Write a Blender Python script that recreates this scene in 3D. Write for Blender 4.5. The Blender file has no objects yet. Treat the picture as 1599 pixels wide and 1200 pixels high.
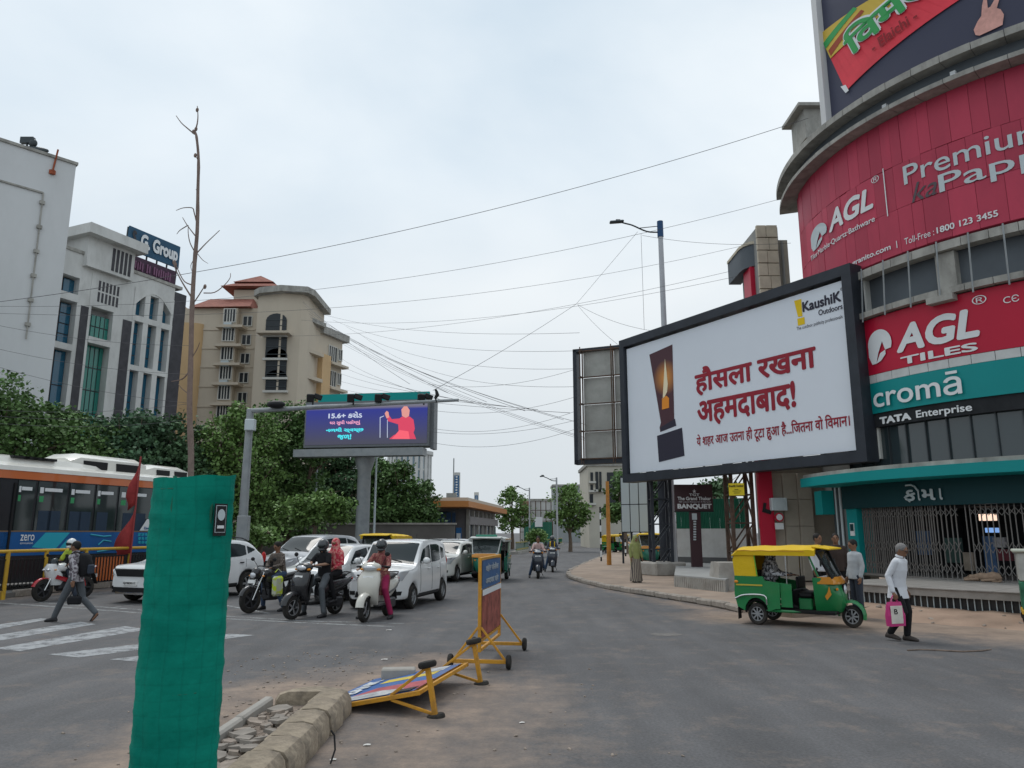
import bpy, math, random
from math import sin, cos, pi, sqrt, atan2, radians as R
from mathutils import Vector, Matrix, Euler
SC = bpy.context.scene
COL = SC.collection
RND = random.Random(7)

# ------------------------------------------------------------------ camera
FPX, HOR, CH = 1180.0, 832.0, 1.85          # focal length in photo pixels, horizon row, eye height
PIT = math.atan((HOR-600)/FPX)
cam_d = bpy.data.cameras.new('camera'); cam = bpy.data.objects.new('camera', cam_d); COL.objects.link(cam)
cam.location = (0, 0, CH); cam.rotation_euler = (pi/2+PIT, 0, 0)
cam_d.sensor_width = 36; cam_d.lens = 36*FPX/1599; cam_d.clip_end = 3000; cam_d.clip_start = 0.05
SC.camera = cam
# ------------------------------------------------------------------ sky and sun
SUN_EL, SUN_AZ = 62.0, -35.0
wd = bpy.data.worlds.new('World'); SC.world = wd; wd.use_nodes = True
nt = wd.node_tree; N = nt.nodes; LK = nt.links
bg = N['Background']; bg.inputs[1].default_value = 0.1
sky = N.new('ShaderNodeTexSky'); sky.sky_type = 'NISHITA'; sky.sun_disc = False
sky.sun_elevation = R(SUN_EL); sky.sun_rotation = R(SUN_AZ); sky.dust_density = 3
tc = N.new('ShaderNodeTexCoord'); mp = N.new('ShaderNodeMapping'); mp.inputs['Scale'].default_value = (1, 1, 2.2)
nz = N.new('ShaderNodeTexNoise'); nz.inputs['Scale'].default_value = 1.25; nz.inputs['Detail'].default_value = 7; nz.inputs['Roughness'].default_value = 0.48
nz.inputs['Distortion'].default_value = 0.25
rp = N.new('ShaderNodeValToRGB'); rp.color_ramp.elements[0].position = 0.34; rp.color_ramp.elements[1].position = 0.68
rp.color_ramp.elements[0].color = (4.75, 5.8, 6.7, 1); rp.color_ramp.elements[1].color = (7.9, 8.3, 8.5, 1)
mx = N.new('ShaderNodeMixRGB'); mx.inputs[0].default_value = 0.93
LK.new(tc.outputs['Generated'], mp.inputs[0]); LK.new(mp.outputs[0], nz.inputs[0]); LK.new(nz.outputs[0], rp.inputs[0])
LK.new(sky.outputs[0], mx.inputs[1]); LK.new(rp.outputs[0], mx.inputs[2])
# hazier, greyer air towards the horizon all round
sx = N.new('ShaderNodeSeparateXYZ'); LK.new(tc.outputs['Generated'], sx.inputs[0]); hz_ = N.new('ShaderNodeMapRange'); hz_.inputs[1].default_value = 0.0; hz_.inputs[2].default_value = 0.45; hz_.inputs[3].default_value = 0.0; hz_.inputs[4].default_value = 1.0; LK.new(sx.outputs[2], hz_.inputs[0])
mh = N.new('ShaderNodeMixRGB'); mh.inputs[1].default_value = (5.3, 5.7, 6.0, 1); LK.new(hz_.outputs[0], mh.inputs[0]); LK.new(mx.outputs[0], mh.inputs[2]); LK.new(mh.outputs[0], bg.inputs[0])
sl = bpy.data.lights.new('sun', 'SUN'); sl.energy = 0.9; sl.angle = R(24); sl.color = (1, 0.97, 0.92)
so = bpy.data.objects.new('sun', sl); COL.objects.link(so)
so.rotation_euler = (R(90-SUN_EL), 0, R(-SUN_AZ)+pi)
SC.view_settings.view_transform = 'Standard'; SC.view_settings.look = 'None'; SC.view_settings.gamma = 1
SC.view_settings.exposure = 0.33; SC.view_settings.use_curve_mapping = False
SC.render.engine = 'CYCLES'; SC.cycles.max_bounces = 6; SC.cycles.use_denoising = True

# ------------------------------------------------------------------ pixel helpers (photo pixel -> direction; distance from ground, wall or size)
def ray(x, y):
    u = (x-799.5)/FPX; v = (600-y)/FPX
    return Vector((u, cos(PIT)-v*sin(PIT), sin(PIT)+v*cos(PIT)))
EYE = Vector((0, 0, CH))
def gp(x, y, z=0.0):
    d = ray(x, y); return EYE+d*((z-CH)/d.z)
def at(x, y, Y):
    d = ray(x, y); return EYE+d*(Y/d.y)

# ------------------------------------------------------------------ materials
MATS = {}
def pbr(name, col, rough=0.6, metal=0.0, var=0.0, scale=4.0, bump=0.0, bscale=None, spec=0.28, coat=0.0, trans=0.0, emit=None, estr=0.0, dirt=None, dscale=1.5, damt=0.5, alpha=None, isl=0.0, stretch=None):
    if name in MATS: return MATS[name]
    m = bpy.data.materials.new(name); m.use_nodes = True; t = m.node_tree; b = t.nodes['Principled BSDF']
    b.inputs['Roughness'].default_value = rough; b.inputs['Metallic'].default_value = metal
    b.inputs['Specular IOR Level'].default_value = spec; b.inputs['Coat Weight'].default_value = coat
    b.inputs['Transmission Weight'].default_value = trans
    c4 = (*col, 1); b.inputs['Base Color'].default_value = c4; m.diffuse_color = c4
    if alpha is not None: b.inputs['Alpha'].default_value = alpha
    if emit: b.inputs['Emission Color'].default_value = (*emit, 1); b.inputs['Emission Strength'].default_value = estr
    src = None
    def coord():
        nonlocal src
        if src is None:
            g = t.nodes.new('ShaderNodeTexCoord'); src = g.outputs['Object']
            if stretch:
                q = t.nodes.new('ShaderNodeMapping'); q.inputs['Scale'].default_value = stretch; t.links.new(src, q.inputs[0]); src = q.outputs[0]
        return src
    cur = None
    if var:
        n = t.nodes.new('ShaderNodeTexNoise'); n.inputs['Scale'].default_value = scale; n.inputs['Detail'].default_value = 6; n.inputs['Roughness'].default_value = 0.6
        t.links.new(coord(), n.inputs[0])
        r = t.nodes.new('ShaderNodeValToRGB'); r.color_ramp.elements[0].position = 0.3; r.color_ramp.elements[1].position = 0.7
        r.color_ramp.elements[0].color = (*[max(0, k*(1-var)) for k in col], 1); r.color_ramp.elements[1].color = (*[min(1, k*(1+var)) for k in col], 1)
        t.links.new(n.outputs[0], r.inputs[0]); cur = r.outputs[0]
    if dirt:
        n = t.nodes.new('ShaderNodeTexNoise'); n.inputs['Scale'].default_value = dscale; n.inputs['Detail'].default_value = 8; n.inputs['Roughness'].default_value = 0.7
        t.links.new(coord(), n.inputs[0])
        r = t.nodes.new('ShaderNodeMapRange'); r.inputs[1].default_value = 0.45; r.inputs[2].default_value = 0.75; r.inputs[4].default_value = damt
        t.links.new(n.outputs[0], r.inputs[0])
        x = t.nodes.new('ShaderNodeMixRGB'); t.links.new(r.outputs[0], x.inputs[0])
        if cur: t.links.new(cur, x.inputs[1])
        else: x.inputs[1].default_value = c4
        x.inputs[2].default_value = (*dirt, 1); cur = x.outputs[0]
    if isl:
        g = t.nodes.new('ShaderNodeNewGeometry'); r = t.nodes.new('ShaderNodeMapRange'); r.inputs[3].default_value = 1-isl; r.inputs[4].default_value = 1+isl
        t.links.new(g.outputs['Random Per Island'], r.inputs[0])
        x = t.nodes.new('ShaderNodeMixRGB'); x.blend_type = 'MULTIPLY'; x.inputs[0].default_value = 1
        if cur: t.links.new(cur, x.inputs[1])
        else: x.inputs[1].default_value = c4
        t.links.new(r.outputs[0], x.inputs[2]); cur = x.outputs[0]
    if cur: t.links.new(cur, b.inputs['Base Color'])
    if bump:
        n = t.nodes.new('ShaderNodeTexNoise'); n.inputs['Scale'].default_value = bscale or scale*6; n.inputs['Detail'].default_value = 5
        t.links.new(coord(), n.inputs[0]); k = t.nodes.new('ShaderNodeBump'); k.inputs['Strength'].default_value = bump; k.inputs['Distance'].default_value = 0.02
        t.links.new(n.outputs[0], k.inputs['Height']); t.links.new(k.outputs[0], b.inputs['Normal'])
    MATS[name] = m; return m
def hexc(h):
    h = h.lstrip('#'); v = [int(h[i:i+2], 16)/255 for i in (0, 2, 4)]
    return tuple(x/12.92 if x <= 0.04045 else ((x+0.055)/1.055)**2.4 for x in v)
def paint(name, col, rough=0.25, coat=0.6, **k): return pbr('paint_'+name, col, rough, coat=coat, dirt=tuple(0.6*c+0.05 for c in col), damt=0.25, dscale=3, **k)
M_WHITE = paint('white', (0.72, 0.73, 0.73)); M_SILVER = paint('silver', (0.42, 0.43, 0.45), 0.3)
M_CREAMW = paint('pearl', (0.66, 0.66, 0.62)); M_BLACKP = paint('black', (0.018, 0.018, 0.02))
M_GLASS = pbr('car_glass', (0.02, 0.028, 0.03), 0.06, spec=0.4)
M_TYRE = pbr('tyre', (0.022, 0.021, 0.02), 0.85, dirt=(0.12, 0.1, 0.08), damt=0.5, dscale=6)
M_RIM = pbr('rim', (0.38, 0.39, 0.4), 0.35, 0.7); M_DRIM = pbr('dark_rim', (0.05, 0.05, 0.055), 0.4, 0.3)
M_BLK = pbr('black_plastic', (0.012, 0.012, 0.013), 0.5); M_DK = pbr('under_dark', (0.012, 0.012, 0.012), 0.9)
M_CHROME = pbr('chrome', (0.6, 0.6, 0.6), 0.15, 1.0)
M_LAMP = pbr('headlamp', (0.55, 0.57, 0.6), 0.08, 0.25, spec=0.9, coat=1.0); M_PLATE = pbr('plate', (0.75, 0.75, 0.73), 0.5)
M_AMB = pbr('amber', (0.7, 0.25, 0.02), 0.25); M_REDL = pbr('red_lens', (0.45, 0.02, 0.02), 0.2)
M_STEEL = pbr('galvanised', (0.27, 0.29, 0.3), 0.5, 0.2, var=0.15, scale=3, dirt=(0.25, 0.22, 0.18), damt=0.3)
M_YEL = pbr('yellow_frame', (0.62, 0.3, 0.03), 0.5, dirt=(0.2, 0.11, 0.06), damt=0.7, dscale=7)
M_CONC = pbr('concrete', (0.36, 0.34, 0.31), 0.9, var=0.2, scale=2, bump=0.3, dirt=(0.2, 0.17, 0.14), damt=0.6)
M_SEAT = pbr('seat_vinyl', (0.01, 0.01, 0.011), 0.45)

# ------------------------------------------------------------------ mesh builder
def link(o): COL.objects.link(o); return o
class MB:
    def __init__(s): s.v = []; s.f = []; s.mi = []; s.m = 0
    def add(s, vs, fs):
        o = len(s.v); s.v += [tuple(p) for p in vs]; s.f += [tuple(i+o for i in q) for q in fs]; s.mi += [s.m]*len(fs); return s
    def box(s, c, d, rot=None, ch=0.0):
        hx, hy, hz = d[0]/2, d[1]/2, d[2]/2
        if ch <= 0:
            vs = [(x, y, z) for x in (-hx, hx) for y in (-hy, hy) for z in (-hz, hz)]
            fs = [(0, 1, 3, 2), (4, 6, 7, 5), (0, 4, 5, 1), (2, 3, 7, 6), (0, 2, 6, 4), (1, 5, 7, 3)]
        else:
            k = min(ch, hx*.9, hy*.9, hz*.9); vs = []; ix = {}
            for sx in (-1, 1):
                for sy in (-1, 1):
                    for sz in (-1, 1):
                        for a in range(3):
                            p = [hx-k, hy-k, hz-k]; p[a] += k; ix[(sx, sy, sz, a)] = len(vs); vs.append((sx*p[0], sy*p[1], sz*p[2]))
            fs = []
            for a in range(3):
                b, c_ = (a+1) % 3, (a+2) % 3
                for sg in (-1, 1):
                    def key(sb, sc, ax):
                        q = [0, 0, 0]; q[a] = sg; q[b] = sb; q[c_] = sc; return ix[(*q, ax)]
                    q = (key(-1, -1, a), key(1, -1, a), key(1, 1, a), key(-1, 1, a)); fs.append(q if sg > 0 else q[::-1])
            for a in range(3):
                b, c_ = (a+1) % 3, (a+2) % 3
                for sb in (-1, 1):
                    for sc in (-1, 1):
                        def key2(sa, ax):
                            q = [0, 0, 0]; q[a] = sa; q[b] = sb; q[c_] = sc; return ix[(*q, ax)]
                        q = (key2(-1, b), key2(1, b), key2(1, c_), key2(-1, c_)); fs.append(q if sb*sc > 0 else q[::-1])
            for sx in (-1, 1):
                for sy in (-1, 1):
                    for sz in (-1, 1):
                        q = tuple(ix[(sx, sy, sz, a)] for a in range(3)); fs.append(q if sx*sy*sz > 0 else q[::-1])
        if rot is not None:
            M = rot if isinstance(rot, Matrix) else Euler(rot).to_matrix(); vs = [M @ Vector(p) for p in vs]
        return s.add([(p[0]+c[0], p[1]+c[1], p[2]+c[2]) for p in vs], fs)
    def rings(s, rs, cap=True, close=False):
        n = len(rs[0]); vs = [p for r in rs for p in r]; fs = []
        m = len(rs)
        for i in range(m if close else m-1):
            for j in range(n):
                a, b = i*n+j, i*n+(j+1) % n; c, d = ((i+1) % m)*n+(j+1) % n, ((i+1) % m)*n+j
                fs.append((a, b, c, d))
        if cap and not close: fs.append(tuple(range(n))[::-1]); fs.append(tuple(range((m-1)*n, m*n)))
        return s.add(vs, fs)
    def tube(s, pts, r, n=8, cap=True, flat=None):
        pts = [Vector(p) for p in pts]; m = len(pts); rr = r if isinstance(r, (list, tuple)) else [r]*m; rs = []; up = None
        for i in range(m):
            d = (pts[min(i+1, m-1)]-pts[max(i-1, 0)]).normalized()
            if up is None:
                up = Vector((0, 0, 1)) if abs(d.z) < 0.9 else Vector((1, 0, 0))
            u = d.cross(up).normalized(); w = u.cross(d).normalized(); up = w
            fl = 1 if flat is None else flat
            rs.append([tuple(pts[i]+u*(rr[i]*cos(2*pi*k/n))+w*(rr[i]*fl*sin(2*pi*k/n))) for k in range(n)])
        return s.rings(rs, cap)
    def bar(s, a, b, w, h=None, ch=0.0):
        a, b = Vector(a), Vector(b); d = b-a; L = d.length; d.normalize()
        up = Vector((0, 0, 1)) if abs(d.z) < 0.95 else Vector((0, 1, 0))
        u = up.cross(d).normalized(); w2 = d.cross(u)
        M = Matrix((d, u, w2)).transposed(); return s.box((a+b)/2, (L, w, h or w), M, ch)
    def lathe(s, prof, c=(0, 0, 0), axis='z', n=20, close=False):
        rs = []
        for (r, h) in prof:
            ring = []
            for k in range(n):
                a = 2*pi*k/n; x, y = r*cos(a), r*sin(a)
                p = {'z': (x, y, h), 'y': (x, h, -y), 'x': (h, x, y)}[axis]
                ring.append((p[0]+c[0], p[1]+c[1], p[2]+c[2]))
            rs.append(ring)
        return s.rings(rs, not close, close)
    def ell(s, c, r, n=12, m=8, rot=None):
        M = Euler(rot).to_matrix() if rot else Matrix.Identity(3); c = Vector(c); rs = []
        for i in range(m+1):
            t = -pi/2+pi*i/m; k = max(cos(t), 0.02)
            rs.append([tuple(c+M @ Vector((r[0]*k*cos(2*pi*j/n), r[1]*k*sin(2*pi*j/n), r[2]*sin(t)))) for j in range(n)])
        return s.rings(rs)
    def poly(s, pts): return s.add(pts, [tuple(range(len(pts)))])
    def prism(s, pts, ext):
        n = len(pts); e = Vector(ext); vs = [Vector(p) for p in pts]; vs += [p+e for p in vs]
        fs = [tuple(range(n))[::-1], tuple(range(n, 2*n))]+[(i, (i+1) % n, n+(i+1) % n, n+i) for i in range(n)]
        return s.add(vs, fs)
    def mesh(s, name, mats, smooth=None):
        me = bpy.data.meshes.new(name); me.from_pydata(s.v, [], s.f)
        mats = mats if isinstance(mats, (list, tuple)) else [mats]
        for m in mats: me.materials.append(m)
        if len(mats) > 1: me.polygons.foreach_set('material_index', s.mi)
        if smooth:
            me.polygons.foreach_set('use_smooth', [True]*len(me.polygons)); me.set_sharp_from_angle(angle=R(smooth))
        me.update(); return me
    def build(s, name, mats, parent=None, smooth=38, loc=None, rot=None, kind=None, label=None):
        o = link(bpy.data.objects.new(name, s.mesh(name, mats, smooth)))
        if parent: o.parent = parent
        if loc is not None: o.location = loc
        if rot is not None: o.rotation_euler = rot
        if kind: o['kind'] = kind
        if label: o['label'] = label
        return o
def tag(o, label, cat, group=None):
    o['label'] = label; o['category'] = cat
    if group: o['group'] = group
    return o
def thing(name, label, cat, loc=(0, 0, 0), rz=0.0, group=None, scale=None):
    o = link(bpy.data.objects.new(name, None)); o.location = loc; o.rotation_euler = (0, 0, rz); o.empty_display_size = 0.2
    if scale: o.scale = (scale,)*3 if isinstance(scale, (int, float)) else scale
    return tag(o, label, cat, group)
def dup(o, parent=None, label=None, loc=None, rz=None):
    c = link(o.copy()); c.parent = parent
    if parent: c.matrix_parent_inverse = o.matrix_parent_inverse
    if label: c['label'] = label
    if loc is not None: c.location = loc
    if rz is not None: c.rotation_euler = (0, 0, rz)
    for ch in list(o.children): dup(ch, c)
    return c
def inst(name, me, parent, loc=(0, 0, 0), rot=None, scale=None):
    o = link(bpy.data.objects.new(name, me)); o.parent = parent; o.location = loc
    if rot is not None: o.rotation_euler = rot
    if scale is not None: o.scale = scale
    return o
def cr(pts, n):
    """Catmull-Rom through points, n per span"""
    P = [Vector(p) for p in pts]; out = []
    for i in range(len(P)-1):
        p0 = P[i-1] if i else P[0]*2-P[1]; p1, p2 = P[i], P[i+1]; p3 = P[i+2] if i+2 < len(P) else P[-1]*2-P[-2]
        for k in range(n):
            t = k/n; out.append(0.5*((2*p1)+(p2-p0)*t+(2*p0-5*p1+4*p2-p3)*t*t+(3*p1-p0-3*p2+p3)*t**3))
    out.append(P[-1]); return out
def lerp(xs, ys, x):
    if x <= xs[0]: return ys[0]
    for i in range(len(xs)-1):
        if x <= xs[i+1]: return ys[i]+(ys[i+1]-ys[i])*(x-xs[i])/(xs[i+1]-xs[i])
    return ys[-1]

# ------------------------------------------------------------------ lettering
TCACHE = {}
def glyphs(s, bold=0.0, shear=0.0):
    k = (s, bold, shear)
    if k in TCACHE: return TCACHE[k]
    c = bpy.data.curves.new('t', 'FONT'); c.body = s; c.size = 1; c.resolution_u = 4; c.shear = shear
    o = bpy.data.objects.new('t', c); me = bpy.data.meshes.new_from_object(o)
    vs = [(v.co.x, v.co.y) for v in me.vertices]; fs = [tuple(p.vertices) for p in me.polygons]
    bpy.data.objects.remove(o); bpy.data.curves.remove(c); bpy.data.meshes.remove(me)
    V = [(x, y, 0) for x, y in vs]; F = list(fs); n = len(vs)
    if bold:
        for q in range(8):
            dx, dy = bold*cos(q*pi/4), bold*sin(q*pi/4); o_ = len(V)
            V += [(x+dx, y+dy, q+1) for x, y in vs]; F += [tuple(i+o_ for i in f) for f in fs]
    x0 = min(p[0] for p in V); x1 = max(p[0] for p in V); y0 = min(p[1] for p in V); y1 = max(p[1] for p in V)
    TCACHE[k] = ([((x-x0)/(x1-x0), (y-y0)/(y1-y0), l) for x, y, l in V], F); return TCACHE[k]
class Flat:
    """vertical plane through a and b (left and right as seen from the road)"""
    def __init__(s, a, b, tilt=0):
        s.o = Vector((a[0], a[1], 0)); s.u = (Vector((b[0], b[1], 0))-s.o); s.len = s.u.length; s.u.normalize(); s.n = Vector((s.u.y, -s.u.x, 0))
    def hit(s, x, y):
        d = ray(x, y); t = (s.o-EYE).dot(s.n)/d.dot(s.n); p = EYE+d*t; return ((p-s.o).dot(s.u), p.z)
    def pt(s, u, z, off=0): p = s.o+s.u*u+s.n*off; return (p.x, p.y, z)
class Cyl:
    def __init__(s, c, r): s.c = c; s.r = r
    def hit(s, x, y):
        d = ray(x, y); a = d.x**2+d.y**2; b = -2*(d.x*s.c[0]+d.y*s.c[1]); c = s.c[0]**2+s.c[1]**2-s.r**2
        D = max(b*b-4*a*c, 0); t = (-b-sqrt(D))/(2*a); p = EYE+d*t; an = atan2(p.y-s.c[1], p.x-s.c[0])
        if an < 0: an += 2*pi
        return (an*s.r, p.z)
    def pt(s, u, z, off=0):
        a = u/s.r; return (s.c[0]+(s.r+off)*cos(a), s.c[1]+(s.r+off)*sin(a), z)
def lettering(surf, s, ll, ur, mat, parent, off=0.02, bold=0.0, shear=0.0, name='lettering', px=True, step=0.0006):
    """text fitted between a lower-left and an upper-right point on the surface (photo pixels or surface metres)"""
    V, F = glyphs(s, bold, shear)
    if px:
        u0, z0 = surf.hit(*ll); u1, z1 = surf.hit(*ur)
    else: (u0, z0), (u1, z1) = ll, ur
    b = MB(); b.add([surf.pt(u0+(u1-u0)*x, z0+(z1-z0)*y, off+l*step) for x, y, l in V], F)
    return b.build(name, mat, parent, smooth=None)
def shape(surf, pts, mat, parent, off=0.02, name='print', px=True):
    b = MB(); q = [surf.hit(*p) if px else p for p in pts]; b.poly([surf.pt(u, z, off) for u, z in q]); return b.build(name, mat, parent, smooth=None)
def patch(surf, u0, z0, u1, z1, d0, d1, name, mat, parent, nu=1, b=None):
    """slab on a surface from offset d0 out to d1; curved when nu>1"""
    own = b is None; b = b or MB(); rs = []
    for i in range(nu+1):
        u = u0+(u1-u0)*i/nu; rs.append([surf.pt(u, z0, d0), surf.pt(u, z0, d1), surf.pt(u, z1, d1), surf.pt(u, z1, d0)])
    b.rings(rs)
    return b.build(name, mat, parent) if own else b
def pxrect(surf, x0, y0, x1, y1):
    """surface rectangle from photo pixels: left-bottom and right-top"""
    a = surf.hit(x0, y0); c = surf.hit(x1, y1); return a[0], a[1], c[0], c[1]
# ================================================================== THE SETTING
def seg_d(x, y, a, b):
    ax, ay = a; bx, by = b; dx, dy = bx-ax, by-ay; t = max(0, min(1, ((x-ax)*dx+(y-ay)*dy)/(dx*dx+dy*dy))); return math.hypot(x-ax-t*dx, y-ay-t*dy)
BC = (19.7, 25.5)                                        # centre of the round shop building
def dustv(x, y):
    d = 0.12
    d = max(d, 1.15-seg_d(x, y, (-2.6, 3), (-2.5, 9.5))/1.5)
    d = max(d, 0.95-seg_d(x, y, (-2.3, 9), (-1.0, 11.5))/1.5)
    d = max(d, 0.68-seg_d(x, y, (-1.2, 3), (-0.4, 9.5))/3.2)
    d = max(d, 0.42-seg_d(x, y, (0.5, 2), (4, 4))/6)
    d = max(d, 1.3-seg_d(x, y, (5.3, 17.6), (9.6, 14.6))/1.7, 1.3-seg_d(x, y, (9.6, 14.6), (16, 11))/2.2)
    d = max(d, 0.85-seg_d(x, y, (4.2, 21.4), (5.6, 17))/0.9)
    d = max(d, 0.6-seg_d(x, y, (2.2, 30), (4.2, 21.0))/0.7)
    d = max(d, 0.75-seg_d(x, y, (-15, 20.3), (-13, 27))/1.0)
    return min(d, 1.2)
def axis(lo, hi, dlo, dhi, st):
    a = [lo]; q = [lo, lo*0.55, lo*0.3]; a = [v for v in (lo, lo*0.5, lo*0.25) if v < dlo-1]
    v = dlo
    while v < dhi: a.append(v); v += st
    a.append(dhi); k = dhi
    while k < hi: k = k+max(abs(k)*0.6, 8); a.append(min(k, hi))
    return a
gx = axis(-900, 900, -20, 17, 0.4); gy = axis(-60, 2200, 0, 34, 0.4)
gb = MB(); gb.v = [(x, y, 0) for y in gy for x in gx]; nx = len(gx)
gb.f = [(j*nx+i, j*nx+i+1, (j+1)*nx+i+1, (j+1)*nx+i) for j in range(len(gy)-1) for i in range(nx-1)]
def ground_mat():
    m = bpy.data.materials.new('asphalt'); m.use_nodes = True; t = m.node_tree; b = t.nodes['Principled BSDF']; L = t.links.new
    def nd(k, **kw):
        n = t.nodes.new(k)
        for a, v in kw.items(): n.inputs[a].default_value = v
        return n
    g = t.nodes.new('ShaderNodeTexCoord'); at_ = t.nodes.new('ShaderNodeAttribute'); at_.attribute_name = 'dust'
    n1 = nd('ShaderNodeTexNoise', Scale=0.35, Detail=7, Roughness=0.65); n2 = nd('ShaderNodeTexNoise', Scale=34, Detail=4, Roughness=0.7); n3 = nd('ShaderNodeTexNoise', Scale=1.6, Detail=12, Roughness=0.78)
    mp_ = nd('ShaderNodeMapping'); mp_.inputs['Scale'].default_value = (2.2, 0.35, 1); mp_.inputs['Rotation'].default_value = (0, 0, 0.5)
    n4 = nd('ShaderNodeTexNoise', Scale=0.8, Detail=6, Roughness=0.6)
    for n in (n1, n2, n3): L(g.outputs['Object'], n.inputs[0])
    L(g.outputs['Object'], mp_.inputs[0]); L(mp_.outputs[0], n4.inputs[0])
    r1 = t.nodes.new('ShaderNodeValToRGB'); r1.color_ramp.elements[0].position = 0.3; r1.color_ramp.elements[1].position = 0.72
    r1.color_ramp.elements[0].color = (0.081, 0.08, 0.083, 1); r1.color_ramp.elements[1].color = (0.112, 0.109, 0.111, 1)
    L(n1.outputs[0], r1.inputs[0])
    r4 = nd('ShaderNodeMapRange'); r4.inputs[1].default_value = 0.3; r4.inputs[2].default_value = 0.7; r4.inputs[3].default_value = 0.8; r4.inputs[4].default_value = 1.2; L(n4.outputs[0], r4.inputs[0])
    m4 = t.nodes.new('ShaderNodeMixRGB'); m4.blend_type = 'MULTIPLY'; m4.inputs[0].default_value = 1; L(r1.outputs[0], m4.inputs[1]); L(r4.outputs[0], m4.inputs[2])
    r2 = nd('ShaderNodeMapRange'); r2.inputs[1].default_value = 0.25; r2.inputs[2].default_value = 0.75; r2.inputs[3].default_value = 0.6; r2.inputs[4].default_value = 1.4; L(n2.outputs[0], r2.inputs[0])
    m2 = t.nodes.new('ShaderNodeMixRGB'); m2.blend_type = 'MULTIPLY'; m2.inputs[0].default_value = 1; L(m4.outputs[0], m2.inputs[1]); L(r2.outputs[0], m2.inputs[2])
    vo = nd('ShaderNodeTexVoronoi', Scale=0.33); vo.feature = 'DISTANCE_TO_EDGE'; vd = t.nodes.new('ShaderNodeVectorMath'); vd.operation = 'MULTIPLY_ADD'; vd.inputs[1].default_value = (1.2, 1.2, 0); L(n3.outputs['Color'], vd.inputs[0]); L(g.outputs['Object'], vd.inputs[2]); L(vd.outputs[0], vo.inputs[0])
    cm = nd('ShaderNodeMapRange'); cm.inputs[1].default_value = 0.003; cm.inputs[2].default_value = 0.014; cm.inputs[3].default_value = 0.94; cm.inputs[4].default_value = 1; L(vo.outputs['Distance'], cm.inputs[0])
    mc = t.nodes.new('ShaderNodeMixRGB'); mc.blend_type = 'MULTIPLY'; mc.inputs[0].default_value = 1; L(m2.outputs[0], mc.inputs[1]); L(cm.outputs[0], mc.inputs[2]); m2 = mc
    # sand lying on the road
    ad = t.nodes.new('ShaderNodeMath'); ad.operation = 'ADD'; L(at_.outputs['Fac'], ad.inputs[0])
    sb = t.nodes.new('ShaderNodeMath'); sb.operation = 'MULTIPLY_ADD'; sb.inputs[1].default_value = 1.7; sb.inputs[2].default_value = -0.95; L(n3.outputs[0], sb.inputs[0]); L(sb.outputs[0], ad.inputs[1])
    mr = nd('ShaderNodeMapRange'); mr.inputs[1].default_value = 0.05; mr.inputs[2].default_value = 0.85; mr.inputs[4].default_value = 0.92; L(ad.outputs[0], mr.inputs[0])
    r3 = t.nodes.new('ShaderNodeValToRGB'); r3.color_ramp.elements[0].color = (0.2, 0.145, 0.11, 1); r3.color_ramp.elements[1].color = (0.36, 0.27, 0.205, 1)
    r3.color_ramp.elements[0].position = 0.3; r3.color_ramp.elements[1].position = 0.7; L(n3.outputs[0], r3.inputs[0])
    mm = t.nodes.new('ShaderNodeMixRGB'); L(mr.outputs[0], mm.inputs[0]); L(m2.outputs[0], mm.inputs[1]); L(r3.outputs[0], mm.inputs[2]); L(mm.outputs[0], b.inputs['Base Color'])
    b.inputs['Roughness'].default_value = 0.85
    bp = nd('ShaderNodeBump', Strength=0.35, Distance=0.02); L(n2.outputs[0], bp.inputs['Height']); L(bp.outputs[0], b.inputs['Normal'])
    return m
M_ROAD = ground_mat()
gro = gb.build('ground', M_ROAD, smooth=None); gro['kind'] = 'structure'
da = gro.data.attributes.new('dust', 'FLOAT', 'POINT'); da.data.foreach_set('value', [dustv(v[0], v[1]) for v in gb.v])

# painted markings (worn)
def worn(name, col, thr):
    m = bpy.data.materials.new(name); m.use_nodes = True; t = m.node_tree; b = t.nodes['Principled BSDF']; L = t.links.new
    g = t.nodes.new('ShaderNodeTexCoord'); n = t.nodes.new('ShaderNodeTexNoise'); n.inputs['Scale'].default_value = 3.5; n.inputs['Detail'].default_value = 9; n.inputs['Roughness'].default_value = 0.75; L(g.outputs['Object'], n.inputs[0])
    r = t.nodes.new('ShaderNodeMapRange'); r.inputs[1].default_value = thr-0.1; r.inputs[2].default_value = thr+0.12; r.inputs[3].default_value = 0.93; r.inputs[4].default_value = 0.12; L(n.outputs[0], r.inputs[0]); L(r.outputs[0], b.inputs['Alpha'])
    b.inputs['Base Color'].default_value = (*col, 1); b.inputs['Roughness'].default_value = 0.8; return m
M_MARK = worn('worn_paint', (0.36, 0.37, 0.38), 0.55); M_MARK2 = worn('very_worn_paint', (0.34, 0.35, 0.35), 0.52)
cross = link(bpy.data.objects.new('crosswalk', None)); cross['kind'] = 'structure'
for pl in ([(-40, 981), (63, 966), (78, 967), (-40, 990)], [(-60, 1001), (125, 971), (150, 975), (-60, 1011)], [(-10, 1013), (31, 1017), (232, 983), (195, 978)],
           [(75, 1022), (123, 1027), (398, 992), (358, 990)], [(171, 1030), (222, 1034), (342, 1016), (312, 1013)]):
    b = MB(); b.poly([gp(x, y, 0.004) for x, y in pl]); b.build('stripe', M_MARK, cross, smooth=None)
def strip(pts, w, name, mat, parent=None, z=0.004):
    b = MB(); P = [gp(x, y, z) for x, y in pts]
    for i in range(len(P)-1):
        d = (P[i+1]-P[i]).normalized(); n = Vector((-d.y, d.x, 0))*w/2; b.poly([P[i]-n, P[i+1]-n, P[i+1]+n, P[i]+n])
    o = b.build(name, mat, parent, smooth=None)
    if not parent: o['kind'] = 'structure'
    return o
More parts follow.
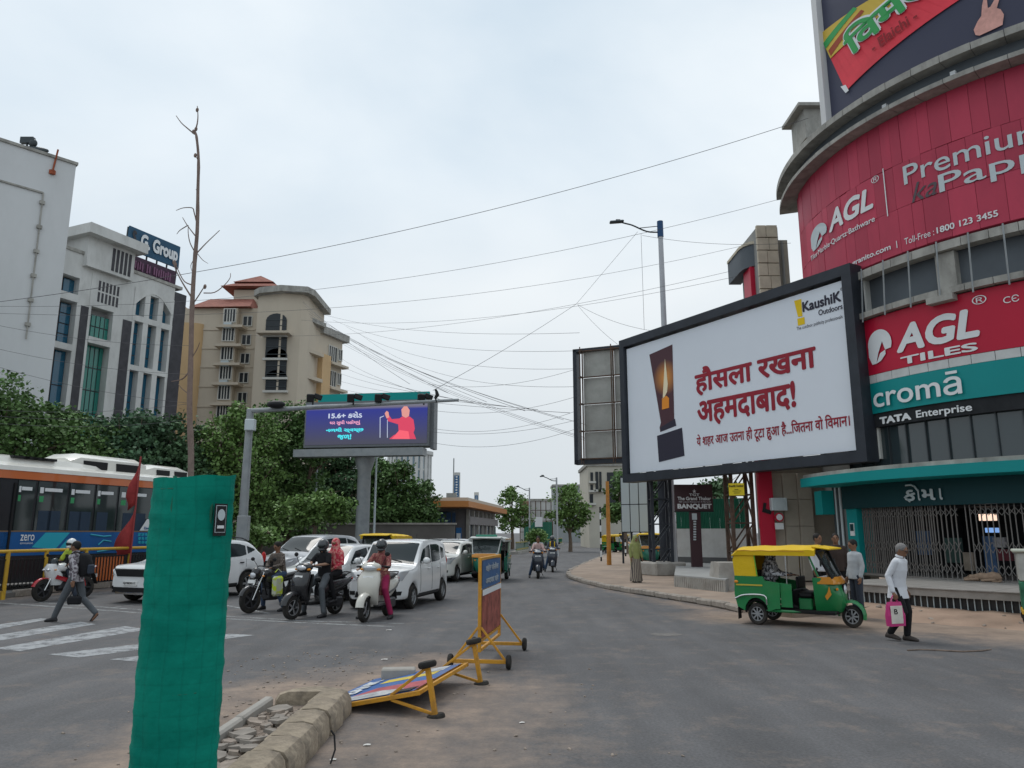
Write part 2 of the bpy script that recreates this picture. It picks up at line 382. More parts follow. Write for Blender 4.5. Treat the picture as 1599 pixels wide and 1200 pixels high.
sl_ = link(bpy.data.objects.new('stop_line', None)); sl_['kind'] = 'structure'
strip([(-30, 940), (120, 950), (227, 958), (345, 966), (480, 973), (615, 979)], 0.12, 'line', M_MARK2, sl_)
strip([(60, 941), (227, 953), (345, 962), (480, 970), (632, 974)], 0.12, 'line', M_MARK2, sl_)
strip([(180, 948), (300, 936), (420, 958)], 0.1, 'line', M_MARK2, sl_)
pa = MB(); c = gp(1040, 991, 0.004); pa.poly([(c.x+0.32*cos(k*pi/6)*(1+.15*sin(k*5)), c.y+0.22*sin(k*pi/6), 0.004) for k in range(12)]); o = pa.build('manhole_patch', pbr('road_patch', (.17, .16, .15), .9, var=.3, scale=9), smooth=None); o['kind'] = 'structure'

# ---- right-hand footpath with broken kerb
FP = 0.13
M_PAVE = pbr('dusty_pavement', (0.33, 0.255, 0.2), 0.95, var=0.22, scale=0.8, bump=0.4, bscale=14, dirt=(0.2, 0.17, 0.15), damt=0.6, dscale=0.9)
kpx = [(1160, 957), (1118, 948), (1077, 941), (1033, 934), (990, 927), (955, 921), (925, 914), (900, 907), (888, 901), (893, 893), (915, 882), (938, 872), (960, 863)]
KP = cr([gp(*p) for p in kpx], 6); KP = [Vector((p.x, p.y, 0)) for p in KP]
back = [Vector((16, 70, 0)), Vector((30, 60, 0)), Vector((26, 30, 0)), Vector((9.2, 19.0, 0)), Vector((6.2, 17.4, 0))]
fb = MB(); base = [Vector((p.x, p.y, 0.0)) for p in KP]+back
fb.prism(base, (0, 0, FP)); fo = fb.build('footpath', M_PAVE, smooth=None); fo['kind'] = 'structure'
M_KERB = pbr('kerb_stone', (0.33, 0.29, 0.25), 0.9, var=0.35, scale=3, bump=0.5, dirt=(0.1, 0.09, 0.08), damt=0.8, dscale=2.2)
def kerb_run(P, parent, w, h, step, rnd, skip=0.0, zj=0.012, mat=None):
    acc = 0; i = 0; pts = [P[0]]
    dist = 0; out = [P[0]]
    for k in range(len(P)-1):
        d = (P[k+1]-P[k]); L = d.length
        while dist+L >= step:
            t = (step-dist)/L; P0 = P[k]+d*t; out.append(P0.copy()); d = P[k+1]-P0; L = d.length; dist = 0; P = P[:k]+[P0]+P[k+1:]
        dist += L
    for k in range(len(out)-1):
        if rnd.random() < skip: continue
        a, c_ = out[k], out[k+1]; d = (c_-a); L = d.length*rnd.uniform(0.93, 0.985); ang = atan2(d.y, d.x)
        b = MB(); hh = h*rnd.uniform(0.85, 1.06); b.box((0, 0, hh/2), (L, w*rnd.uniform(0.9, 1.08), hh), ch=min(0.03, w*0.2))
        mid = (a+c_)/2; o = b.build('kerb_stone', mat or M_KERB, parent, loc=(mid.x, mid.y, rnd.uniform(-zj, zj)), rot=(rnd.uniform(-.04, .04), rnd.uniform(-.03, .03), ang+rnd.uniform(-.03, .03)))
kerb_run([p for p in KP], fo, 0.2, 0.155, 0.75, random.Random(3), skip=0.06)

# ---- sandy heap at the shop plinth
sb_ = MB(); rs = []
rn = random.Random(5)
for i in range(61):
    a = R(176+i*1.6); ring = []
    for k, (rr, zz) in enumerate([(12.66, 0.16), (13.0, 0.14), (13.5, 0.10), (14.0, 0.05), (14.45, -0.02)]):
        q = rr+rn.uniform(-.1, .1); ring.append((BC[0]+q*cos(a), BC[1]+q*sin(a), zz+(rn.uniform(-.03, .035) if k < 4 else 0)))
    ring += [(BC[0]+12.66*cos(a), BC[1]+12.66*sin(a), -0.03)]
    rs.append(ring)
sb_.rings(rs)
M_SAND = pbr('sand', (0.36, 0.255, 0.19), 1.0, var=0.3, scale=1.5, bump=0.8, bscale=9, dirt=(0.2, 0.13, 0.1), damt=0.6, dscale=3)
o = sb_.build('sand_bank', M_SAND, smooth=60); o['kind'] = 'structure'
M_RUB = pbr('rubble', (0.3, 0.25, 0.21), 0.95, var=0.3, scale=8)
def rubble(name, spots, label, smin, smax, mat=None, n=5):
    b = MB(); rr = random.Random(hash(name) % 1000 if False else len(spots)*17+3)
    for (x, y, z) in spots:
        s = rr.uniform(smin, smax); b.box((x, y, z+s*0.2), (s, s*rr.uniform(.6, 1.1), s*rr.uniform(.35, .7)), (rr.uniform(-.4, .4), rr.uniform(-.4, .4), rr.uniform(0, 3)), ch=s*0.15)
    o = b.build(name, mat or M_RUB, smooth=None); o['kind'] = 'stuff'; tag(o, label, 'rubble'); return o
rn = random.Random(11); sp = []
for _ in range(90):
    a = R(rn.uniform(196, 262)); q = rn.uniform(12.8, 14.5); sp.append((BC[0]+q*cos(a), BC[1]+q*sin(a), max(0, 0.15-(q-12.66)*0.09)))
rubble('gravel', sp, 'loose stones scattered on the sand below the shop plinth', 0.03, 0.13)
sp = []
for _ in range(420):
    t = rn.random(); x = rn.gauss(-2.7, 0.7); y = rn.uniform(4.5, 12.5)
    if -2.7 < x < -1.65 and y < 8.7: continue
    sp.append((x, y, 0))
for _ in range(90): sp.append((rn.uniform(-1.7, 1.5), rn.uniform(4.2, 11), 0))
rubble('grit', sp, 'small grit and pebbles strewn beside the median kerb', 0.008, 0.035)

# ---- median nose in front: kerb stones, thin rear edging, broken tiles
med = link(bpy.data.objects.new('median', None)); med['kind'] = 'structure'
mb = MB(); mb.box((-2.15, 4.2, 0.05), (0.74, 8.2, 0.1)); mb.build('bed', pbr('median_soil', (0.2, 0.16, 0.13), 1, var=0.4, scale=6, bump=0.8, bscale=20), med)
M_KY = pbr('kerb_painted', (0.34, 0.28, 0.21), 0.9, var=0.35, scale=5, bump=0.7, bscale=25, dirt=(0.05, 0.046, 0.044), damt=0.95, dscale=3.4)
rn = random.Random(21)
for k in range(13):
    y0 = 8.18-k*0.46
    b = MB(); pr = [(-.16, 0), (.2, 0), (.205, .05), (.19, .17), (.15, .225), (.07, .245), (-.09, .24), (-.15, .2)]
    ring = lambda y, q: [(p[0]*q, y, p[1]*(1-(1-q)*.5)) for p in pr]
    b.rings([ring(-.222, .95), ring(-.2, 1), ring(.2, 1), ring(.222, .95)])
    b.build('kerb_stone', M_KY, med, loc=(-1.87+rn.uniform(-.012, .012), y0, rn.uniform(-.012, .008)), rot=(rn.uniform(-.02, .02), rn.uniform(-.03, .03), rn.uniform(-.025, .025)), smooth=30)
b = MB(); b.rings([[(cos(a)*r_, sin(a)*r_*0.9, z) for a in [pi*k/10-0.1 for k in range(11)]]+[(-r_*.9, -.05, z)] for (r_, z) in ((.41, 0), (.4, .14), (.36, .2), (.26, .23))])
b.build('kerb_nose', M_KY, med, loc=(-2.08, 8.36, 0))
for k in range(10):
    b = MB(); b.box((0, 0, .09), (.1, .88, .18), ch=.02); b.build('edging', M_CONC, med, loc=(-2.53+rn.uniform(-.01, .01), 7.9-k*0.9, rn.uniform(-.01, .01)), rot=(0, rn.uniform(-.03, .03), rn.uniform(-.012, .012)))
M_TILE = pbr('broken_tile', (0.27, 0.24, 0.21), 0.9, var=0.25, scale=5, bump=0.2)
for k in range(80):
    s = rn.uniform(.05, .14); n_ = rn.randint(4, 6); b = MB(); a0 = rn.uniform(0, 6)
    b.prism([(s*rn.uniform(.6, 1)*cos(a0+2*pi*j/n_), s*rn.uniform(.6, 1)*sin(a0+2*pi*j/n_), 0) for j in range(n_)], (0, 0, .03))
    b.build('tile_piece', M_TILE if k % 3 else M_RUB, med, loc=(rn.uniform(-2.4, -2.12), rn.uniform(3.6, 8.0), .1+rn.uniform(0, .03)), rot=(rn.uniform(-.15, .15), rn.uniform(-.15, .15), 0), smooth=None)
sp = [(rn.uniform(-2.46, -2.08), rn.uniform(3.6, 8.1), .1) for _ in range(500)]
rubble('median_gravel', sp, 'crushed stone filling the broken median bed', 0.015, 0.05)

# ---- litter
def litter(name, px, label, mk):
    p = gp(*px); o = mk(); o.location = (p.x, p.y, 0.006); return tag(o, label, 'litter')
M_PAPER = pbr('paper', (0.6, 0.58, 0.55), 0.8, var=0.1)
def scrap(s):
    b = MB(); b.rings([[(-s, -s*.5, 0), (-s*.2, -s*.55, s*.15), (s, -s*.4, .004)], [(-s*.9, s*.5, s*.1), (0, s*.45, 0.01), (s*.9, s*.6, s*.2)]], cap=False); return b.build('paper_scrap', M_PAPER, smooth=None)
for px, s, l in [((573, 1165), .06, 'crumpled white scrap lying right of the kerb stones'), ((520, 1188), .05, 'white scrap at the foot of the kerb near the frame bottom'), ((607, 985), .1, 'pale scrap on the asphalt just before the stop line'),
                 ((600, 1031), .09, 'grey scrap on sandy asphalt behind the fallen barricade'), ((815, 1130), .05, 'tiny white scrap on the asphalt right of the fallen barricade')]:
    litter('paper_scrap', px, l, lambda s=s: scrap(s*.55))
b = MB(); b.tube([(0, 0, .01), (.02, .06, .1), (.0, .1, .2), (-.03, .1, .24)], .008, 5); o = b.build('bent_rod', M_BLK); o.location = gp(516, 1195); tag(o, 'thin dark bent rod sticking up beside the kerb', 'rod')
b = MB(); b.tube([(0, 0, .012), (.25, .08, .012), (.5, -.05, .02), (.8, -.13, .012), (1.15, -.05, .014), (1.4, .1, .012)], [.012, .01, .012, .014, .012, .008], 5); o = b.build('palm_stalk', pbr('dry_stalk', (0.2, 0.15, 0.12), .9, var=.4, scale=6)); o.location = gp(1417, 1017); tag(o, 'dry stalk lying on the road before the man in white shirt', 'stalk')
b = MB(); b.box((0, 0, .09), (.42, .2, .18), ch=.015); o = b.build('concrete_block', M_CONC, loc=gp(622, 1067), rot=(0, 0, .1)); tag(o, 'grey concrete block behind the fallen barricade panel', 'block')

# ---- left: bus lane island with kerb
M_ISL = pbr('lane_concrete', (0.2, 0.19, 0.18), .95, var=.2, scale=1)
LK_ = [gp(-140, 953), gp(0, 936), gp(60, 928), gp(180, 917), gp(260, 909)]; LK_ = [Vector((p.x, p.y, 0)) for p in LK_]; LK_.append(Vector((-11.2, 36, 0))); LK_.append(Vector((-7.5, 60, 0)))
ib = MB(); ib.prism(LK_+[Vector((-60, 60, 0)), Vector((-60, 16, 0))], (0, 0, .14)); io = ib.build('bus_lane', M_ISL, smooth=None); io['kind'] = 'structure'
M_KYL = pbr('kerb_yellow', (0.34, 0.2, 0.05), .9, var=.3, scale=3, dirt=(0.12, .1, .09), damt=.7)
kk = cr([(p.x, p.y, 0) for p in LK_[:5]], 6); kerb_run(kk[:9], io, .24, .26, 1.0, random.Random(5), mat=M_KYL); kerb_run(kk[8:], io, .24, .24, 1.0, random.Random(6))
# ================================================================== ROUND SHOP BUILDING (right)
def col(h, k=1.35): return tuple(min(.85, c*k) for c in hexc(h))
M_RED1 = pbr('sign_red_faded', col('#9d3347'), .55, var=.06, scale=.7, dirt=col('#7d2a3c'), damt=.35, dscale=1.2, stretch=(1, 1, .3))
M_RED2 = pbr('sign_red', col('#a0142f'), .4, var=.04, scale=.5)
M_TEAL = pbr('sign_teal', (.002, .25, .25), .5, var=.05, scale=.6); M_DTEAL = pbr('dark_teal', (.002, .042, .05), .5, var=.08, scale=.7)
M_LET = pbr('sign_letter_white', (.72, .74, .75), .5); M_LETG = pbr('sign_letter_silver', (.5, .56, .58), .45, .1); M_LETK = pbr('sign_letter_grey', (.1, .08, .09), .6)
M_CORN = pbr('cornice_concrete', (.36, .35, .32), .9, var=.25, scale=1.4, dirt=(.12, .11, .1), damt=.6, dscale=2.5, stretch=(1, 1, .5), bump=.2)
M_BAND = pbr('band_slate', (.1, .115, .13), .6, var=.12, scale=1)
M_WALLG = pbr('wall_grey', (.26, .26, .25), .8, var=.12, scale=.8); M_BEIGE = pbr('wall_beige', (.4, .36, .3), .85, var=.1, scale=.9, dirt=(.22, .19, .16), damt=.35)
M_PANE = pbr('shop_glass', (.03, .045, .05), .05, spec=.8); M_MULL = pbr('mullion', (.05, .06, .065), .4, .3)
M_INT = pbr('shop_interior', (.02, .022, .025), .8, var=.4, scale=2)
M_R1V = [pbr('sign_red_faded%d' % i, tuple(c*k for c in col('#9d3347')), .5, var=.08, scale=.9, dirt=col('#7d2a3c'), damt=.4, dscale=1.2, stretch=(1, 1, .3)) for i, k in enumerate((.9, 1.0, 1.0, 1.12))]
bld = thing('shop_building', 'round-fronted shop building with red tile signs, teal canopy and grilled entrance', 'building', (0, 0, 0))
def cyl_band(name, mat, r0, r1, z0, z1, a0=160, a1=268, parent=None, n=54, b=None):
    own = b is None; b = b or MB(); rs = []
    for i in range(n+1):
        a = R(a0+(a1-a0)*i/n); c_, s_ = cos(a), sin(a)
        rs.append([(BC[0]+r*c_, BC[1]+r*s_, z) for r, z in ((r0, z0), (r1, z0), (r1, z1), (r0, z1))])
    b.rings(rs); return b.build(name, mat, parent or bld, smooth=30) if own else b
C9 = Cyl(BC, 8.9)
def cu(deg, r=8.9): return R(deg)*r
def ctext(s, a0, a1, z0, z1, mat, parent, r=8.9, off=.03, **k):
    return lettering(Cyl(BC, r), s, (cu(a0, r), z0), (cu(a1, r), z1), mat, parent, off=off, px=False, **k)
cyl_band('wall', M_WALLG, 3.0, 8.6, 2.62, 15.6)
# upper faded red sign, a skin of separate metal panels
us = cyl_band('upper_sign', M_RED1, 8.6, 8.86, 10.1, 14.5, 168, 262)
for row, (z0, z1) in enumerate(((10.1, 11.5), (11.5, 12.9), (12.9, 14.48))):
    a0 = 170.0+RND.uniform(0, 1.5)
    while a0 < 262:
        w = RND.choice((2.2, 2.9, 3.6, 4.6)); b = MB(); j = RND.uniform(0, .014); zj = RND.uniform(-.01, .01)
        patch(C9, cu(a0+.035), z0+.008+zj, cu(a0+w-.035), z1-.008+zj, -.05, j, 'panel', M_RED1, us, 3, b); b.build('panel', M_R1V[RND.randrange(4)], us); a0 += w
def agl_leaf(a0, a1, z0, z1, r, mat, parent):
    S = Cyl(BC, r); f = lambda x, y: S.pt(cu(a0+(a1-a0)*x, r), z0+(z1-z0)*y, .035)
    o1 = [(.5+.5*cos(t), .56+.44*sin(t)) for t in [R(d) for d in range(-25, 200, 12)]]+[(.0, .25), (.12, .0), (.3, .0), (.42, .3), (.62, .62), (.72, .35)]
    b = MB(); b.poly([f(*p) for p in o1]); b.build('emblem', mat, parent, smooth=None)
    b = MB(); b.poly([f(*p) for p in [(.3, 0), (.5, .05), (.72, .22), (.72, .35), (.5, .28)]]); b.build('emblem', mat, parent, smooth=None)
agl_leaf(178.5, 186.6, 11.7, 12.5, 8.9, M_LETG, us)
ctext('AGL', 187.4, 201.3, 11.88, 12.62, M_LET, us, bold=.035, shear=.2)
ctext('®', 201.3, 203.2, 12.66, 12.88, M_LET, us)
ctext('Tiles·Marble·Quartz·Bathware', 177.6, 201.3, 11.4, 11.62, M_LET, us, bold=.012)
b = MB(); patch(C9, cu(204.25), 11.4, cu(204.45), 12.98, .03, .04, '', None, None, 1, b); b.build('divider', M_LET, us)
ctext('Premium', 208.5, 232.6, 12.14, 12.74, M_LETG, us, bold=.006)
ctext('ka', 209.6, 214.6, 11.5, 12.08, M_LETK, us, shear=.35)
ctext('Pappan', 214.9, 240, 11.32, 12.04, M_LETG, us, bold=.006)
ctext('granito.com', 194.2, 204.3, 10.28, 10.5, M_LET, us, bold=.02)
b = MB(); patch(C9, cu(205.6), 10.3, cu(205.75), 10.52, .03, .04, '', None, None, 1, b); b.build('divider', M_LET, us)
ctext('Toll-Free :', 207.3, 213.1, 10.3, 10.5, M_LET, us); ctext('1800 123 3455', 213.6, 223.8, 10.31, 10.5, M_LET, us, bold=.025)
# cornice: two ledges with a dark band between, made of cast segments
cyl_band('cornice_band', M_BAND, 8.5, 9.05, 14.62, 15.12)
for nm, z0, z1, r1 in (('cornice_ledge', 14.48, 14.62, 9.42), ('cornice_ledge', 15.12, 15.34, 9.5)):
    c_ = cyl_band(nm, M_BAND, 8.5, 9.3, z0+.02, z1-.02)
    for k in range(22):
        a0 = 160+k*4.9; b = MB(); cyl_band('', None, 8.7, r1, z0, z1+RND.uniform(-.01, .01), a0+.05, a0+4.85, n=4, b=b); b.build('ledge_block', M_CORN, c_)
for a in (206.5, 219.5): b = MB(); S = Cyl(BC, 9.05); patch(S, cu(a, 9.05), 14.75, cu(a+.9, 9.05), 14.9, 0, .1, '', None, None, 1, b); b.build('floodlight', M_LET, bld)
# rooftop hoarding with printed sachet
CT = Cyl(BC, 9.0); M_TOP = pbr('hoarding_slate', col('#383a4a'), .6, var=.05, scale=.4)
th = cyl_band('roof_hoarding', M_TOP, 8.75, 8.98, 15.3, 20.6, 192.2, 262)
M_SY = pbr('print_yellow', col('#b59a3c'), .6); M_SR = pbr('print_red', col('#c23340'), .6, var=.15, scale=.8); M_SG = pbr('print_green', col('#2f8a4a'), .6); M_SB = pbr('print_brown', col('#8a3a20'), .6); M_SK = pbr('print_skin', col('#b98a80'), .6, var=.2, scale=4); M_SD = pbr('print_darkred', col('#7a1820'), .6)
def tshape(pts, mat, off, n=None):
    q = [CT.hit(*p) for p in pts]; b = MB(); b.poly([CT.pt(u, z, off) for u, z in q]); return b.build(n or 'print', mat, th, smooth=None)
def tquad(p4, mat, off, n=14):
    q = [CT.hit(*p) for p in p4]; b = MB(); rs = []
    for i in range(n+1):
        t = i/n; rs.append([tuple(q[0][k]+(q[1][k]-q[0][k])*t for k in (0, 1)), tuple(q[3][k]+(q[2][k]-q[3][k])*t for k in (0, 1))])
    V = [CT.pt(*p, off) for r_ in rs for p in r_]; b.add(V, [(2*i, 2*i+1, 2*i+3, 2*i+2) for i in range(n)]); return b.build('print', mat, th, smooth=None)
tquad([(1281, 55), (1424, -34), (1512, -8), (1322, 143)], M_SR, .03)
tquad([(1281, 55), (1424, -34), (1450, -24), (1298, 92)], M_SY, .036)
tquad([(1287, 68), (1334, 12), (1340, 14), (1291, 77)], M_SG, .042); tquad([(1295, 80), (1346, 16), (1351, 18), (1299, 88)], M_SB, .042)
tquad([(1314, 136), (1322, 133), (1327, 142), (1322, 146)], M_LET, .042)
def ttext(s, p00, p10, p01, mat, off, **k):
    V, F = glyphs(s, k.get('bold', 0)); a, b_, c_ = CT.hit(*p00), CT.hit(*p10), CT.hit(*p01); b = MB()
    b.add([CT.pt(a[0]+(b_[0]-a[0])*x+(c_[0]-a[0])*y, a[1]+(b_[1]-a[1])*x+(c_[1]-a[1])*y, off+l*.0008) for x, y, l in V], F); return b.build('lettering', mat, th, smooth=None)
ttext('िवमल', (1330, 93), (1480, -28), (1312, 58), M_LET, .048, bold=.07); ttext('िवमल', (1331, 91), (1478, -27), (1314, 59), M_SG, .062, bold=.03)
ttext('- Elaichi -', (1366, 84), (1436, 31), (1361, 70), M_SD, .07, bold=.02)
tshape([(1521, 48), (1527, 35), (1533, 26), (1534, 10), (1537, -4), (1541, -4), (1543, 14), (1547, 12), (1556, -4), (1562, -4), (1557, 14), (1563, 16), (1568, 24), (1566, 40), (1552, 47), (1530, 57), (1524, 56)], M_SK, .04, 'printed_hand')
b = MB(); S = Cyl(BC, 9.15); patch(S, cu(190.6, 9.15), 15.3, cu(192.3, 9.15), 20.6, -.3, .05, '', None, None, 1, b); b.build('hoarding_post', pbr('post_white', (.6, .6, .6), .5), bld)
b = MB(); b.box((0, 0, 0), (1.0, 1.6, 1.5)); p = at(1256, 200, 33); b.build('stair_head', M_CORN, bld, loc=(p.x+.2, 33, p.z-.2)); b = MB(); b.box((0, 0, 0), (1.5, 2.2, .16)); b.build('stair_roof', M_CORN, bld, loc=(p.x+.1, 33, p.z+.6))
# recessed band with two beams and hangers
cyl_band('recess', M_BAND, 8.0, 8.62, 8.5, 10.0)
for z0, z1, r1 in ((9.72, 9.97, 9.08), (8.4, 8.58, 9.2)):
    bb = cyl_band('beam', M_BAND, 8.5, r1-.1, z0+.02, z1-.02, 186, 262, n=40)
    for k in range(17): b = MB(); cyl_band('', None, 8.7, r1, z0, z1, 187+k*4.4+.05, 187+k*4.4+4.35, n=3, b=b); b.build('beam_block', M_CORN, bb)
for k in range(9):
    a = R(198+k*5.3); b = MB(); b.bar((BC[0]+9.27*cos(a), BC[1]+9.27*sin(a), 8.25), (BC[0]+9.14*cos(a), BC[1]+9.14*sin(a), 10.0), .032); b.build('hanger', M_STEEL, bld)
b = MB(); S = Cyl(BC, 8.9)
patch(S, cu(212.6), 8.6, cu(216), 9.7, -.4, .0, '', None, None, 2, b); b.build('duct', M_CORN, bld)
b = MB(); cyl_band('', None, 8.6, 9.3, 8.2, 8.38, 211.5, 216, n=4, b=b); b.build('duct', M_CORN, bld)
# lower signs
ls = cyl_band('lower_sign', M_RED2, 8.6, 9.0, 6.62, 8.36, 186, 262)
agl_leaf(197.2, 202.9, 6.92, 7.95, 9.0, M_LET, ls); ctext('AGL', 203.8, 219, 7.06, 7.9, M_LET, ls, r=9, bold=.04, shear=.2); ctext('®', 218.3, 220.6, 7.95, 8.2, M_LET, ls, r=9)
ctext('TILES', 204.4, 218.4, 6.69, 6.93, M_LET, ls, r=9, bold=.03); ctext('CЄ', 223, 225.3, 7.83, 8.02, M_LET, ls, r=9); ctext('CЄ', 240, 244, 7, 7.6, M_LET, ls, r=9)
wt = cyl_band('tile_strip', M_CORN, 8.6, 8.93, 6.35, 6.62, 186, 262)
M_WT = pbr('white_tile', (.55, .56, .55), .4, var=.1, scale=3)
for k in range(20): b = MB(); cyl_band('', None, 8.7, 8.99, 6.36, 6.61, 187+k*3.75+.05, 187+k*3.75+3.7, n=2, b=b); b.build('tile', M_WT, wt)
ts = cyl_band('teal_sign', M_TEAL, 8.6, 9.0, 5.42, 6.35, 184, 262)
ctext('cromā', 197.5, 215.2, 5.57, 6.24, M_LET, ts, r=9, off=.07, bold=.012)
for a in (203.6,): pass
te = cyl_band('dark_fascia', M_INT, 8.6, 8.95, 5.0, 5.42, 184, 262)
ctext('TATA', 198.0, 205.2, 5.06, 5.28, M_LET, te, r=8.95, bold=.06); ctext('Enterprise', 206.2, 216.2, 5.02, 5.3, M_LET, te, r=8.95, bold=.02)
# first-floor glazing: each pane a piece
gz = cyl_band('glazing', M_INT, 7.6, 8.6, 3.7, 5.0, 184, 262)
for k in range(17):
    a0 = 186.5+k*4.1; b = MB(); cyl_band('', None, 8.72, 8.76, 3.75, 5.0, a0+.1, a0+4.0, n=2, b=b); b.build('pane', M_PANE, gz)
    b = MB(); cyl_band('', None, 8.7, 8.83, 3.7, 5.02, a0-.1, a0+.1, n=1, b=b); b.build('mullion', M_MULL, gz)
# canopy and signboard over the entrance
cyl_band('canopy_ledge', M_CORN, 8.7, 10.0, 3.6, 3.72, 181, 262); cyl_band('canopy', M_TEAL, 8.6, 10.1, 3.32, 3.6, 181, 262)
sg = cyl_band('entrance_sign', M_DTEAL, 8.4, 8.9, 2.6, 3.32, 183, 262)
u0, zz = C9.hit(1416, 789); u1, z1 = C9.hit(1474, 762)
def etext(s, f0, f1, z0=2.74, z1=3.06): return lettering(C9, s, (u0+(u1-u0)*f0, z0), (u0+(u1-u0)*f1, z1), M_LETG, sg, off=.05, bold=.03, px=False)
etext('ક', 0, .3); etext('ા', .36, .42); etext('મ', .46, .8); etext('ા', .9, .97)
b = MB(); f = lambda q, z, o=.055: C9.pt(u0+(u1-u0)*q, z, o)
for pts in ([(.06, 3.19), (.2, 3.2), (.3, 3.15), (.39, 3.0)], [(.0, 2.86), (.1, 2.76), (.14, 2.72)]):
    b = MB(); b.tube([f(*p) for p in pts], .028, 6); b.build('letter_stroke', M_LETG, sg)
# collapsible grille entrance
M_GR = pbr('grille_steel', (.23, .22, .21), .5, .3, dirt=(.15, .1, .07), damt=.6, dscale=6)
gr = cyl_band('shop_grille', M_GR, 8.55, 8.75, .56, .62, 187.5, 262); ZB, ZT = .6, 2.6
bb = MB(); bb.box((0, 0, 1), (.022, .03, 2.0)); bar_me = bb.mesh('bar', M_GR)
ga = [188+k*.55 for k in range(34)]+[206.7+k*.9 for k in range(42)]
for a in ga:
    if 210.7 < a < 212.1: continue
    a = R(a+RND.uniform(-.1, .1)); inst('bar', bar_me, gr, (BC[0]+8.66*cos(a), BC[1]+8.66*sin(a), ZB), (0, 0, a+pi/2))
lt = MB()
for (z0, z1) in ((.75, 1.0), (1.32, 1.6), (2.3, 2.5)):
    k = 188.0
    while k < 244:
        if not 210.2 < k < 212.2:
            for q in (0, 1):
                a, c_ = R(k), R(k+1.04); P0 = (BC[0]+8.7*cos(a), BC[1]+8.7*sin(a), z0 if q else z1); P1 = (BC[0]+8.7*cos(c_), BC[1]+8.7*sin(c_), z1 if q else z0); lt.bar(P0, P1, .008, .014)
        k += 1.04
lt.build('lattice', M_GR, gr, smooth=None, kind='stuff')
cyl_band('shop_floor', M_WALLG, 3, 8.5, .5, .555, 184, 268); cyl_band('back_wall', M_INT, 4.8, 5.0, .55, 2.6, 150, 300); b = MB(); b.bar((BC[0]+3*cos(R(182.5)), BC[1]+3*sin(R(182.5)), 1.6), (BC[0]+8.4*cos(R(182.5)), BC[1]+8.4*sin(R(182.5)), 1.6), .2, 2.1); b.build('end_wall', M_INT, bld)
b = MB(); cyl_band('', None, 3.0, 8.5, 2.55, 2.6, 184, 268, b=b); b.build('shop_ceiling', M_INT, bld)
M_POST = [pbr('poster_%d' % i, c_, .6, var=.3, scale=3) for i, c_ in enumerate([(.05, .1, .2), (.25, .24, .25), (.12, .02, .03), (.3, .25, .2), (.04, .08, .07)])]
for k, (a, z0, z1, w, mi) in enumerate([(211.4, .6, 1.75, 2.2, 0), (213.4, 1.45, 1.72, 2.2, 1), (214, 1.1, 1.4, 2.6, 2), (221, 1.5, 1.95, 3, 1), (226, 1.6, 2.1, 3, 3), (223, .8, 1.5, 3.5, 0), (230, .7, 1.6, 3.5, 4), (203, 1.0, 1.7, 3.5, 4), (196, 1.2, 1.9, 3, 0), (207, .8, 1.3, 2, 3)]):
    b = MB(); cyl_band('', None, 7.6, 7.75, z0, z1, a, a+w, n=2, b=b); b.build('display_stand', M_POST[mi], bld)
b = MB(); cyl_band('', None, 7.3, 7.6, 2.18, 2.36, 210.6, 213.2, n=2, b=b); b.build('ceiling_lamp', pbr('lit_lamp', (.8, .6, .5), .5, emit=(1, .72, .55), estr=.9), bld)
b = MB(); cyl_band('', None, 7.3, 7.6, 1.85, 1.98, 211.6, 213.4, n=2, b=b); b.build('lit_screen', pbr('lit_screen', (.2, .4, .7), .5, emit=(.25, .45, .9), estr=.6), bld)
b = MB(); b.ell(C9.pt(cu(224.3), 4.83, -.3), (.06, .06, .05)); b.build('window_lamp', pbr('bulb', (1, .7, .4), .5, emit=(1, .6, .3), estr=2.5), bld)
cyl_band('entrance_pillar', M_TEAL, 8.3, 8.82, .55, 2.6, 183.4, 187.4, n=4)
b = MB(); patch(Cyl(BC, 8.82), cu(184.6, 8.82), 1.75, cu(186.2, 8.82), 2.15, 0, .02, '', None, None, 1, b); b.build('sticker', M_LET, bld)
b = MB(); patch(Cyl(BC, 8.82), cu(184.75, 8.82), 1.9, cu(186.05, 8.82), 2.12, .01, .025, '', None, None, 1, b); b.build('sticker', M_DTEAL, bld)
cyl_band('side_wall', pbr('side_grey', (.16, .165, .165), .6, var=.1), 8.2, 8.7, .1, 3.34, 176.5, 183.4, n=4)
for k, a in enumerate((177.2, 178.3, 179.4, 180.5)):
    b = MB(); S = Cyl(BC, 8.75); p = S.pt(cu(a, 8.75), 0, .02); b.tube([(p[0], p[1], .2), (p[0], p[1], 3.9)], .045 if k % 2 else .06, 8); b.build('downpipe', M_LETG if k % 2 else M_MULL, bld)
b = MB(); cyl_band('', None, 8.7, 9.2, 2.45, 3.25, 172.5, 177.5, n=4, b=b); b.build('side_sign', M_TEAL, bld)
# plinth with striped tiles and granite top
M_GRAN = pbr('granite', (.3, .28, .26), .5, var=.18, scale=3, bump=.05); M_STRIPE = pbr('dark_tile', (.03, .031, .034), .45, dirt=(.12, .1, .08), damt=.5, dscale=2)
pl = cyl_band('plinth', M_GRAN, 3, 12.68, .42, .58, 203, 262); cyl_band('plinth_body', M_STRIPE, 8, 12.55, -.02, .42, 203.4, 262)
for k in range(24): b = MB(); cyl_band('', None, 8.66, 12.72, .585, .6+RND.uniform(0, .006), 203.2+k*2.45+.03, 203.2+k*2.45+2.42, n=2, b=b); b.build('slab', M_GRAN, pl)
fz = MB(); fz.box((0, 0, .2), (.018, .03, .46)); fm = fz.mesh('groove_strip', M_LETG)
for k in range(84): a = R(204+k*.65); inst('groove_strip', fm, pl, (BC[0]+12.58*cos(a), BC[1]+12.58*sin(a), 0), (0, 0, a+pi/2))
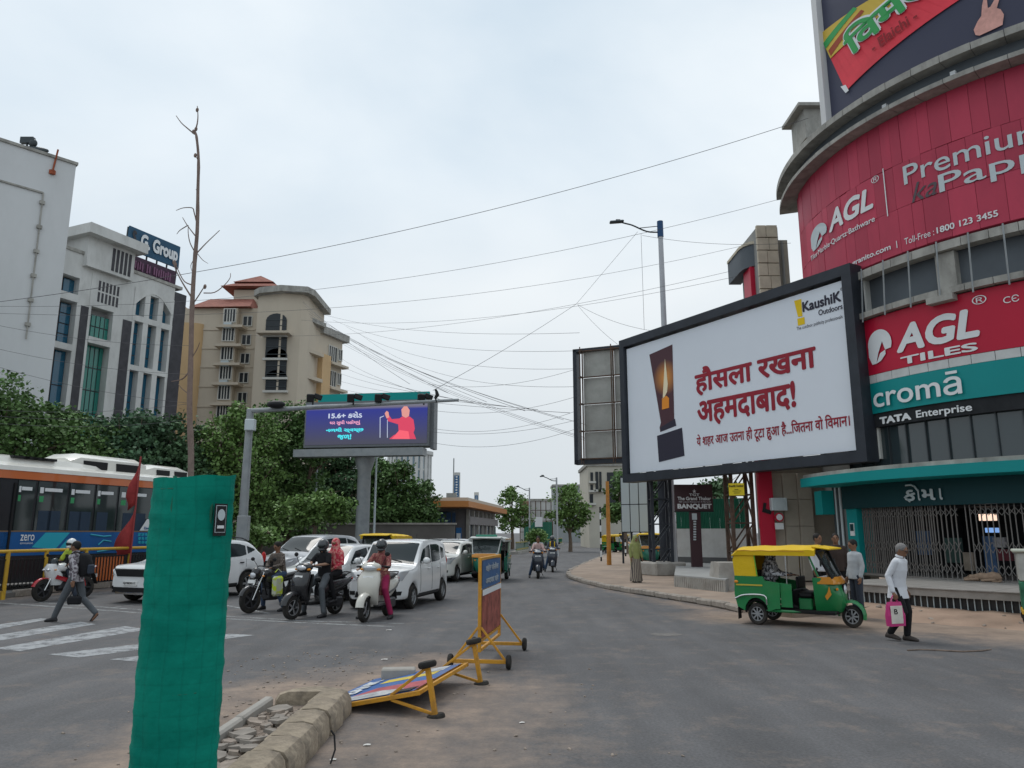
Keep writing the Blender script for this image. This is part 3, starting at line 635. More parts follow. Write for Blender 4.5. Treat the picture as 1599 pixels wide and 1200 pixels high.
# annex left of the round front: stone-clad tower, curved parapet, red banner, beige wall
ax = thing('annex_building', 'beige stone-clad annex with curved balcony behind the large white billboard', 'building')
M_CLAD = pbr('stone_cladding', (.56, .5, .39), .85, var=.15, scale=2, dirt=(.3, .26, .2), damt=.3)
tx0, tx1 = at(1183, 400, 29).x, at(1216, 400, 29).x; TZ = at(1195, 352, 29).z
b = MB(); b.box(((tx0+tx1)/2+.06, 30.2, TZ/2), (tx1-tx0, 2.2, TZ-.1)); b.build('tower_core', M_WALLG, ax)
nr = 26
b = MB(); xa, xb = at(1216, 400, 29.6).x, at(1231, 400, 29.6).x; b.box(((xa+xb)/2, 30.2, TZ/2-.2), (xb-xa, 1.2, TZ-.4)); b.build('side_return', M_BEIGE, ax)
b = MB(); b.tube([(xa+.12, 29.5, .2), (xa+.12, 29.5, TZ-.5)], .06, 8); b.build('downpipe', M_WALLG, ax)
for k in range(nr):
    h = TZ/nr; cut = RND.uniform(.3, .7)
    for f0, f1 in ((0, cut), (cut, 1)):
        b = MB(); b.box((tx0+(tx1-tx0)*(f0+f1)/2, 29.03+RND.uniform(-.012, .012), (k+.5)*h), ((tx1-tx0)*(f1-f0)-.015, .14, h-.035), ch=.01); b.build('cladding_stone', M_CLAD, ax)
b = MB(); p0 = at(1139, 388, 31.6); z1 = at(1160, 386, 30).z; z0 = at(1160, 421, 30).z
sh_ = [(p0.x, 32), (p0.x, 30.3), (p0.x+.08, 29.9), (p0.x+.3, 29.6), (p0.x+.6, 29.5), (tx0+.2, 29.5), (tx0+.2, 32)]
b.prism([(x, y, z0) for x, y in sh_], (0, 0, z1-z0-.05)); b.build('balcony', M_BAND, ax); b = MB(); b.prism([(x-.04, y-.04, z1-.05) for x, y in sh_], (0, 0, .12)); b.build('parapet_cap', M_CLAD, ax)
b = MB(); x0 = at(1168, 440, 30).x; b.box(((x0+tx0)/2+.05, 30.1, (z0+2)/2), (tx0-x0+.1, .9, z0-2.02)); b.build('red_banner', M_RED2, ax)
b = MB(); q0, q1 = at(1185, 780, 27.6), at(1206, 780, 27.6); b.box(((q0.x+q1.x)/2, 27.6, 3.0), (q1.x-q0.x, .2, 3.3)); b.build('red_banner', M_RED2, ax)
b = MB(); b.box((q0.x+.22, 27.48, 2.6), (.32, .03, .14), (0, .3, 0)); b.box((q0.x+.14, 27.47, 2.75), (.1, .03, .3), (0, .2, 0)); b.build('printed_boot', M_BLK, ax)
w0, w1 = at(1200, 780, 27.9), at(1275, 780, 27.2)
for k in range(4):
    for j in range(3):
        b = MB(); W_ = (w1.x-w0.x)/3; b.box((w0.x+W_*(j+.5), 27.9-.12*j, .2+.95*k+.45), (W_-.012, .2, .935), ch=.006); b.build('wall_panel', M_BEIGE, ax)
b = MB(); b.box(((w0.x+w1.x)/2+1.2, 28.6, 2.2), (w1.x-w0.x+2.4, 1, 4.2)); b.build('wall', M_BEIGE, ax)
b = MB(); p = at(1215, 788, 27.4); b.box((p.x, 27.4, p.z), (.55, .35, .45), ch=.02); b.lathe([(.17, 0), (.17, -.02), (.02, -.03)], (p.x, 27.22, p.z), 'y', 14); b.build('air_conditioner', M_LETG, ax)
p = at(1217, 808, 27.3); b = MB(); b.lathe([(.16, 0), (.16, .03)], (p.x, 27.3, p.z), 'y', 18); o = b.build('round_sign', M_RED2, ax); b = MB(); b.lathe([(.11, 0), (.11, .01)], (p.x, 27.28, p.z), 'y', 18); b.box((p.x, 27.27, p.z), (.2, .012, .04)); b.build('sign_face', M_LET, o)
p = at(1217, 822, 27.3); b = MB(); b.box((p.x, 27.3, p.z), (.3, .02, .22)); b.build('notice', M_LET, ax)
# dog asleep on the plinth
dg = MB()
A = R(214.3); B_ = R(217.5); a = Vector((BC[0]+9.15*cos(A), BC[1]+9.15*sin(A), .6)); c_ = Vector((BC[0]+9.15*cos(B_), BC[1]+9.15*sin(B_), .6)); d = c_-a
dp = [a+d*t+Vector((0, 0, h)) for t, h in ((-.62, .05), (-.42, .07), (-.28, .1), (-.1, .11), (.2, .13), (.5, .12), (.8, .14), (1.0, .12), (1.12, .07))]
dg.tube(dp, [.03, .05, .075, .07, .1, .11, .13, .11, .05], 10)
out = Vector((cos(A), sin(A), 0))
for t, l in ((.0, .32), (.1, .36), (.85, .36), (.95, .4)): P = a+d*t+Vector((0, 0, .06)); dg.tube([P, P+out*.16-d*.12, P+out*.22-d*.12-d.normalized()*l*.5-Vector((0, 0, .02))], [.05, .035, .025], 7)
dg.tube([c_+d*.12+Vector((0, 0, .05)), c_+d*.2+out*.2+Vector((0, 0, .03)), c_+out*.35+Vector((0, 0, .03))], [.03, .022, .012], 6)
for s_ in (-.03, .05): P = a-d*.38+Vector((0, 0, .1))+out*s_; dg.tube([P, P+Vector((0, 0, .04))+d*.06, P+d*.12+Vector((0, 0, .0))], [.02, .025, .008], 5)
o = dg.build('dog', pbr('dog_fur', (.3, .21, .15), .95, var=.25, scale=9), smooth=60); tag(o, 'tan dog asleep on the plinth against the steel grille', 'dog')

# ================================================================== BIG WHITE BILLBOARD
M_FRM = pbr('billboard_frame', (.03, .035, .045), .5, var=.2, scale=2); M_FLEX = pbr('flex_white', (.72, .76, .82), .5, var=.02, scale=.5, bump=.06, bscale=1.2); M_RUST = pbr('rusty_steel', (.1, .07, .055), .8, .2, var=.4, scale=4, dirt=(.2, .09, .04), damt=.5)
BA, BB = at(972, 640, 32.7), at(1343, 560, 22.75)
S1 = Flat(BA, BB); z0, z1 = 3.95, 10.22; LB = S1.len
bb_ = thing('billboard', 'large white billboard with red Hindi headline and candle picture', 'billboard', (0, 0, 0))
fl = MB(); fl.add([S1.pt(u, z, o) for u in (.35, LB-.4) for z in (z0+.38, z1-.44) for o in (-.12, -.04)], [(0, 1, 3, 2), (4, 6, 7, 5), (0, 4, 5, 1), (2, 3, 7, 6), (0, 2, 6, 4), (1, 5, 7, 3)]); face = fl.build('flex_sheet', M_FLEX, bb_)
for (u0, za, u1, zb) in ((0, z0, LB, z0+.34), (0, z1-.34, LB, z1), (0, z0+.34, .3, z1-.34), (LB-.34, z0+.34, LB, z1-.34)):
    b = MB(); patch(S1, u0, za, u1, zb, -.5, .1, '', None, None, 1, b); b.build('frame_bar', M_FRM, bb_)
b = MB(); patch(S1, LB-.1, z0+.1, LB+.06, z1-.2, -1.0, -.5, '', None, None, 1, b); b.build('side_sheet', M_CREAMW, bb_)
tr = MB()
for o_ in (-1.15, -1.6):
    tr.bar(S1.pt(LB-.1, z0-.1, o_), S1.pt(LB-.1, z1-.3, o_), .06)
for k in range(7): z = z0+.3+k*.9; tr.bar(S1.pt(LB-.1, z, -1.1), S1.pt(LB-.1, z, -1.65), .05); tr.bar(S1.pt(LB-.1, z, -.5), S1.pt(LB-.1, z+.2, -1.15), .04)
tr.build('ladder', M_RUST, bb_, smooth=None)
bk = MB()
for k in range(9): u = .4+k*(LB-.8)/8; bk.bar(S1.pt(u, z0+.2, -.3), S1.pt(u, z1-.2, -.3), .07)
for k in range(5): z = z0+.5+k*1.3; bk.bar(S1.pt(.1, z, -.22), S1.pt(LB-.2, z, -.22), .06)
bk.build('back_lattice', M_RUST, bb_, smooth=None)
M_HR = pbr('print_maroon', col('#86202e', 1.25), .6, var=.1, scale=.3); M_HD = pbr('print_slate', col('#33313f', 1.0), .6)
def bt(s, ll, ur, mat, bold=.0, **k): return lettering(S1, s, ll, ur, mat, face, off=-.03, bold=bold, **k)
def brect(x0, y0, x1, y1): a = S1.hit(x0, y0); c_ = S1.hit(x1, y1); return a, c_
def btz(s, xl, xr, ztop_px, zbot_px, mat, bold=.0, **k):
    """lettering row: left and right x on the photo, heights read at given pixels"""
    zt = S1.hit(*ztop_px)[1]; zb = S1.hit(*zbot_px)[1]; ul = S1.hit(xl, (ztop_px[1]+zbot_px[1])/2)[0]; ur = S1.hit(xr, ztop_px[1])[0]
    return lettering(S1, s, (ul, zb), (ur, zt), mat, face, off=-.03, bold=bold, px=False, **k)
btz('हौसला रखना', 1084, 1275, (1087, 575), (1090, 619), M_HR, .032); btz('अहमदाबाद!', 1088, 1242, (1089, 625), (1090, 668), M_HR, .032)
btz('ये शहर आज उतना ही टूटा हुआ है...िजतना वो िवमान।', 1087, 1328, (1087, 679), (1089, 702), M_HR, .02)
btz('KaushiK', 1252, 1313, (1252, 472), (1253, 488), M_HD, .035); btz('Outdoors', 1277, 1315, (1278, 484), (1278, 493), M_HD, .015); btz('The outdoor publicity professionals', 1243, 1316, (1243, 511), (1243, 518), M_HD); btz('®', 1311, 1316, (1313, 449), (1313, 454), M_HD)
sh1 = lambda pts, mat, off: shape(S1, pts, mat, face, off)
sh1([(1239, 470), (1250, 467), (1252, 494), (1245, 495)], pbr('print_gold', col('#c9a90f'), .5), -.03); sh1([(1244, 498), (1255, 495), (1256, 506), (1245, 509)], MATS['print_gold'], -.03)
def ramp_mat(name, inner, outer, c, rad):
    m = bpy.data.materials.new(name); m.use_nodes = True; t = m.node_tree; b_ = t.nodes['Principled BSDF']; g = t.nodes.new('ShaderNodeTexCoord'); d_ = t.nodes.new('ShaderNodeVectorMath'); d_.operation = 'DISTANCE'
    d_.inputs[1].default_value = c; t.links.new(g.outputs['Object'], d_.inputs[0]); r_ = t.nodes.new('ShaderNodeMapRange'); r_.inputs[2].default_value = rad; t.links.new(d_.outputs['Value'], r_.inputs[0])
    x = t.nodes.new('ShaderNodeMixRGB'); x.inputs[1].default_value = (*inner, 1); x.inputs[2].default_value = (*outer, 1); t.links.new(r_.outputs[0], x.inputs[0]); t.links.new(x.outputs[0], b_.inputs['Base Color']); b_.inputs['Roughness'].default_value = .6; return m
hc = S1.pt(*S1.hit(1038, 590), -.03); M_FLA = ramp_mat('print_candle_glow', (.75, .3, .05), col('#4a2730', 1.0), hc, .75)
sh1([(1013, 554), (1049, 538), (1052, 660), (1055, 665), (1030, 675), (1029, 668), (1031, 660)], M_FLA, -.032)
sh1([(1030, 668), (1053, 654), (1055, 665), (1031, 674)], M_HD, -.03); sh1([(1025, 681), (1064, 668), (1068, 712), (1028, 722)], M_HD, -.03)
sh1([(1034, 624), (1036, 590), (1037.5, 560), (1039.5, 575), (1042, 600), (1041, 612), (1037, 620)], pbr('print_flame', (.85, .74, .5), .5), -.024); sh1([(1033, 622), (1040, 618), (1044, 622), (1044, 637), (1033, 640)], pbr('print_wax', (.8, .28, .03), .5), -.024)
# trestle legs
def trestle(name, base, top, w, label, parent=None, mat=None):
    t = thing(name, label, 'support', base) if not parent else parent; h = top; k = int(h/1.0)
    for sx in (-1, 1):
        for sy in (-1, 1):
            b = MB(); b.bar((sx*w, sy*w, 0), (sx*w, sy*w, h), .12); o = b.build('post', mat or M_FRM, t)
            if parent: o.location = base
    b = MB()
    for j in range(k):
        za, zb = h*j/k, h*(j+1)/k
        for sx in (-1, 1):
            b.bar((sx*w, -w, za), (sx*w, w, zb), .05); b.bar((-w, sx*w, za), (w, sx*w, zb), .05); b.bar((sx*w, -w, zb), (sx*w, w, zb), .05); b.bar((-w, sx*w, zb), (w, sx*w, zb), .05)
    o = b.build('bracing', mat or M_FRM, t, smooth=None)
    if parent: o.location = base
    return t
tb = S1.pt(1.2, 0, -1.2); tb2 = S1.pt(LB*.62, 0, -1.2); t0 = S1.pt(LB*.28, 0, -1.2)
for u in (.09, .47): p = S1.pt(LB*u, FP, -1.0); trestle('', (p[0], p[1], FP), 6.2, .38, '', bb_, M_RUST if u > .3 else M_FRM)
b = MB(); p = S1.pt(LB*.09, FP, -1.0); b.box((p[0], p[1], .38), (1.5, 1.4, .56), (0, 0, .4), ch=.06); b.build('footing', M_CONC, bb_)
# billboard seen from behind
S2 = Flat(at(897, 640, 38), (at(897, 640, 38).x+6.5, 35.2)); b2 = thing('rear_billboard', 'blank back of a dark-framed billboard left of the white one', 'billboard')
za, zb = at(897, 726, 38).z, at(897, 547, 38).z; L2 = S2.len
M_BACK = pbr('sheet_back', (.4, .4, .37), .7, var=.15, scale=.8, dirt=(.22, .21, .19), damt=.5)
for i in range(4):
    for j in range(4): b = MB(); patch(S2, .5+i*(L2-.6)/4+.02, za+.25+j*(zb-za-.4)/4+.02, .5+(i+1)*(L2-.6)/4-.02, za+.25+(j+1)*(zb-za-.4)/4-.02, -.05, 0, '', None, None, 1, b); b.build('back_sheet', M_BACK, b2)
for (u0, a_, u1, c_) in ((0, za, L2, za+.22), (0, zb-.16, L2, zb), (0, za, .2, zb)): b = MB(); patch(S2, u0, a_, u1, c_, -.35, .15, '', None, None, 1, b); b.build('frame_bar', M_FRM, b2)
b = MB()
for i in range(5): u = .5+i*(L2-.6)/4; b.bar(S2.pt(u, za, .12), S2.pt(u, zb, .12), .07); b.bar(S2.pt(u, za, .5), S2.pt(u, zb, .5), .05)
for j in range(5): z = za+.25+j*(zb-za-.4)/4; b.bar(S2.pt(.3, z, .16), S2.pt(L2, z, .16), .06); b.bar(S2.pt(.5, z, .12), S2.pt(.5, z, .5), .05)
b.build('lattice', M_RUST, b2, smooth=None)
b = MB(); p = S2.pt(4.2, 0, -.6); b.tube([(p[0], p[1], 0), (p[0], p[1], za+2)], .22, 12); b.build('post', M_FRM, b2)
# ================================================================== BUILDINGS ON THE LEFT
def atz(x, y, z): return gp(x, y, z)
M_WB = pbr('tower_white', (.6, .61, .615), .8, var=.05, scale=.15, dirt=(.4, .41, .4), damt=.35, dscale=.25, stretch=(1, 1, .35))
M_SGW = pbr('sg_white', (.6, .6, .58), .85, var=.1, scale=.5, dirt=(.3, .29, .27), damt=.5, dscale=.7, stretch=(1, 1, .4)); M_SGD = pbr('sg_dark', (.05, .048, .055), .5, var=.3, scale=1.5)
M_BGL = pbr('blue_glass', (.015, .1, .17), .08, spec=.7); M_GGL = pbr('green_glass', (.03, .2, .16), .1, spec=.6)
def slab(surf, u0, z0, u1, z1, d0, d1, name, mat, parent): b = MB(); patch(surf, u0, z0, u1, z1, d0, d1, '', None, None, 1, b); return b.build(name, mat, parent)
# white windowless tower
Pr = at(119, 258, 50); ZT_ = Pr.z; Pl = atz(0, 220, ZT_); dv = (Pl-Pr); Pl2 = Pr+dv*2.2
SW = Flat(Pl2, Pr); tw = thing('white_tower', 'tall windowless white tower at the left edge', 'building')
b = MB(); A_, B_ = Vector((Pl2.x, Pl2.y, 0)), Vector((Pr.x, Pr.y, 0)); n_ = -SW.n*16
b.prism([A_, B_, B_+n_, A_+n_], (0, 0, ZT_)); b.build('wall', M_WB, tw)
slab(SW, -.1, ZT_-.02, SW.len+.1, ZT_+.18, -16, .12, 'coping', M_CORN, tw)
uh, zh = SW.hit(67, 302); slab(SW, 0, zh-.06, uh, zh+.06, 0, .1, 'ledge', M_CORN, tw)
b = MB(); b.tube([SW.pt(uh, zh, .1), SW.pt(*SW.hit(40, 530), .1)], .05, 6); b.build('downpipe', M_CORN, tw)
for k in range(6): f = (k+.4)/6; q = SW.hit(67-27*f, 302+228*f); slab(SW, q[0]-.16, q[1]-.12, q[0]+.16, q[1]+.12, .02, .18, 'pipe_bracket', M_CORN, tw)
b = MB(); q0, q1 = SW.hit(89, 243), SW.hit(81, 270); b.tube([SW.pt(q0[0], q0[1]+.4, .1), SW.pt(*q1, .1)], .06, 6); b.box(SW.pt(*q1, .1), (.32, .25, .3)); b.build('rusty_pipe', pbr('rust', (.3, .08, .04), .9, var=.3), tw)
b = MB(); q = SW.hit(48, 228); P = Vector(SW.pt(q[0], ZT_, -1)); b.tube([P, P+Vector((0, 0, 1.3))], .07, 6); b.box(P+Vector((0, 0, 1.1)), (.9, .3, .45)); b.ell(P+Vector((.4, 0, .9)), (.3, .2, .3)); b.ell(P+Vector((.2, 0, .3)), (1.4, .3, .35)); b.build('roof_antenna', M_MULL, tw)
# office block with blue and green glass
Q = at(279, 452, 72); ZS = Q.z; Ql = atz(85, 382, ZS); SS = Flat(Ql, Q); sgb = thing('office_block', 'white office block with blue windows, green atrium glass and roof sign', 'building')
A_, B_ = Vector((Ql.x, Ql.y, 0)), Vector((Q.x, Q.y, 0)); b = MB(); n_ = -SS.n*14-SS.u*3
b.prism([A_-SS.u*4-SS.n*.9, B_-SS.n*.9, B_+n_, A_+n_], (0, 0, ZS)); b.build('wall', pbr('sg_back', (.3, .3, .3), .8), sgb)
def sr(x0, y0, x1, y1, d0, d1, name, mat, par=None, pad=0):
    a, c = SS.hit(x0, y0), SS.hit(x1, y1); return slab(SS, a[0], a[1], c[0], c[1], d0, d1, name, mat, par or sgb)
def fw(name, holes_px, mat):   # facade front as separate solid strips around the openings
    pass
U = lambda x, y: SS.hit(x, y)[0]
Zc = lambda x, y: SS.hit(x, y)[1]
uL, uR = U(85, 500), SS.len
zTop, z3, z2, z1_, z0_ = ZS, Zc(215, 508), Zc(215, 575), Zc(215, 590), 0
# columns between bays (u) : left bay | dark | atrium | dark | right bay (three windows) | dark edge
uu = {k: U(*p) for k, p in dict(a=(97, 520), b=(108, 520), c=(122, 520), d=(134, 520), e=(138, 520), f=(174, 520), g=(190, 520), h=(204, 520), i=(206, 520), r=(264, 560), s=(278, 520)).items()}
slab(SS, uL-4, 0, uu['a']-.6, ZS, -.9, 0, 'facade_strip', M_SGW, sgb)
slab(SS, uu['b']+.4, 0, uu['c'], ZS, -.9, 0, 'facade_strip', M_SGW, sgb)
slab(SS, uu['c'], 0, uu['d'], Zc(130, 478), -.9, .05, 'dark_strip', M_SGD, sgb); slab(SS, uu['c'], Zc(130, 478), uu['d'], ZS, -.9, 0, 'facade_strip', M_SGW, sgb)
slab(SS, uu['d'], 0, uu['e'], ZS, -.9, .03, 'facade_strip', M_SGW, sgb)
slab(SS, uu['e'], Zc(150, 480), uu['g'], ZS, -.9, 0, 'facade_strip', M_SGW, sgb); slab(SS, uu['f'], 0, uu['g'], Zc(150, 480), -.9, 0, 'facade_strip', M_SGW, sgb)
slab(SS, uu['g'], 0, uu['h'], Zc(196, 500), -.9, .05, 'dark_strip', M_SGD, sgb); slab(SS, uu['g'], Zc(196, 500), uu['h'], ZS, -.9, 0, 'facade_strip', M_SGW, sgb)
slab(SS, uu['r'], 0, uu['s']+.6, ZS-.4, -.9, .06, 'dark_strip', M_SGD, sgb)
zA0, zA1 = Zc(215, 493), Zc(215, 470)
slab(SS, uu['h'], zA1+.9, uu['r'], ZS, -.9, 0, 'facade_strip', M_SGW, sgb)
for za_, zb_ in ((Zc(215, 580), Zc(215, 572)), (Zc(215, 502), zA0)): slab(SS, uu['h'], za_, uu['r'], zb_, -.9, .04, 'floor_band', M_SGW, sgb)
w_ = (uu['r']-uu['h'])
for k in range(4): slab(SS, uu['h']+w_*(k/3)-.28 if k else uu['h'], 0, uu['h']+w_*(k/3)+.28, zA1+.9, -.9, .02, 'pier', M_SGW, sgb)
def gwin(u0, z0, u1, z1, nu, nz, mat, par, d=-.7):
    w = slab(SS, u0, z0, u1, z1, d-.1, d, 'window', M_SGD, par)
    for i in range(nu):
        for j in range(nz): slab(SS, u0+(u1-u0)*i/nu+.05, z0+(z1-z0)*j/nz+.05, u0+(u1-u0)*(i+1)/nu-.05, z0+(z1-z0)*(j+1)/nz-.05, d, d+.06, 'pane', mat, w)
for k in range(3):
    u0, u1 = uu['h']+w_*k/3+.25, uu['h']+w_*(k+1)/3-.25
    gwin(u0, 2, u1, Zc(215, 580), 2, 5, M_BGL, sgb); gwin(u0, Zc(215, 572), u1, Zc(215, 502), 2, 4, M_BGL, sgb)
    ah = (.9, 1.5, .7)[k]; gwin(u0, zA0, u1, zA1+ah-.2 if k == 1 else zA1+.4, 2, 1, M_BGL, sgb)
ar = MB(); pts = []
for k in range(13): t = k/12; pts.append((uu['h']+w_*t, zA1-.6+1.7*sin(pi*t)))
for i in range(12):
    (a0, c0), (a1, c1) = pts[i], pts[i+1]; V = [SS.pt(a0, c0, d) for d in (-.7, .05)]+[SS.pt(a1, c1, d) for d in (-.7, .05)]+[SS.pt(a0, zA1+1.2, d) for d in (-.7, .05)]+[SS.pt(a1, zA1+1.2, d) for d in (-.7, .05)]
    ar.add(V, [(0, 2, 3, 1), (1, 3, 7, 5), (4, 5, 7, 6), (0, 4, 6, 2)])
ar.build('arch', M_SGW, sgb)
gwin(uu['e'], 2, uu['f'], Zc(150, 538), 5, 8, M_GGL, sgb, -.8); gwin(uu['e'], Zc(150, 528), uu['f'], Zc(150, 490), 5, 2, M_GGL, sgb, -.5); slab(SS, uu['e'], Zc(150, 538), uu['f'], Zc(150, 528), -.9, .1, 'floor_band', M_SGW, sgb)
gwin(uu['a'], 2, uu['b']+.4, Zc(100, 546), 1, 5, M_BGL, sgb); gwin(uu['a'], Zc(100, 536), uu['b']+.4, Zc(103, 470), 1, 4, M_BGL, sgb); gwin(uu['a'], Zc(103, 455), uu['b']+.6, Zc(103, 430), 1, 1, M_BGL, sgb)
slab(SS, uu['a']-.6, Zc(103, 428), uu['b']+.4, ZS, -.9, 0, 'facade_strip', M_SGW, sgb); slab(SS, uu['a']-.6, Zc(103, 468), uu['b']+.4, Zc(103, 456), -.9, .1, 'floor_band', M_SGW, sgb); slab(SS, uu['a']-.6, Zc(100, 546), uu['b']+.4, Zc(100, 536), -.9, .1, 'floor_band', M_SGW, sgb)
q0, q1 = SS.hit(150, 472), SS.hit(188, 448)
for i in range(6):
    for j in range(2): slab(SS, q0[0]+(q1[0]-q0[0])*i/6+.08, q0[1]+(q1[1]-q0[1])*j/2+.08, q0[0]+(q1[0]-q0[0])*(i+1)/6-.08, q0[1]+(q1[1]-q0[1])*(j+1)/2-.08, -.05, .02, 'vent_opening', M_SGD, sgb)
q0, q1 = SS.hit(128, 420), SS.hit(205, 405); slab(SS, q0[0], ZS-1.0, q1[0], ZS+1.7, -4, .5, 'roof_box', M_SGW, sgb); slab(SS, q0[0]-.6, ZS+1.7, q1[0]+.6, ZS+2.6, -5, 1.4, 'roof_slab', M_SGW, sgb)
for i in range(5): slab(SS, q0[0]+2.4+(q1[0]-q0[0]-2.6)*i/5, ZS-.7, q0[0]+2.4+(q1[0]-q0[0]-2.6)*(i+.6)/5, ZS+1.4, .45, .55, 'vent_opening', M_SGD, sgb)
slab(SS, uL-3, ZS, uu['s'], ZS+.3, -.9, .1, 'parapet', M_CORN, sgb); slab(SS, uL-4, ZS, q1[0]+2, ZS+4.0, -13, -7, 'roof_block', M_SGW, sgb)
SSs = Flat(SS.pt(0, 0, -.5), SS.pt(SS.len, 0, -.5)); a, c = SSs.hit(197, 428), SSs.hit(276, 428); zt0 = SSs.hit(240, 420)[1]
us0, us1 = SSs.hit(196, 420)[0], SSs.hit(277, 440)[0]; zs0 = ZS+1.1
sn = slab(SSs, us0, zs0+1.2, us1, zs0+3.5, -.15, 0, 'roof_sign', pbr('sg_sign', col('#27485f'), .6, var=.15, scale=.6), sgb); lettering(SSs, '.G. Group', (us0+(us1-us0)*.17, zs0+1.4), (us1-.3, zs0+3.2), M_LET, sn, off=.1, bold=.05, px=False); lettering(SSs, 'S', (us0+.3, zs0+1.9), (us0+(us1-us0)*.13, zs0+3.2), M_SGD, sn, off=.1, bold=.05, px=False)
sn = slab(SSs, us0+.2, zs0-.9, us1-.3, zs0+.8, -.15, 0, 'roof_sign', pbr('sg_sign2', col('#3c2838'), .6, var=.3, scale=1), sgb); M_SGT = pbr('sg_txt', col('#6d4a62'), .6); [slab(SSs, us0+.6+(us1-us0-1.4)*k/17, zs0-.5+.1*(k % 2), us0+.6+(us1-us0-1.4)*(k+.55)/17, zs0+.4-.08*(k % 3), 0, .1, 'worn_letter', M_SGT, sn) for k in range(17) if k not in (5, 8)]
b = MB()
for k in range(6): u = us0+(us1-us0)*k/5; b.bar(SSs.pt(u, ZS, -.4), SSs.pt(u, zs0+3.4, -.2), .12)
b.build('sign_frame', M_MULL, sgb, smooth=None)
# ---- beige apartment block
M_AP = pbr('apartment_beige', (.55, .48, .385), .9, var=.06, scale=.3, dirt=(.33, .29, .24), damt=.4, dscale=.6, stretch=(1, 1, .3)); M_AP2 = pbr('apartment_tan', (.58, .4, .22), .9, var=.08, scale=.3)
M_ROOF = pbr('roof_tile', (.26, .1, .075), .85, var=.3, scale=2); M_WFR = pbr('window_white', (.55, .54, .5), .7); M_WDK = pbr('window_dark', (.03, .035, .04), .2)
ap = thing('apartment_block', 'beige apartment block with rounded stair tower and red tiled roofs', 'building')
YA = 86
def afl(x0, x1, Y0, Y1): return Flat(at(x0, 600, Y0), at(x1, 600, Y1))
SL = afl(262, 393, 86, 86); ST = afl(392, 472, 82, 82); SR = afl(464, 532, 84, 92)
zL = at(330, 482, 86).z; zTw = at(430, 461, 82).z
def blk(surf, u0, u1, z1, dep, mat, name='wall'): return slab(surf, u0, 0, u1, z1, -dep, 0, name, mat, ap)
uA, uB, uC = SL.hit(272, 600)[0], SL.hit(308, 600)[0], SL.hit(393, 600)[0]
blk(SL, -2.2, uA, at(280, 475, 86).z, 10, M_AP)
# rounded tan corner
b = MB(); cx = (uA+uB)/2-.3; zr = at(300, 507, 86).z
rs = [[SL.pt(cx+1.9*cos(t), z, 1.1*sin(t)-.2) for t in [pi*k/12 for k in range(13)]]+[SL.pt(cx-1.9, z, -6), ] for z in (0, zr)]; b.rings(rs); b.build('rounded_corner', M_AP2, ap)
blk(SL, uA, uC+1, zL, 10, M_AP); u0, u1 = SL.hit(345, 600)[0], SL.hit(368, 600)[0]
slab(SL, u0, 0, u1, zL-.3, 0, 1.0, 'bay', M_AP, ap)
rf = MB(); rv = [SL.pt(uB-1.5, zL, .6), SL.pt(uC-.5, zL, .9), SL.pt(uC-1.5, zL+2.1, -3), SL.pt(uB-.5, zL+2.1, -3), SL.pt(uB-1.5, zL, -8), SL.pt(uC-.5, zL, -8)]
rf.add(rv, [(0, 1, 2, 3), (3, 2, 5, 4), (0, 3, 4), (1, 5, 2), (0, 4, 5, 1)]); rf.build('tiled_roof', M_ROOF, ap)
def awin(surf, uc, zc, w, h, d=0, bars=3, ac=False):
    o = slab(surf, uc-w/2, zc-h/2, uc+w/2, zc+h/2, d-.02, d+.06, 'window', M_WDK, ap)
    for u_, v_, uu_, vv_ in ((uc-w/2-.1, zc-h/2-.1, uc+w/2+.1, zc-h/2), (uc-w/2-.1, zc+h/2, uc+w/2+.1, zc+h/2+.1), (uc-w/2-.1, zc-h/2, uc-w/2, zc+h/2), (uc+w/2, zc-h/2, uc+w/2+.1, zc+h/2)): slab(surf, u_, v_, uu_, vv_, d, d+.14, 'frame', M_WFR, o)
    for k in range(1, bars+1): q = uc-w/2+w*k/(bars+1); slab(surf, q-.06, zc-h/2, q+.06, zc+h/2, d+.04, d+.1, 'frame', M_WFR, o)
    if ac: b = MB(); b.box(surf.pt(uc, zc-h/2-.55, d+.35), (.9, .6, .6)); b.build('air_conditioner', M_LETG, o)
zs = [at(357, y, 86).z for y in (497, 526, 555, 585, 616, 646)]
for k, z in enumerate(zs):
    awin(SL, (u0+u1)/2, z, 1.25, 1.5, 1.0, 3, k in (0, 2, 3)); slab(SL, u0-.5, z-1.55, u1+.9, z-1.25, 0, 1.7, 'balcony_slab', M_AP, ap)
    slab(SL, uA, z-1.5, uC, z-1.36, 0, .1, 'string_course', M_AP, ap); awin(SL, SL.hit(388, 525)[0]-.2, z-.4, .95, 1.1, 0, 1)
    awin(SL, -1.3, z-.2, .8, 1.0, 0, 0); slab(SL, -2.4, z-1.5, uA-.3, z-1.2, 0, .8, 'balcony_slab', M_AP, ap)
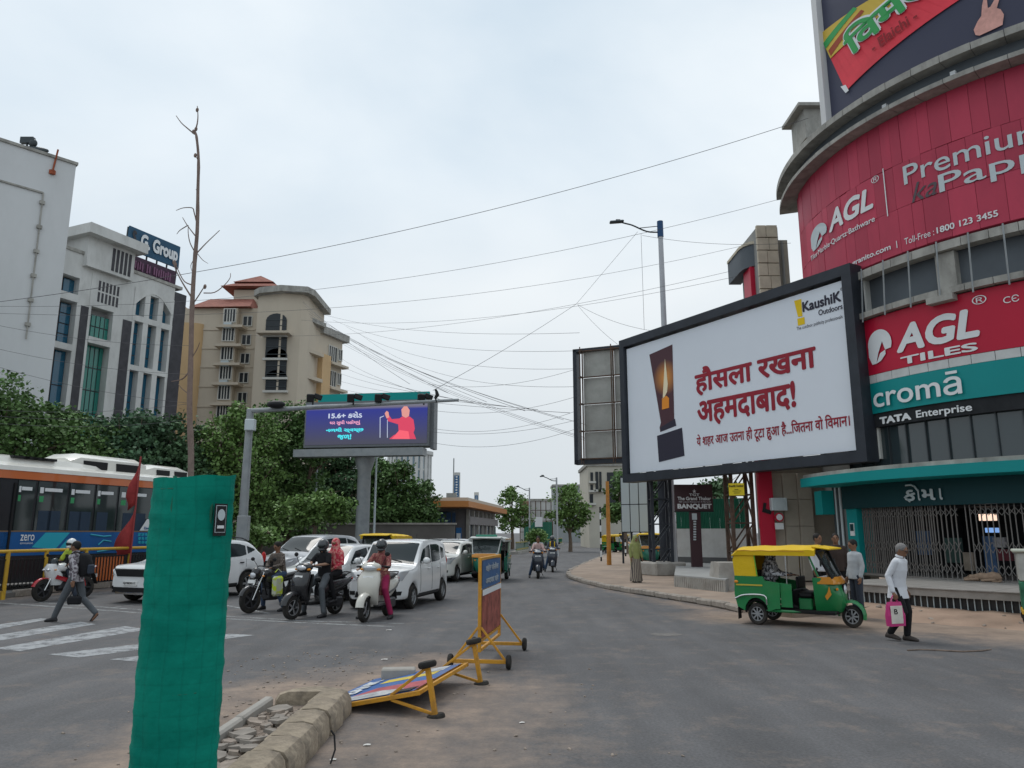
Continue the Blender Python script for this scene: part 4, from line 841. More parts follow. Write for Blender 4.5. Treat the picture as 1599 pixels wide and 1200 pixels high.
# stair tower
b = MB(); ut = ST.len; rs = [[ST.pt(u, z, d) for u, d in ((0, -8), (0, -.5), (.7, 0), (ut*.55, .7), (ut-.5, .2), (ut, -.6), (ut, -8))] for z in (0, zTw)]; b.rings(rs); b.build('stair_tower', M_AP, ap)
b = MB(); rs = [[ST.pt(u, z, d) for u, d in ((-.5, -8), (-.5, -.4), (.5, .7), (ut*.55, 1.5), (ut+.3, .9), (ut+.8, -.4), (ut+.8, -8))] for z in (zTw, zTw+.7)]; b.rings(rs); b.build('tower_cap', M_CORN, ap)
for y, h in ((511, 2.2), (542, 2.9), (571, 3.0), (598, 2.0)):
    uc = ST.hit(434, y)[0]; z = at(434, y, 82).z; b = MB(); w = 1.15
    pts = [(uc-w, z-h/2), (uc+w, z-h/2), (uc+w, z+h/2-.5)]+[(uc+w*cos(t), z+h/2-.5+.8*sin(t)) for t in [pi*k/8 for k in range(1, 8)]]+[(uc-w, z+h/2-.5)]
    b.prism([ST.pt(u, zz_, .55) for u, zz_ in pts], ST.n*.12); o = b.build('window', M_WDK, ap); slab(ST, uc-w-.2, z-h/2-.25, uc+w+.2, z-h/2, .5, .9, 'sill', M_WFR, o)
    for k in range(3): slab(ST, uc-w, z-h/2+h*k/3.4+.4, uc+w, z-h/2+h*k/3.4+.48, .64, .72, 'frame', M_MULL, o)
slab(ST, ST.hit(434, 525)[0]-1.8, at(434, 527, 82).z, ST.hit(434, 525)[0]+1.8, at(434, 525, 82).z+.1, .5, 2.0, 'window_hood', M_AP, ap)
# roof pavilion
Pv = at(398, 440, 90); b = MB(); zv0, zv1, zv2 = at(398, 455, 90).z, at(398, 453, 90).z, at(398, 433, 90).z
b.box((Pv.x, 92, (zv0-9+zv0)/2), (4.6, 5, 9)); b.build('pavilion', M_AP, ap)
b = MB(); W = 3.5
for zz_, w1, w2, h in ((zv1, 3.6, 1.9, 1.0), (zv1+.9, 2.5, .05, 1.6)): b.rings([[(Pv.x+sx*w_*1.0, 92+sy*w_, z_) for sx, sy in ((-1, -1), (1, -1), (1, 1), (-1, 1))] for w_, z_ in ((w1, zz_), (w2, zz_+h))])
b.build('pavilion_roof', M_ROOF, ap, smooth=None)
# right wing, receding
zR = at(464, 500, 84).z; slab(SR, 0, 0, SR.len, zR, -3, 0, 'wall', M_AP, ap); slab(SR, SR.len*.42, 0, SR.len*.62, zR-3.2, 0, .7, 'rounded_corner', M_AP2, ap); slab(SR, -.3, zR, SR.len*.45, zR+.5, -3, .8, 'roof_slab', M_CORN, ap); slab(SR, SR.len*.45, zR-.6, SR.len+.8, zR+.3, -3, .5, 'roof_slab', M_CORN, ap)
for k in range(6):
    z = zR-2.2-k*3.05; awin(SR, SR.len*.2, z, 1.7, 1.6, .0, 3, k == 3); slab(SR, SR.len*.02, z-1.6, SR.len*.38, z-1.2, 0, 1.1, 'balcony_slab', M_AP, ap); awin(SR, SR.len*.76, z-.4, 1.6, 1.8, 0, 3); awin(SR, SR.len*.94, z-.2, .7, 1.3, 0, 1); slab(SR, SR.len*.62, z-1.9, SR.len*1.03, z-1.6, 0, .9, 'balcony_slab', M_AP, ap)
# ---- far buildings
def simple_block(name, label, x0, x1, ytop, Y, dep, mat, rows, cols, wm, rz=0, roof=None, zb=0):
    a, c = at(x0, ytop, Y), at(x1, ytop, Y); t = thing(name, label, 'building'); S = Flat(a, c); z1 = a.z
    slab(S, 0, 0, S.len, z1, -dep, 0, 'wall', mat, t); slab(S, -.2, z1, S.len+.2, z1+.4, -dep, .2, 'parapet', M_CORN, t)
    for i in range(cols):
        for j in range(rows):
            u = S.len*(i+.5)/cols; w = S.len/cols*.6; z = z1-(j+.7)*3.2
            if z < 2: continue
            o = slab(S, u-w/2, z-.8, u+w/2, z+.8, -.05, .04, 'window', wm, t); slab(S, u-w/2-.1, z-.95, u+w/2+.1, z-.8, 0, .15, 'sill', M_WFR, o)
    return t, S, z1
# rounded glass office far behind
t = thing('glass_office', 'pale far office with rounded blue-glass corner above the trees', 'building'); p = at(640, 712, 190); rr = 5.2
b = MB(); b.lathe([(rr, 0), (rr, p.z)], (p.x, 190, 0), 'z', 28); b.build('glass_drum', pbr('far_glass', (.2, .3, .36), .2, spec=.6), t)
b = MB(); b.lathe([(rr+.7, p.z), (rr+.7, p.z+.9)], (p.x, 190, 0), 'z', 28); b.build('roof_ring', M_SGW, t)
for k in range(12): a = R(190+k*15); b = MB(); b.box((p.x+(rr+.1)*cos(a), 190+(rr+.1)*sin(a), p.z/2), (.5, .9, p.z), (0, 0, a)); b.build('rib', M_SGW, t)
for k in range(5): b = MB(); b.lathe([(rr+.15, p.z-3.5*k-.5), (rr+.15, p.z-3.5*k)], (p.x, 190, 0), 'z', 28); b.build('floor_band', M_SGW, t)
b = MB(); b.box((p.x-10, 194, p.z/2-.8), (12, 12, p.z-1.6)); b.build('wing', M_SGW, t); b = MB(); b.box((p.x-7, 187.9, p.z-5), (3, .3, 4)); b.build('window', MATS['far_glass'], t)
# house behind trees
t = thing('small_house', 'cream house with hipped tile roof between the trees', 'building'); p = at(530, 745, 70); b = MB(); b.box((p.x, 74, p.z/2-.6), (5, 6, p.z-1.2)); b.build('wall', M_AP, t); b = MB(); b.rings([[(p.x+sx*w_, 74+sy*w_*1.1, z_) for sx, sy in ((-1, -1), (1, -1), (1, 1), (-1, 1))] for w_, z_ in ((3.2, p.z-1.2), (.3, p.z+.7))]); b.build('roof', pbr('house_roof', (.38, .3, .24), .9, var=.2), t, smooth=None)
for dx in (-1.2, 1.3): b = MB(); b.box((p.x+dx, 70.95, p.z-2.6), (.7, .1, .9)); b.build('window', M_WDK, t)
t, S, z1 = simple_block('cream_building', 'cream far building with dark strip windows beside the rear billboard', 918, 985, 728, 95, 12, pbr('cream_wall', (.5, .47, .4), .85, var=.08, scale=.4), 0, 0, M_WDK)
for x, y0, y1, w in ((922, 738, 752, 4), (930, 737, 765, 4), (936, 737, 765, 3), (922, 757, 766, 4), (921, 772, 786, 5), (949, 738, 800, 12)):
    a, c = S.hit(x, y1), S.hit(x+w, y0); o = slab(S, a[0], a[1], c[0], c[1], 0, .06, 'window', M_WDK, t); slab(S, a[0]-.2, a[1]-.25, c[0]+.3, a[1], 0, .5, 'sill', M_WFR, o)
t, S, z1 = simple_block('grey_building', 'grey hazy building behind the far right tree', 864, 914, 760, 150, 8, pbr('far_grey', (.3, .32, .32), .8), 0, 0, M_WDK); slab(S, .6, z1-4, S.len-.6, z1-.6, 0, .1, 'wall_panel', pbr('far_grey2', (.36, .38, .38), .8), t)
t, S, z1 = simple_block('scaffolded_building', 'pale unfinished building with scaffolding behind green hoarding', 812, 860, 783, 130, 10, M_SGW, 0, 0, M_WDK); slab(S, 0, z1-2.5, S.len*.35, z1, 0, .3, 'brick_infill', pbr('brick_infill', (.3, .18, .12), .9), t)
for k in range(7): slab(S, S.len*k/6-.07, 0, S.len*k/6+.07, z1, .8, .95, 'scaffold_pole', M_RUST, t)
for k in range(3): slab(S, 0, z1-1.6-k*1.8, S.len, z1-1.5-k*1.8, .8, .95, 'scaffold_rail', M_RUST, t)
M_GFEN = pbr('green_sheet', (.02, .14, .085), .6, var=.15, scale=.8)
def sheet_fence(name, label, x0, x1, ytop, ybot, Y0, Y1, n, zoff=0, mat=M_GFEN):
    a, c = at(x0, ytop, Y0), at(x1, ytop, Y1); t = thing(name, label, 'fence'); S = Flat(a, c); z0 = at(x0, ybot, Y0).z
    for k in range(n):
        b = MB(); m = 6
        V = []
        for i in range(m+1): u = S.len*(k+i/m*.99)/n; d = .03*(i % 2); V += [S.pt(u, z0, d), S.pt(u, a.z, d)]
        b.add(V, [(2*i, 2*i+2, 2*i+3, 2*i+1) for i in range(m)]); b.build('sheet', mat, t, smooth=None)
    for k in range(n//2+1): slab(S, S.len*2*k/n-.05, 0, S.len*2*k/n+.05, a.z+.1, -.15, -.05, 'post', M_RUST, t)
    return t, S, z0
t, S, _ = sheet_fence('site_hoarding', 'dark green metal hoarding at the far road bend', 818, 862, 816, 842, 105, 100, 10); slab(S, 2.6, 2.6, 4.2, 3.9, .04, .08, 'notice', M_LET, t)
t, S, z0 = sheet_fence('site_fence', 'tall green corrugated fence above white wall behind the banquet sign', 1055, 1162, 781, 826, 36, 34, 14)
slab(S, 0, .3, S.len+.4, z0, -.2, .02, 'white_wall', pbr('white_wall', (.6, .6, .58), .85, var=.12, scale=.6, dirt=(.35, .33, .3), damt=.5), t); slab(S, 0, .1, S.len+.4, .75, -.2, .06, 'dark_base', pbr('dark_base', (.12, .12, .12), .8), t)
# raised forecourt with ribbed concrete face
pf = [gp(1053, 898, .5), gp(1133, 905, .5), gp(1180, 885, .5), gp(1200, 862, .5), gp(1058, 866, .5)]; b = MB(); b.prism([(p.x, p.y, FP-.05) for p in pf], (0, 0, .5-FP+.05)); o = b.build('forecourt', pbr('forecourt', (.34, .34, .33), .9, var=.15, scale=.7)); o['kind'] = 'structure'
Sf = Flat(pf[0], pf[1])
for k in range(26): slab(Sf, Sf.len*k/26+.012, FP-.02, Sf.len*(k+1)/26-.02, .47, 0, .035, 'rib', M_CONC, o)
p = gp(1148, 930, .0); b = MB(); b.rings([[(p.x+sx*w_, p.y+.6+sy*d_, z_) for sx, sy in ((-1, -1), (1, -1), (1, 1), (-1, 1))] for w_, d_, z_ in ((.52, .6, 0), (.4, .5, .95))]); o = b.build('concrete_block', M_CONC, smooth=None); tag(o, 'tall tapered concrete block behind the parked rickshaw', 'block')
# ================================================================== SIGNS, POLES, LED SCREEN, STATION, WIRES
M_LEDF = pbr('led_frame', (.16, .17, .18), .5, .3)
YL = 46; SLd = Flat(at(478, 660, YL), at(667, 660, YL-1.2)); led = thing('led_billboard', 'digital billboard on a thick grey pole showing a seated figure in red', 'billboard')
zb_, zt_ = SLd.hit(570, 694)[1], SLd.hit(570, 630)[1]; LL_ = SLd.len
b = MB(); patch(SLd, -.1, zb_-.15, LL_+.1, zt_+.15, -1.3, -.02, '', None, None, 1, b); b.build('cabinet', M_LEDF, led)
mled = bpy.data.materials.new('led_print'); mled.use_nodes = True; tt = mled.node_tree; bs = tt.nodes['Principled BSDF']; g = tt.nodes.new('ShaderNodeTexCoord'); sp_ = tt.nodes.new('ShaderNodeSeparateXYZ'); tt.links.new(g.outputs['Object'], sp_.inputs[0])
mr = tt.nodes.new('ShaderNodeMapRange'); mr.inputs[1].default_value = zb_; mr.inputs[2].default_value = zt_; tt.links.new(sp_.outputs[2], mr.inputs[0]); rp_ = tt.nodes.new('ShaderNodeValToRGB')
e = rp_.color_ramp.elements; e[0].color = (.05, .05, .08, 1); e[0].position = .05; e[1].color = (.16, .2, .24, 1); e[1].position = 1; q = e.new(.84); q.color = (.01, .018, .24, 1); q = e.new(.9); q.color = (.16, .14, .2, 1)
tt.links.new(mr.outputs[0], rp_.inputs[0]); tt.links.new(rp_.outputs[0], bs.inputs['Emission Color']); bs.inputs['Emission Strength'].default_value = .75; bs.inputs['Base Color'].default_value = (.02, .02, .03, 1); bs.inputs['Roughness'].default_value = .4
b = MB(); patch(SLd, 0, zb_, LL_, zt_, -.02, .02, '', None, None, 1, b); scr = b.build('screen', mled, led)
def lit(name, c, s=.9): return pbr(name, tuple(x*.3 for x in c), .5, emit=c, estr=s)
L_W, L_C, L_P, L_R, L_S = lit('led_white', (.45, .5, .62)), lit('led_cyan', (.06, .62, .7)), lit('led_pink', (.7, .3, .45)), lit('led_red', (.55, .05, .1)), lit('led_skin', (.6, .25, .22))
def ltx(s, x0, x1, y0, y1, m, bold=.03): a = SLd.hit(x0, y1); c = SLd.hit(x1, y0); lettering(SLd, s, a, c, m, scr, off=.03, bold=bold, px=False)
ltx('15.6+ કરોડ', 513, 566, 643, 654, L_W, .035); ltx('ઘર સુધી પહોંચ્યું', 515, 563, 656, 665, L_P, .03); ltx('નળથી સ્વચ્છ', 509, 568, 667, 677, L_C, .045); ltx('જળ!', 527, 549, 678, 687, L_C, .04)
def lsh(pts, m, off=.03, n='print'): return shape(SLd, pts, m, scr, off, n)
lsh([(608, 686), (615, 680), (623, 677), (622, 663), (606, 658), (604, 650), (607, 648), (612, 655), (624, 654), (628, 651), (640, 651), (646, 656), (648, 670), (646, 676), (650, 686)], L_R); lsh([(628, 650), (627, 640), (631, 635), (636, 635), (640, 641), (639, 650), (634, 653)], L_S, .036)
lsh([(601, 646), (604, 642), (607, 644), (608, 652), (604, 654)], L_S, .036); lsh([(612, 686), (624, 672), (638, 674), (640, 686)], lit('led_red2', (.75, .1, .14)), .036)
lsh([(593.2, 684), (593.4, 652), (600, 649.4), (600, 650.4), (594.4, 653), (594.2, 684)], L_W, .034); lsh([(604.6, 684), (604.8, 656), (605.6, 656), (605.6, 684)], L_W, .034)
b = MB(); patch(SLd, -.5, zb_-.75, LL_-.1, zb_-.3, -.4, .5, '', None, None, 1, b); b.build('catwalk', M_STEEL, led)
b = MB(); patch(SLd, .4, zt_+.15, LL_-.1, zt_+.75, -.9, -.7, '', None, None, 1, b); b.build('shade_net', pbr('net_teal', (.01, .3, .28), .8), led)
b = MB(); patch(SLd, LL_+.1, zb_-.3, LL_+.32, zt_+.1, -1.2, -.4, '', None, None, 1, b); b.build('side_box', M_LEDF, led)
p = SLd.pt(SLd.hit(565, 700)[0], 0, -.6); b = MB(); b.lathe([(.42, 0), (.4, zb_-1.6), (.62, zb_-.9), (.62, zb_-.3)], (p[0], p[1], 0), 'z', 18); b.build('pole', M_STEEL, led)
# signal gantry
Pg = at(378, 832, 28); tg = thing('signal_gantry', 'grey mast with long overhead arm carrying dark lamps and cameras', 'gantry', (Pg.x, 28, 0)); gz_ = at(386, 640, 28).z
b = MB(); b.lathe([(.19, 0), (.13, gz_)], (0, 0, 0), 'z', 12); b.build('mast', M_STEEL, tg); e_ = at(716, 625, 26.5)
b = MB(); b.tube([(-.1, 0, gz_-.05), (e_.x-Pg.x, -1.5, e_.z)], [.09, .055], 8); b.build('arm', M_STEEL, tg)
b = MB(); q = at(391, 664, 27.8); b.box((q.x-Pg.x, -.2, q.z), (.36, .25, .42), ch=.02); b.build('control_box', M_LETG, tg)
for x in (489, 552, 595, 662): q = at(x, 622, 27); b = MB(); b.box((q.x-Pg.x-.1, -1.0, q.z), (.26, .3, .3), (0.2, 0, .2), ch=.03); b.box((q.x-Pg.x+.16, -.95, q.z+.05), (.3, .18, .18), (0, .3, .3), ch=.02); b.tube([(q.x-Pg.x, -1, q.z-.25), (q.x-Pg.x, -1, q.z)], .03, 6); b.build('lamp', M_BLK, tg)
q = at(431, 632, 27.6); b = MB(); b.ell((q.x-Pg.x, -.4, q.z), (.35, .2, .15)); b.build('dish_lamp', M_BLK, tg)
b = MB(); b.box((.1, -.2, 2.0), (.4, .3, .9), ch=.02); b.build('meter_box', M_STEEL, tg)
q = at(684, 617, 26.6); b = MB(); b.tube([(q.x-.1, 26.6, q.z-.12), (q.x-.02, 26.6, q.z), (q.x-.06, 26.6, q.z+.14)], [.05, .075, .05], 8); b.tube([(q.x-.1, 26.6, q.z-.1), (q.x-.04, 26.6, q.z-.28)], [.04, .01], 6); b.ell((q.x-.08, 26.6, q.z+.17), (.05, .04, .045)); o = b.build('bird', M_BLK); tag(o, 'dark bird perched at the end of the gantry arm', 'bird')
# street lamps
def lamp_post(name, px, Y, ytop, ah, label, arm=-1, r=.1, zb=0, cap=None, arml=2.0):
    p = at(px[0], px[1], Y); t = thing(name, label, 'street lamp', (p.x, Y, zb)); H_ = at(px[0], ytop, Y).z-zb; b = MB(); b.lathe([(r*1.25, 0), (r, H_*.25), (r*.75, H_)], (0, 0, 0), 'z', 12); b.build('pole', pbr('pole_pale', (.45, .46, .48), .5, .2, var=.1, scale=1), t)
    if cap: b = MB(); b.lathe([(r*.95, H_-cap), (r*.95, H_+.12)], (0, 0, 0), 'z', 12); b.build('blue_cap', pbr('cap_blue', (.02, .07, .17), .5), t)
    A = arm*arml; b = MB(); b.tube(cr([(0, 0, H_-ah*.55), (A*.3, 0, H_-ah*.5), (A*.62, 0, H_-ah*.1), (A*.78, 0, H_+.02), (A*.85, 0, H_+.06)], 4), .035, 6); b.tube([(0, 0, H_-.1), (A*.5, 0, H_-ah*.28)], .02, 5); b.build('arm', M_MULL, t)
    b = MB(); b.box((A*.98, 0, H_+.1), (abs(A)*.32, .24, .1), (0, .08*arm, 0), ch=.03); b.box((A*.95, 0, H_+.17), (.2, .1, .08)); b.build('lamp_head', M_MULL, t); return t
lamp_post('street_lamp', (1050, 832), 33, 350, .75, 'tall grey street lamp with blue cap and curved arm behind the white billboard', r=.15, zb=FP, cap=.65, arml=2.05)
lamp_post('street_lamp', (827, 832), 75, 762, .5, 'nearer of two thin far street lamps along the median', r=.09, arml=1.2); lamp_post('street_lamp', (870, 832), 62, 746, .5, 'thin far street lamp in front of the right-hand tree', r=.09, arml=1.2)
def mast(name, x, y0, y1, Y, r, label, mat=M_STEEL, cat='pole'): p = at(x, y1, Y); b = MB(); b.lathe([(r, 0), (r*.7, at(x, y0, Y).z)], (0, 0, 0), 'z', 8); o = b.build(name, mat, loc=(p.x, Y, 0)); return tag(o, label, cat)
mast('flag_mast', 707, 716, 832, 68, .07, 'thin mast rising beside the bus station pylon'); mast('thin_pole', 490, 703, 832, 50, .1, 'pale pole behind the trees left of the digital billboard', M_LETG); mast('thin_pole', 584, 705, 832, 49, .08, 'slim white pole just right of the digital billboard post', M_LETG)
M_ORP = pbr('orange_pole', (.5, .22, .05), .6, var=.2, scale=2)
mast('orange_post', 951, 752, 868, 42, .13, 'orange signal post on the right footpath by the kerb', M_ORP); mast('orange_post', 628, 795, 838, 58, .12, 'orange post among the trees left of the bus station', M_ORP)
# striped bollard pole
t = thing('striped_post', 'thin black and white banded post at the footpath edge', 'post', gp(939, 880)); 
for k in range(9): b = MB(); b.lathe([(.05, k*.38), (.05, k*.38+.38)], (0, 0, 0), 'z', 8); b.build('band', M_BLK if k % 2 == 0 else M_LET, t)
t = thing('striped_post', 'short black and white banded post beside the sari woman', 'post', gp(977, 869, FP))
for k in range(5): b = MB(); b.lathe([(.06, k*.25), (.06, k*.25+.25)], (0, 0, 0), 'z', 8); b.build('band', M_BLK if k % 2 == 0 else M_LET, t)
# BANQUET sign
Yb = 31; pb = at(1083, 832, Yb); t = thing('banquet_sign', 'maroon BANQUET pylon sign on a dark post', 'sign', (0, 0, 0)); Sb = Flat(at(1054, 780, Yb), at(1113, 780, Yb)); M_MAR = pbr('maroon', (.06, .03, .035), .5); za, zb2 = Sb.hit(1083, 798)[1], Sb.hit(1083, 757)[1]
bd = slab(Sb, 0, za, Sb.len, zb2, -.2, 0, 'sign_board', M_MAR, t); slab(Sb, -.02, za-.04, Sb.len+.02, za, -.22, .02, 'edge', M_BLK, t); slab(Sb, Sb.len*.38, .3, Sb.len*.66, za-.04, -.2, -.02, 'post', M_MAR, t)
def st(s, x0, x1, y0, y1, S, par, m=M_LET, bold=.0, off=.015): lettering(S, s, S.hit(x0, y1), S.hit(x1, y0), m, par, off=off, bold=bold, px=False)
st('BANQUET', 1058, 1111, 787, 796, Sb, bd, bold=.05); st('The Grand Thakar', 1058, 1110, 776, 781.5, Sb, bd, bold=.03); st('TGT', 1076, 1092, 771, 775, Sb, bd, bold=.02); st('★', 1081, 1087, 764, 770.5, Sb, bd); st('360 Luxury Restaurant & Banquet', 1060, 1110, 783, 785.5, Sb, bd)
for k in range(8): a, c = Sb.hit(1083, 816+k*4), Sb.hit(1087, 813.5+k*4); slab(Sb, a[0], a[1], c[0], c[1], -.02, .0, 'letter_mark', M_LETG, t)
a, c = Sb.hit(1081, 812), Sb.hit(1088, 802); slab(Sb, a[0], a[1], c[0], c[1], -.02, .0, 'small_plate', M_LETG, t)
# yellow notice on the rusty trestle
Sy = Flat(at(1138, 765, 26.2), at(1162, 765, 26.0)); t = thing('yellow_notice', 'small yellow notice board fixed high on the rusty trestle', 'sign'); bd = slab(Sy, 0, Sy.hit(1150, 774)[1], Sy.len, Sy.hit(1150, 755)[1], -.05, 0, 'board', pbr('notice_yellow', (.65, .5, .02), .5), t); st('Kaushik Outdoor', 1139, 1161, 757, 761, Sy, bd, M_BLK, .03)
for y, x0, x1 in ((764.5, 1147, 1153), (767, 1144, 1157), (770, 1146, 1155)): a, c = Sy.hit(x0, y+.5), Sy.hit(x1, y-.3); slab(Sy, a[0], a[1], c[0], c[1], 0, .012, 'print_line', M_BLK, bd)
Sg = Flat(at(970, 800, 44), at(1012, 800, 43)); t = thing('grey_sheet_board', 'plain pale sheet board on a black lattice below the rear billboard', 'board')
for i in range(3):
    for j in range(2): slab(Sg, Sg.len*i/3+.03, 1.9+j*1.55, Sg.len*(i+1)/3-.03, 1.9+j*1.55+1.5, -.05, 0, 'sheet', M_LETG, t)
b = MB(); 
for i in range(4): b.bar(Sg.pt(Sg.len*i/3, 0, -.1), Sg.pt(Sg.len*i/3, 5.1, -.1), .1)
for j in range(3): b.bar(Sg.pt(0, 1.88+j*1.55, -.08), Sg.pt(Sg.len, 1.88+j*1.55, -.08), .08)
b.build('lattice', M_FRM, t, smooth=None)
# BRTS station
ts_ = thing('bus_station', 'low bus station with orange-edged roof and glass front in the median', 'station'); Yn = 62; M_SLT = pbr('station_slate', (.12, .115, .12), .6, var=.25, scale=.7); M_SOR = pbr('station_orange', (.5, .2, .06), .5); M_SBL = pbr('station_blue', (.02, .06, .14), .4)
a0, a1 = at(675, 838, Yn), at(728, 838, Yn); b0 = at(773, 838, Yn+16)
S_a, S_b = Flat(a0, a1), Flat(a1, b0); hz = at(700, 793, Yn).z
b = MB(); fpz = [Vector((a0.x, a0.y, .4)), Vector((a1.x, a1.y, .4)), Vector((b0.x, b0.y, .4)), Vector((b0.x-4.6, b0.y+2, .4))]; b.prism(fpz, (0, 0, hz-.4)); b.build('wall', M_SLT, ts_)
def ctr(f): c_ = sum(fpz, Vector())/4; return [c_+(p-c_)*f for p in fpz]
r_ = ctr(1.42); b = MB(); ri = [Vector((p.x, p.y, hz-.05)) for p in r_]; b.prism(ri, (0, 0, .45)); b.build('roof_edge', M_SOR, ts_); r_ = ctr(1.3); b = MB(); b.prism([Vector((p.x, p.y, hz+.4)) for p in r_], (0, 0, .3)); b.build('roof', pbr('station_roof', (.5, .47, .4), .7), ts_)
slab(S_a, .1, .6, S_a.len*.68, hz-.3, 0, .08, 'glass_front', pbr('station_glass', (.02, .035, .06), .1), ts_)
for k in range(4): slab(S_a, S_a.len*.17*k+.1, .6, S_a.len*.17*k+.2, hz-.4, .08, .15, 'mullion', M_MULL, ts_)
slab(S_a, .1, hz-1.5, S_a.len*.68, hz-.4, .08, .14, 'header_sign', M_SBL, ts_); slab(S_a, S_a.len*.7, .5, S_a.len*.86, hz-1.6, 0, .2, 'info_board', pbr('info_blue', (.03, .14, .35), .5), ts_); slab(S_a, S_a.len*.72, 1.2, S_a.len*.84, 1.8, .2, .25, 'notice', M_LET, ts_)
for k in range(7): u = S_b.len*k/7; slab(S_b, u+.2, .7, u+S_b.len/7-.2, hz-1.4, 0, .1, 'door_panel', M_SLT if k % 2 else MATS['station_glass'], ts_); slab(S_b, u-.12, .4, u+.12, hz-.2, 0, .25, 'column', M_CORN, ts_)
slab(S_b, 0, hz-1.35, S_b.len, hz-.7, .02, .3, 'header_sign', pbr('station_header', (.22, .2, .2), .7), ts_)
for x, y0, y1, w, Yp in ((713, 738, 782, 10, 64), (744, 769, 787, 7, 70)):
    Sp = Flat(at(x-w/2, 760, Yp), at(x+w/2, 760, Yp)); p = slab(Sp, 0, hz+.4, Sp.len, at(x, y0, Yp).z, -.4, 0, 'pylon', M_SGW, ts_); lo, hi = at(x, y1-6, Yp).z, at(x, y0+5, Yp).z; slab(Sp, .08, lo, Sp.len-.08, hi, 0, .06, 'pylon_sign', pbr('pylon_blue', (.01, .1, .25), .5), p)
    for k in range(8 if w > 8 else 4): z = lo+(hi-lo)*(k+.2)/(8 if w > 8 else 4); slab(Sp, Sp.len*.35, z, Sp.len*.65, z+(hi-lo)*.07, .06, .09, 'pylon_mark', M_LET, p)
b = MB(); p = at(705, 780, 63); b.box((p.x, 63, hz+.8), (.8, .8, .8)); b.build('roof_tank', M_WALLG, ts_)
# median railing with hedge in the distance
t = thing('median_railing', 'low dark railing along the far median with shrubs behind', 'railing'); A_, B_ = gp(806, 866), gp(878, 851); Sm = Flat(A_, B_)
for z in (.35, .95): slab(Sm, 0, z, Sm.len, z+.1, -.05, .05, 'rail', pbr('rail_yellow', (.3, .25, .06), .6), t)
b = MB(); 
for k in range(80): u = Sm.len*k/80; b.bar(Sm.pt(u, 0.1, 0), Sm.pt(u, .95, 0), .05)
b.build('bars', M_GFEN, t, smooth=None, kind='stuff'); slab(Sm, -.5, 0, Sm.len+.5, .25, -.5, .25, 'kerb', M_CONC, t)
# ---------------- overhead wires (each its own catenary)
M_WIRE = pbr('cable', (.09, .09, .1), .7)
def wire(p, q, sag, r=.012, label=None, mid=None):
    P, Q = Vector(p), Vector(q); n = 28; b = MB(); b.tube([P.lerp(Q, k/n)-Vector((0, 0, sag*4*(k/n)*(1-k/n))) for k in range(n+1)], r*.6, 4, cap=False); o = b.build('overhead_wire', M_WIRE); one = label and not label.startswith('*'); return tag(o, (label or 'thin overhead cable sagging across the sky towards the round building').lstrip('*'), 'cable', None if one else 'overhead cables')
W_ = lambda a, Ya, c, Yc, sag=.3, r=.012, l=None: wire(at(*a, Ya), at(*c, Yc), sag, r, l)
W_((-200, 494), 22, (1262, 185), 22, .9, .015, 'long cable rising from the left edge to the roof of the red sign building')
W_((-40, 478), 30, (1215, 312), 26, 1.2, .012); W_((-40, 488), 30, (1185, 378), 34, 1.3, .012); W_((380, 524), 50, (1140, 424), 30, .9); W_((470, 500), 50, (1150, 432), 30, .9)
W_((900, 475), 36, (996, 362), 31, .0, .014, 'steep cable running down from the lamp arm to the cable junction'); W_((900, 475), 36, (676, 610), 28, .1, .014); W_((902, 477), 36, (985, 552), 33, .2); W_((902, 476), 36, (1050, 520), 31, .3); W_((1001, 365), 31, (1006, 515), 31, 0, .012, 'thin cable hanging straight down from the lamp arm'); W_((1003, 368), 31, (1235, 380), 28, .2)
for k in range(9): W_((470+3*k, 466+6*k), 82, (640+60*k, 600+14*k*(1 if k < 6 else 1.3)), 34+k, .5+.1*k, .02 if k % 2 else .016, '*thin cable fanning down from the apartment tower over the road')
for k in range(5): W_((533, 560+12*k), 84, (690+50*k, 625+5*k), 30, .3, .016, '*thin cable from the apartment side wing towards the gantry arm')
for y0, y1, s in ((640, 618, .5), (668, 640, .6), (674, 655, .4), (690, 668, .6), (600, 575, .5)): W_((668, y0), 44, (905, y1), 38, s, .014, '*thin cable between the digital billboard and the rear billboard')
for y0, y1 in ((640, 630), (649, 643), (660, 655), (500, 540), (535, 585), (560, 630)): W_((-60, y0-4), 30, (300, y1), 34, .3, .012, '*thin cable crossing in front of the office block on the left')
for k in range(4): W_((500+20*k, 490+10*k), 80, (905, 520+28*k), 40, .8+.3*k, .016, '*thin slack cable from the apartment roof to the rear billboard')
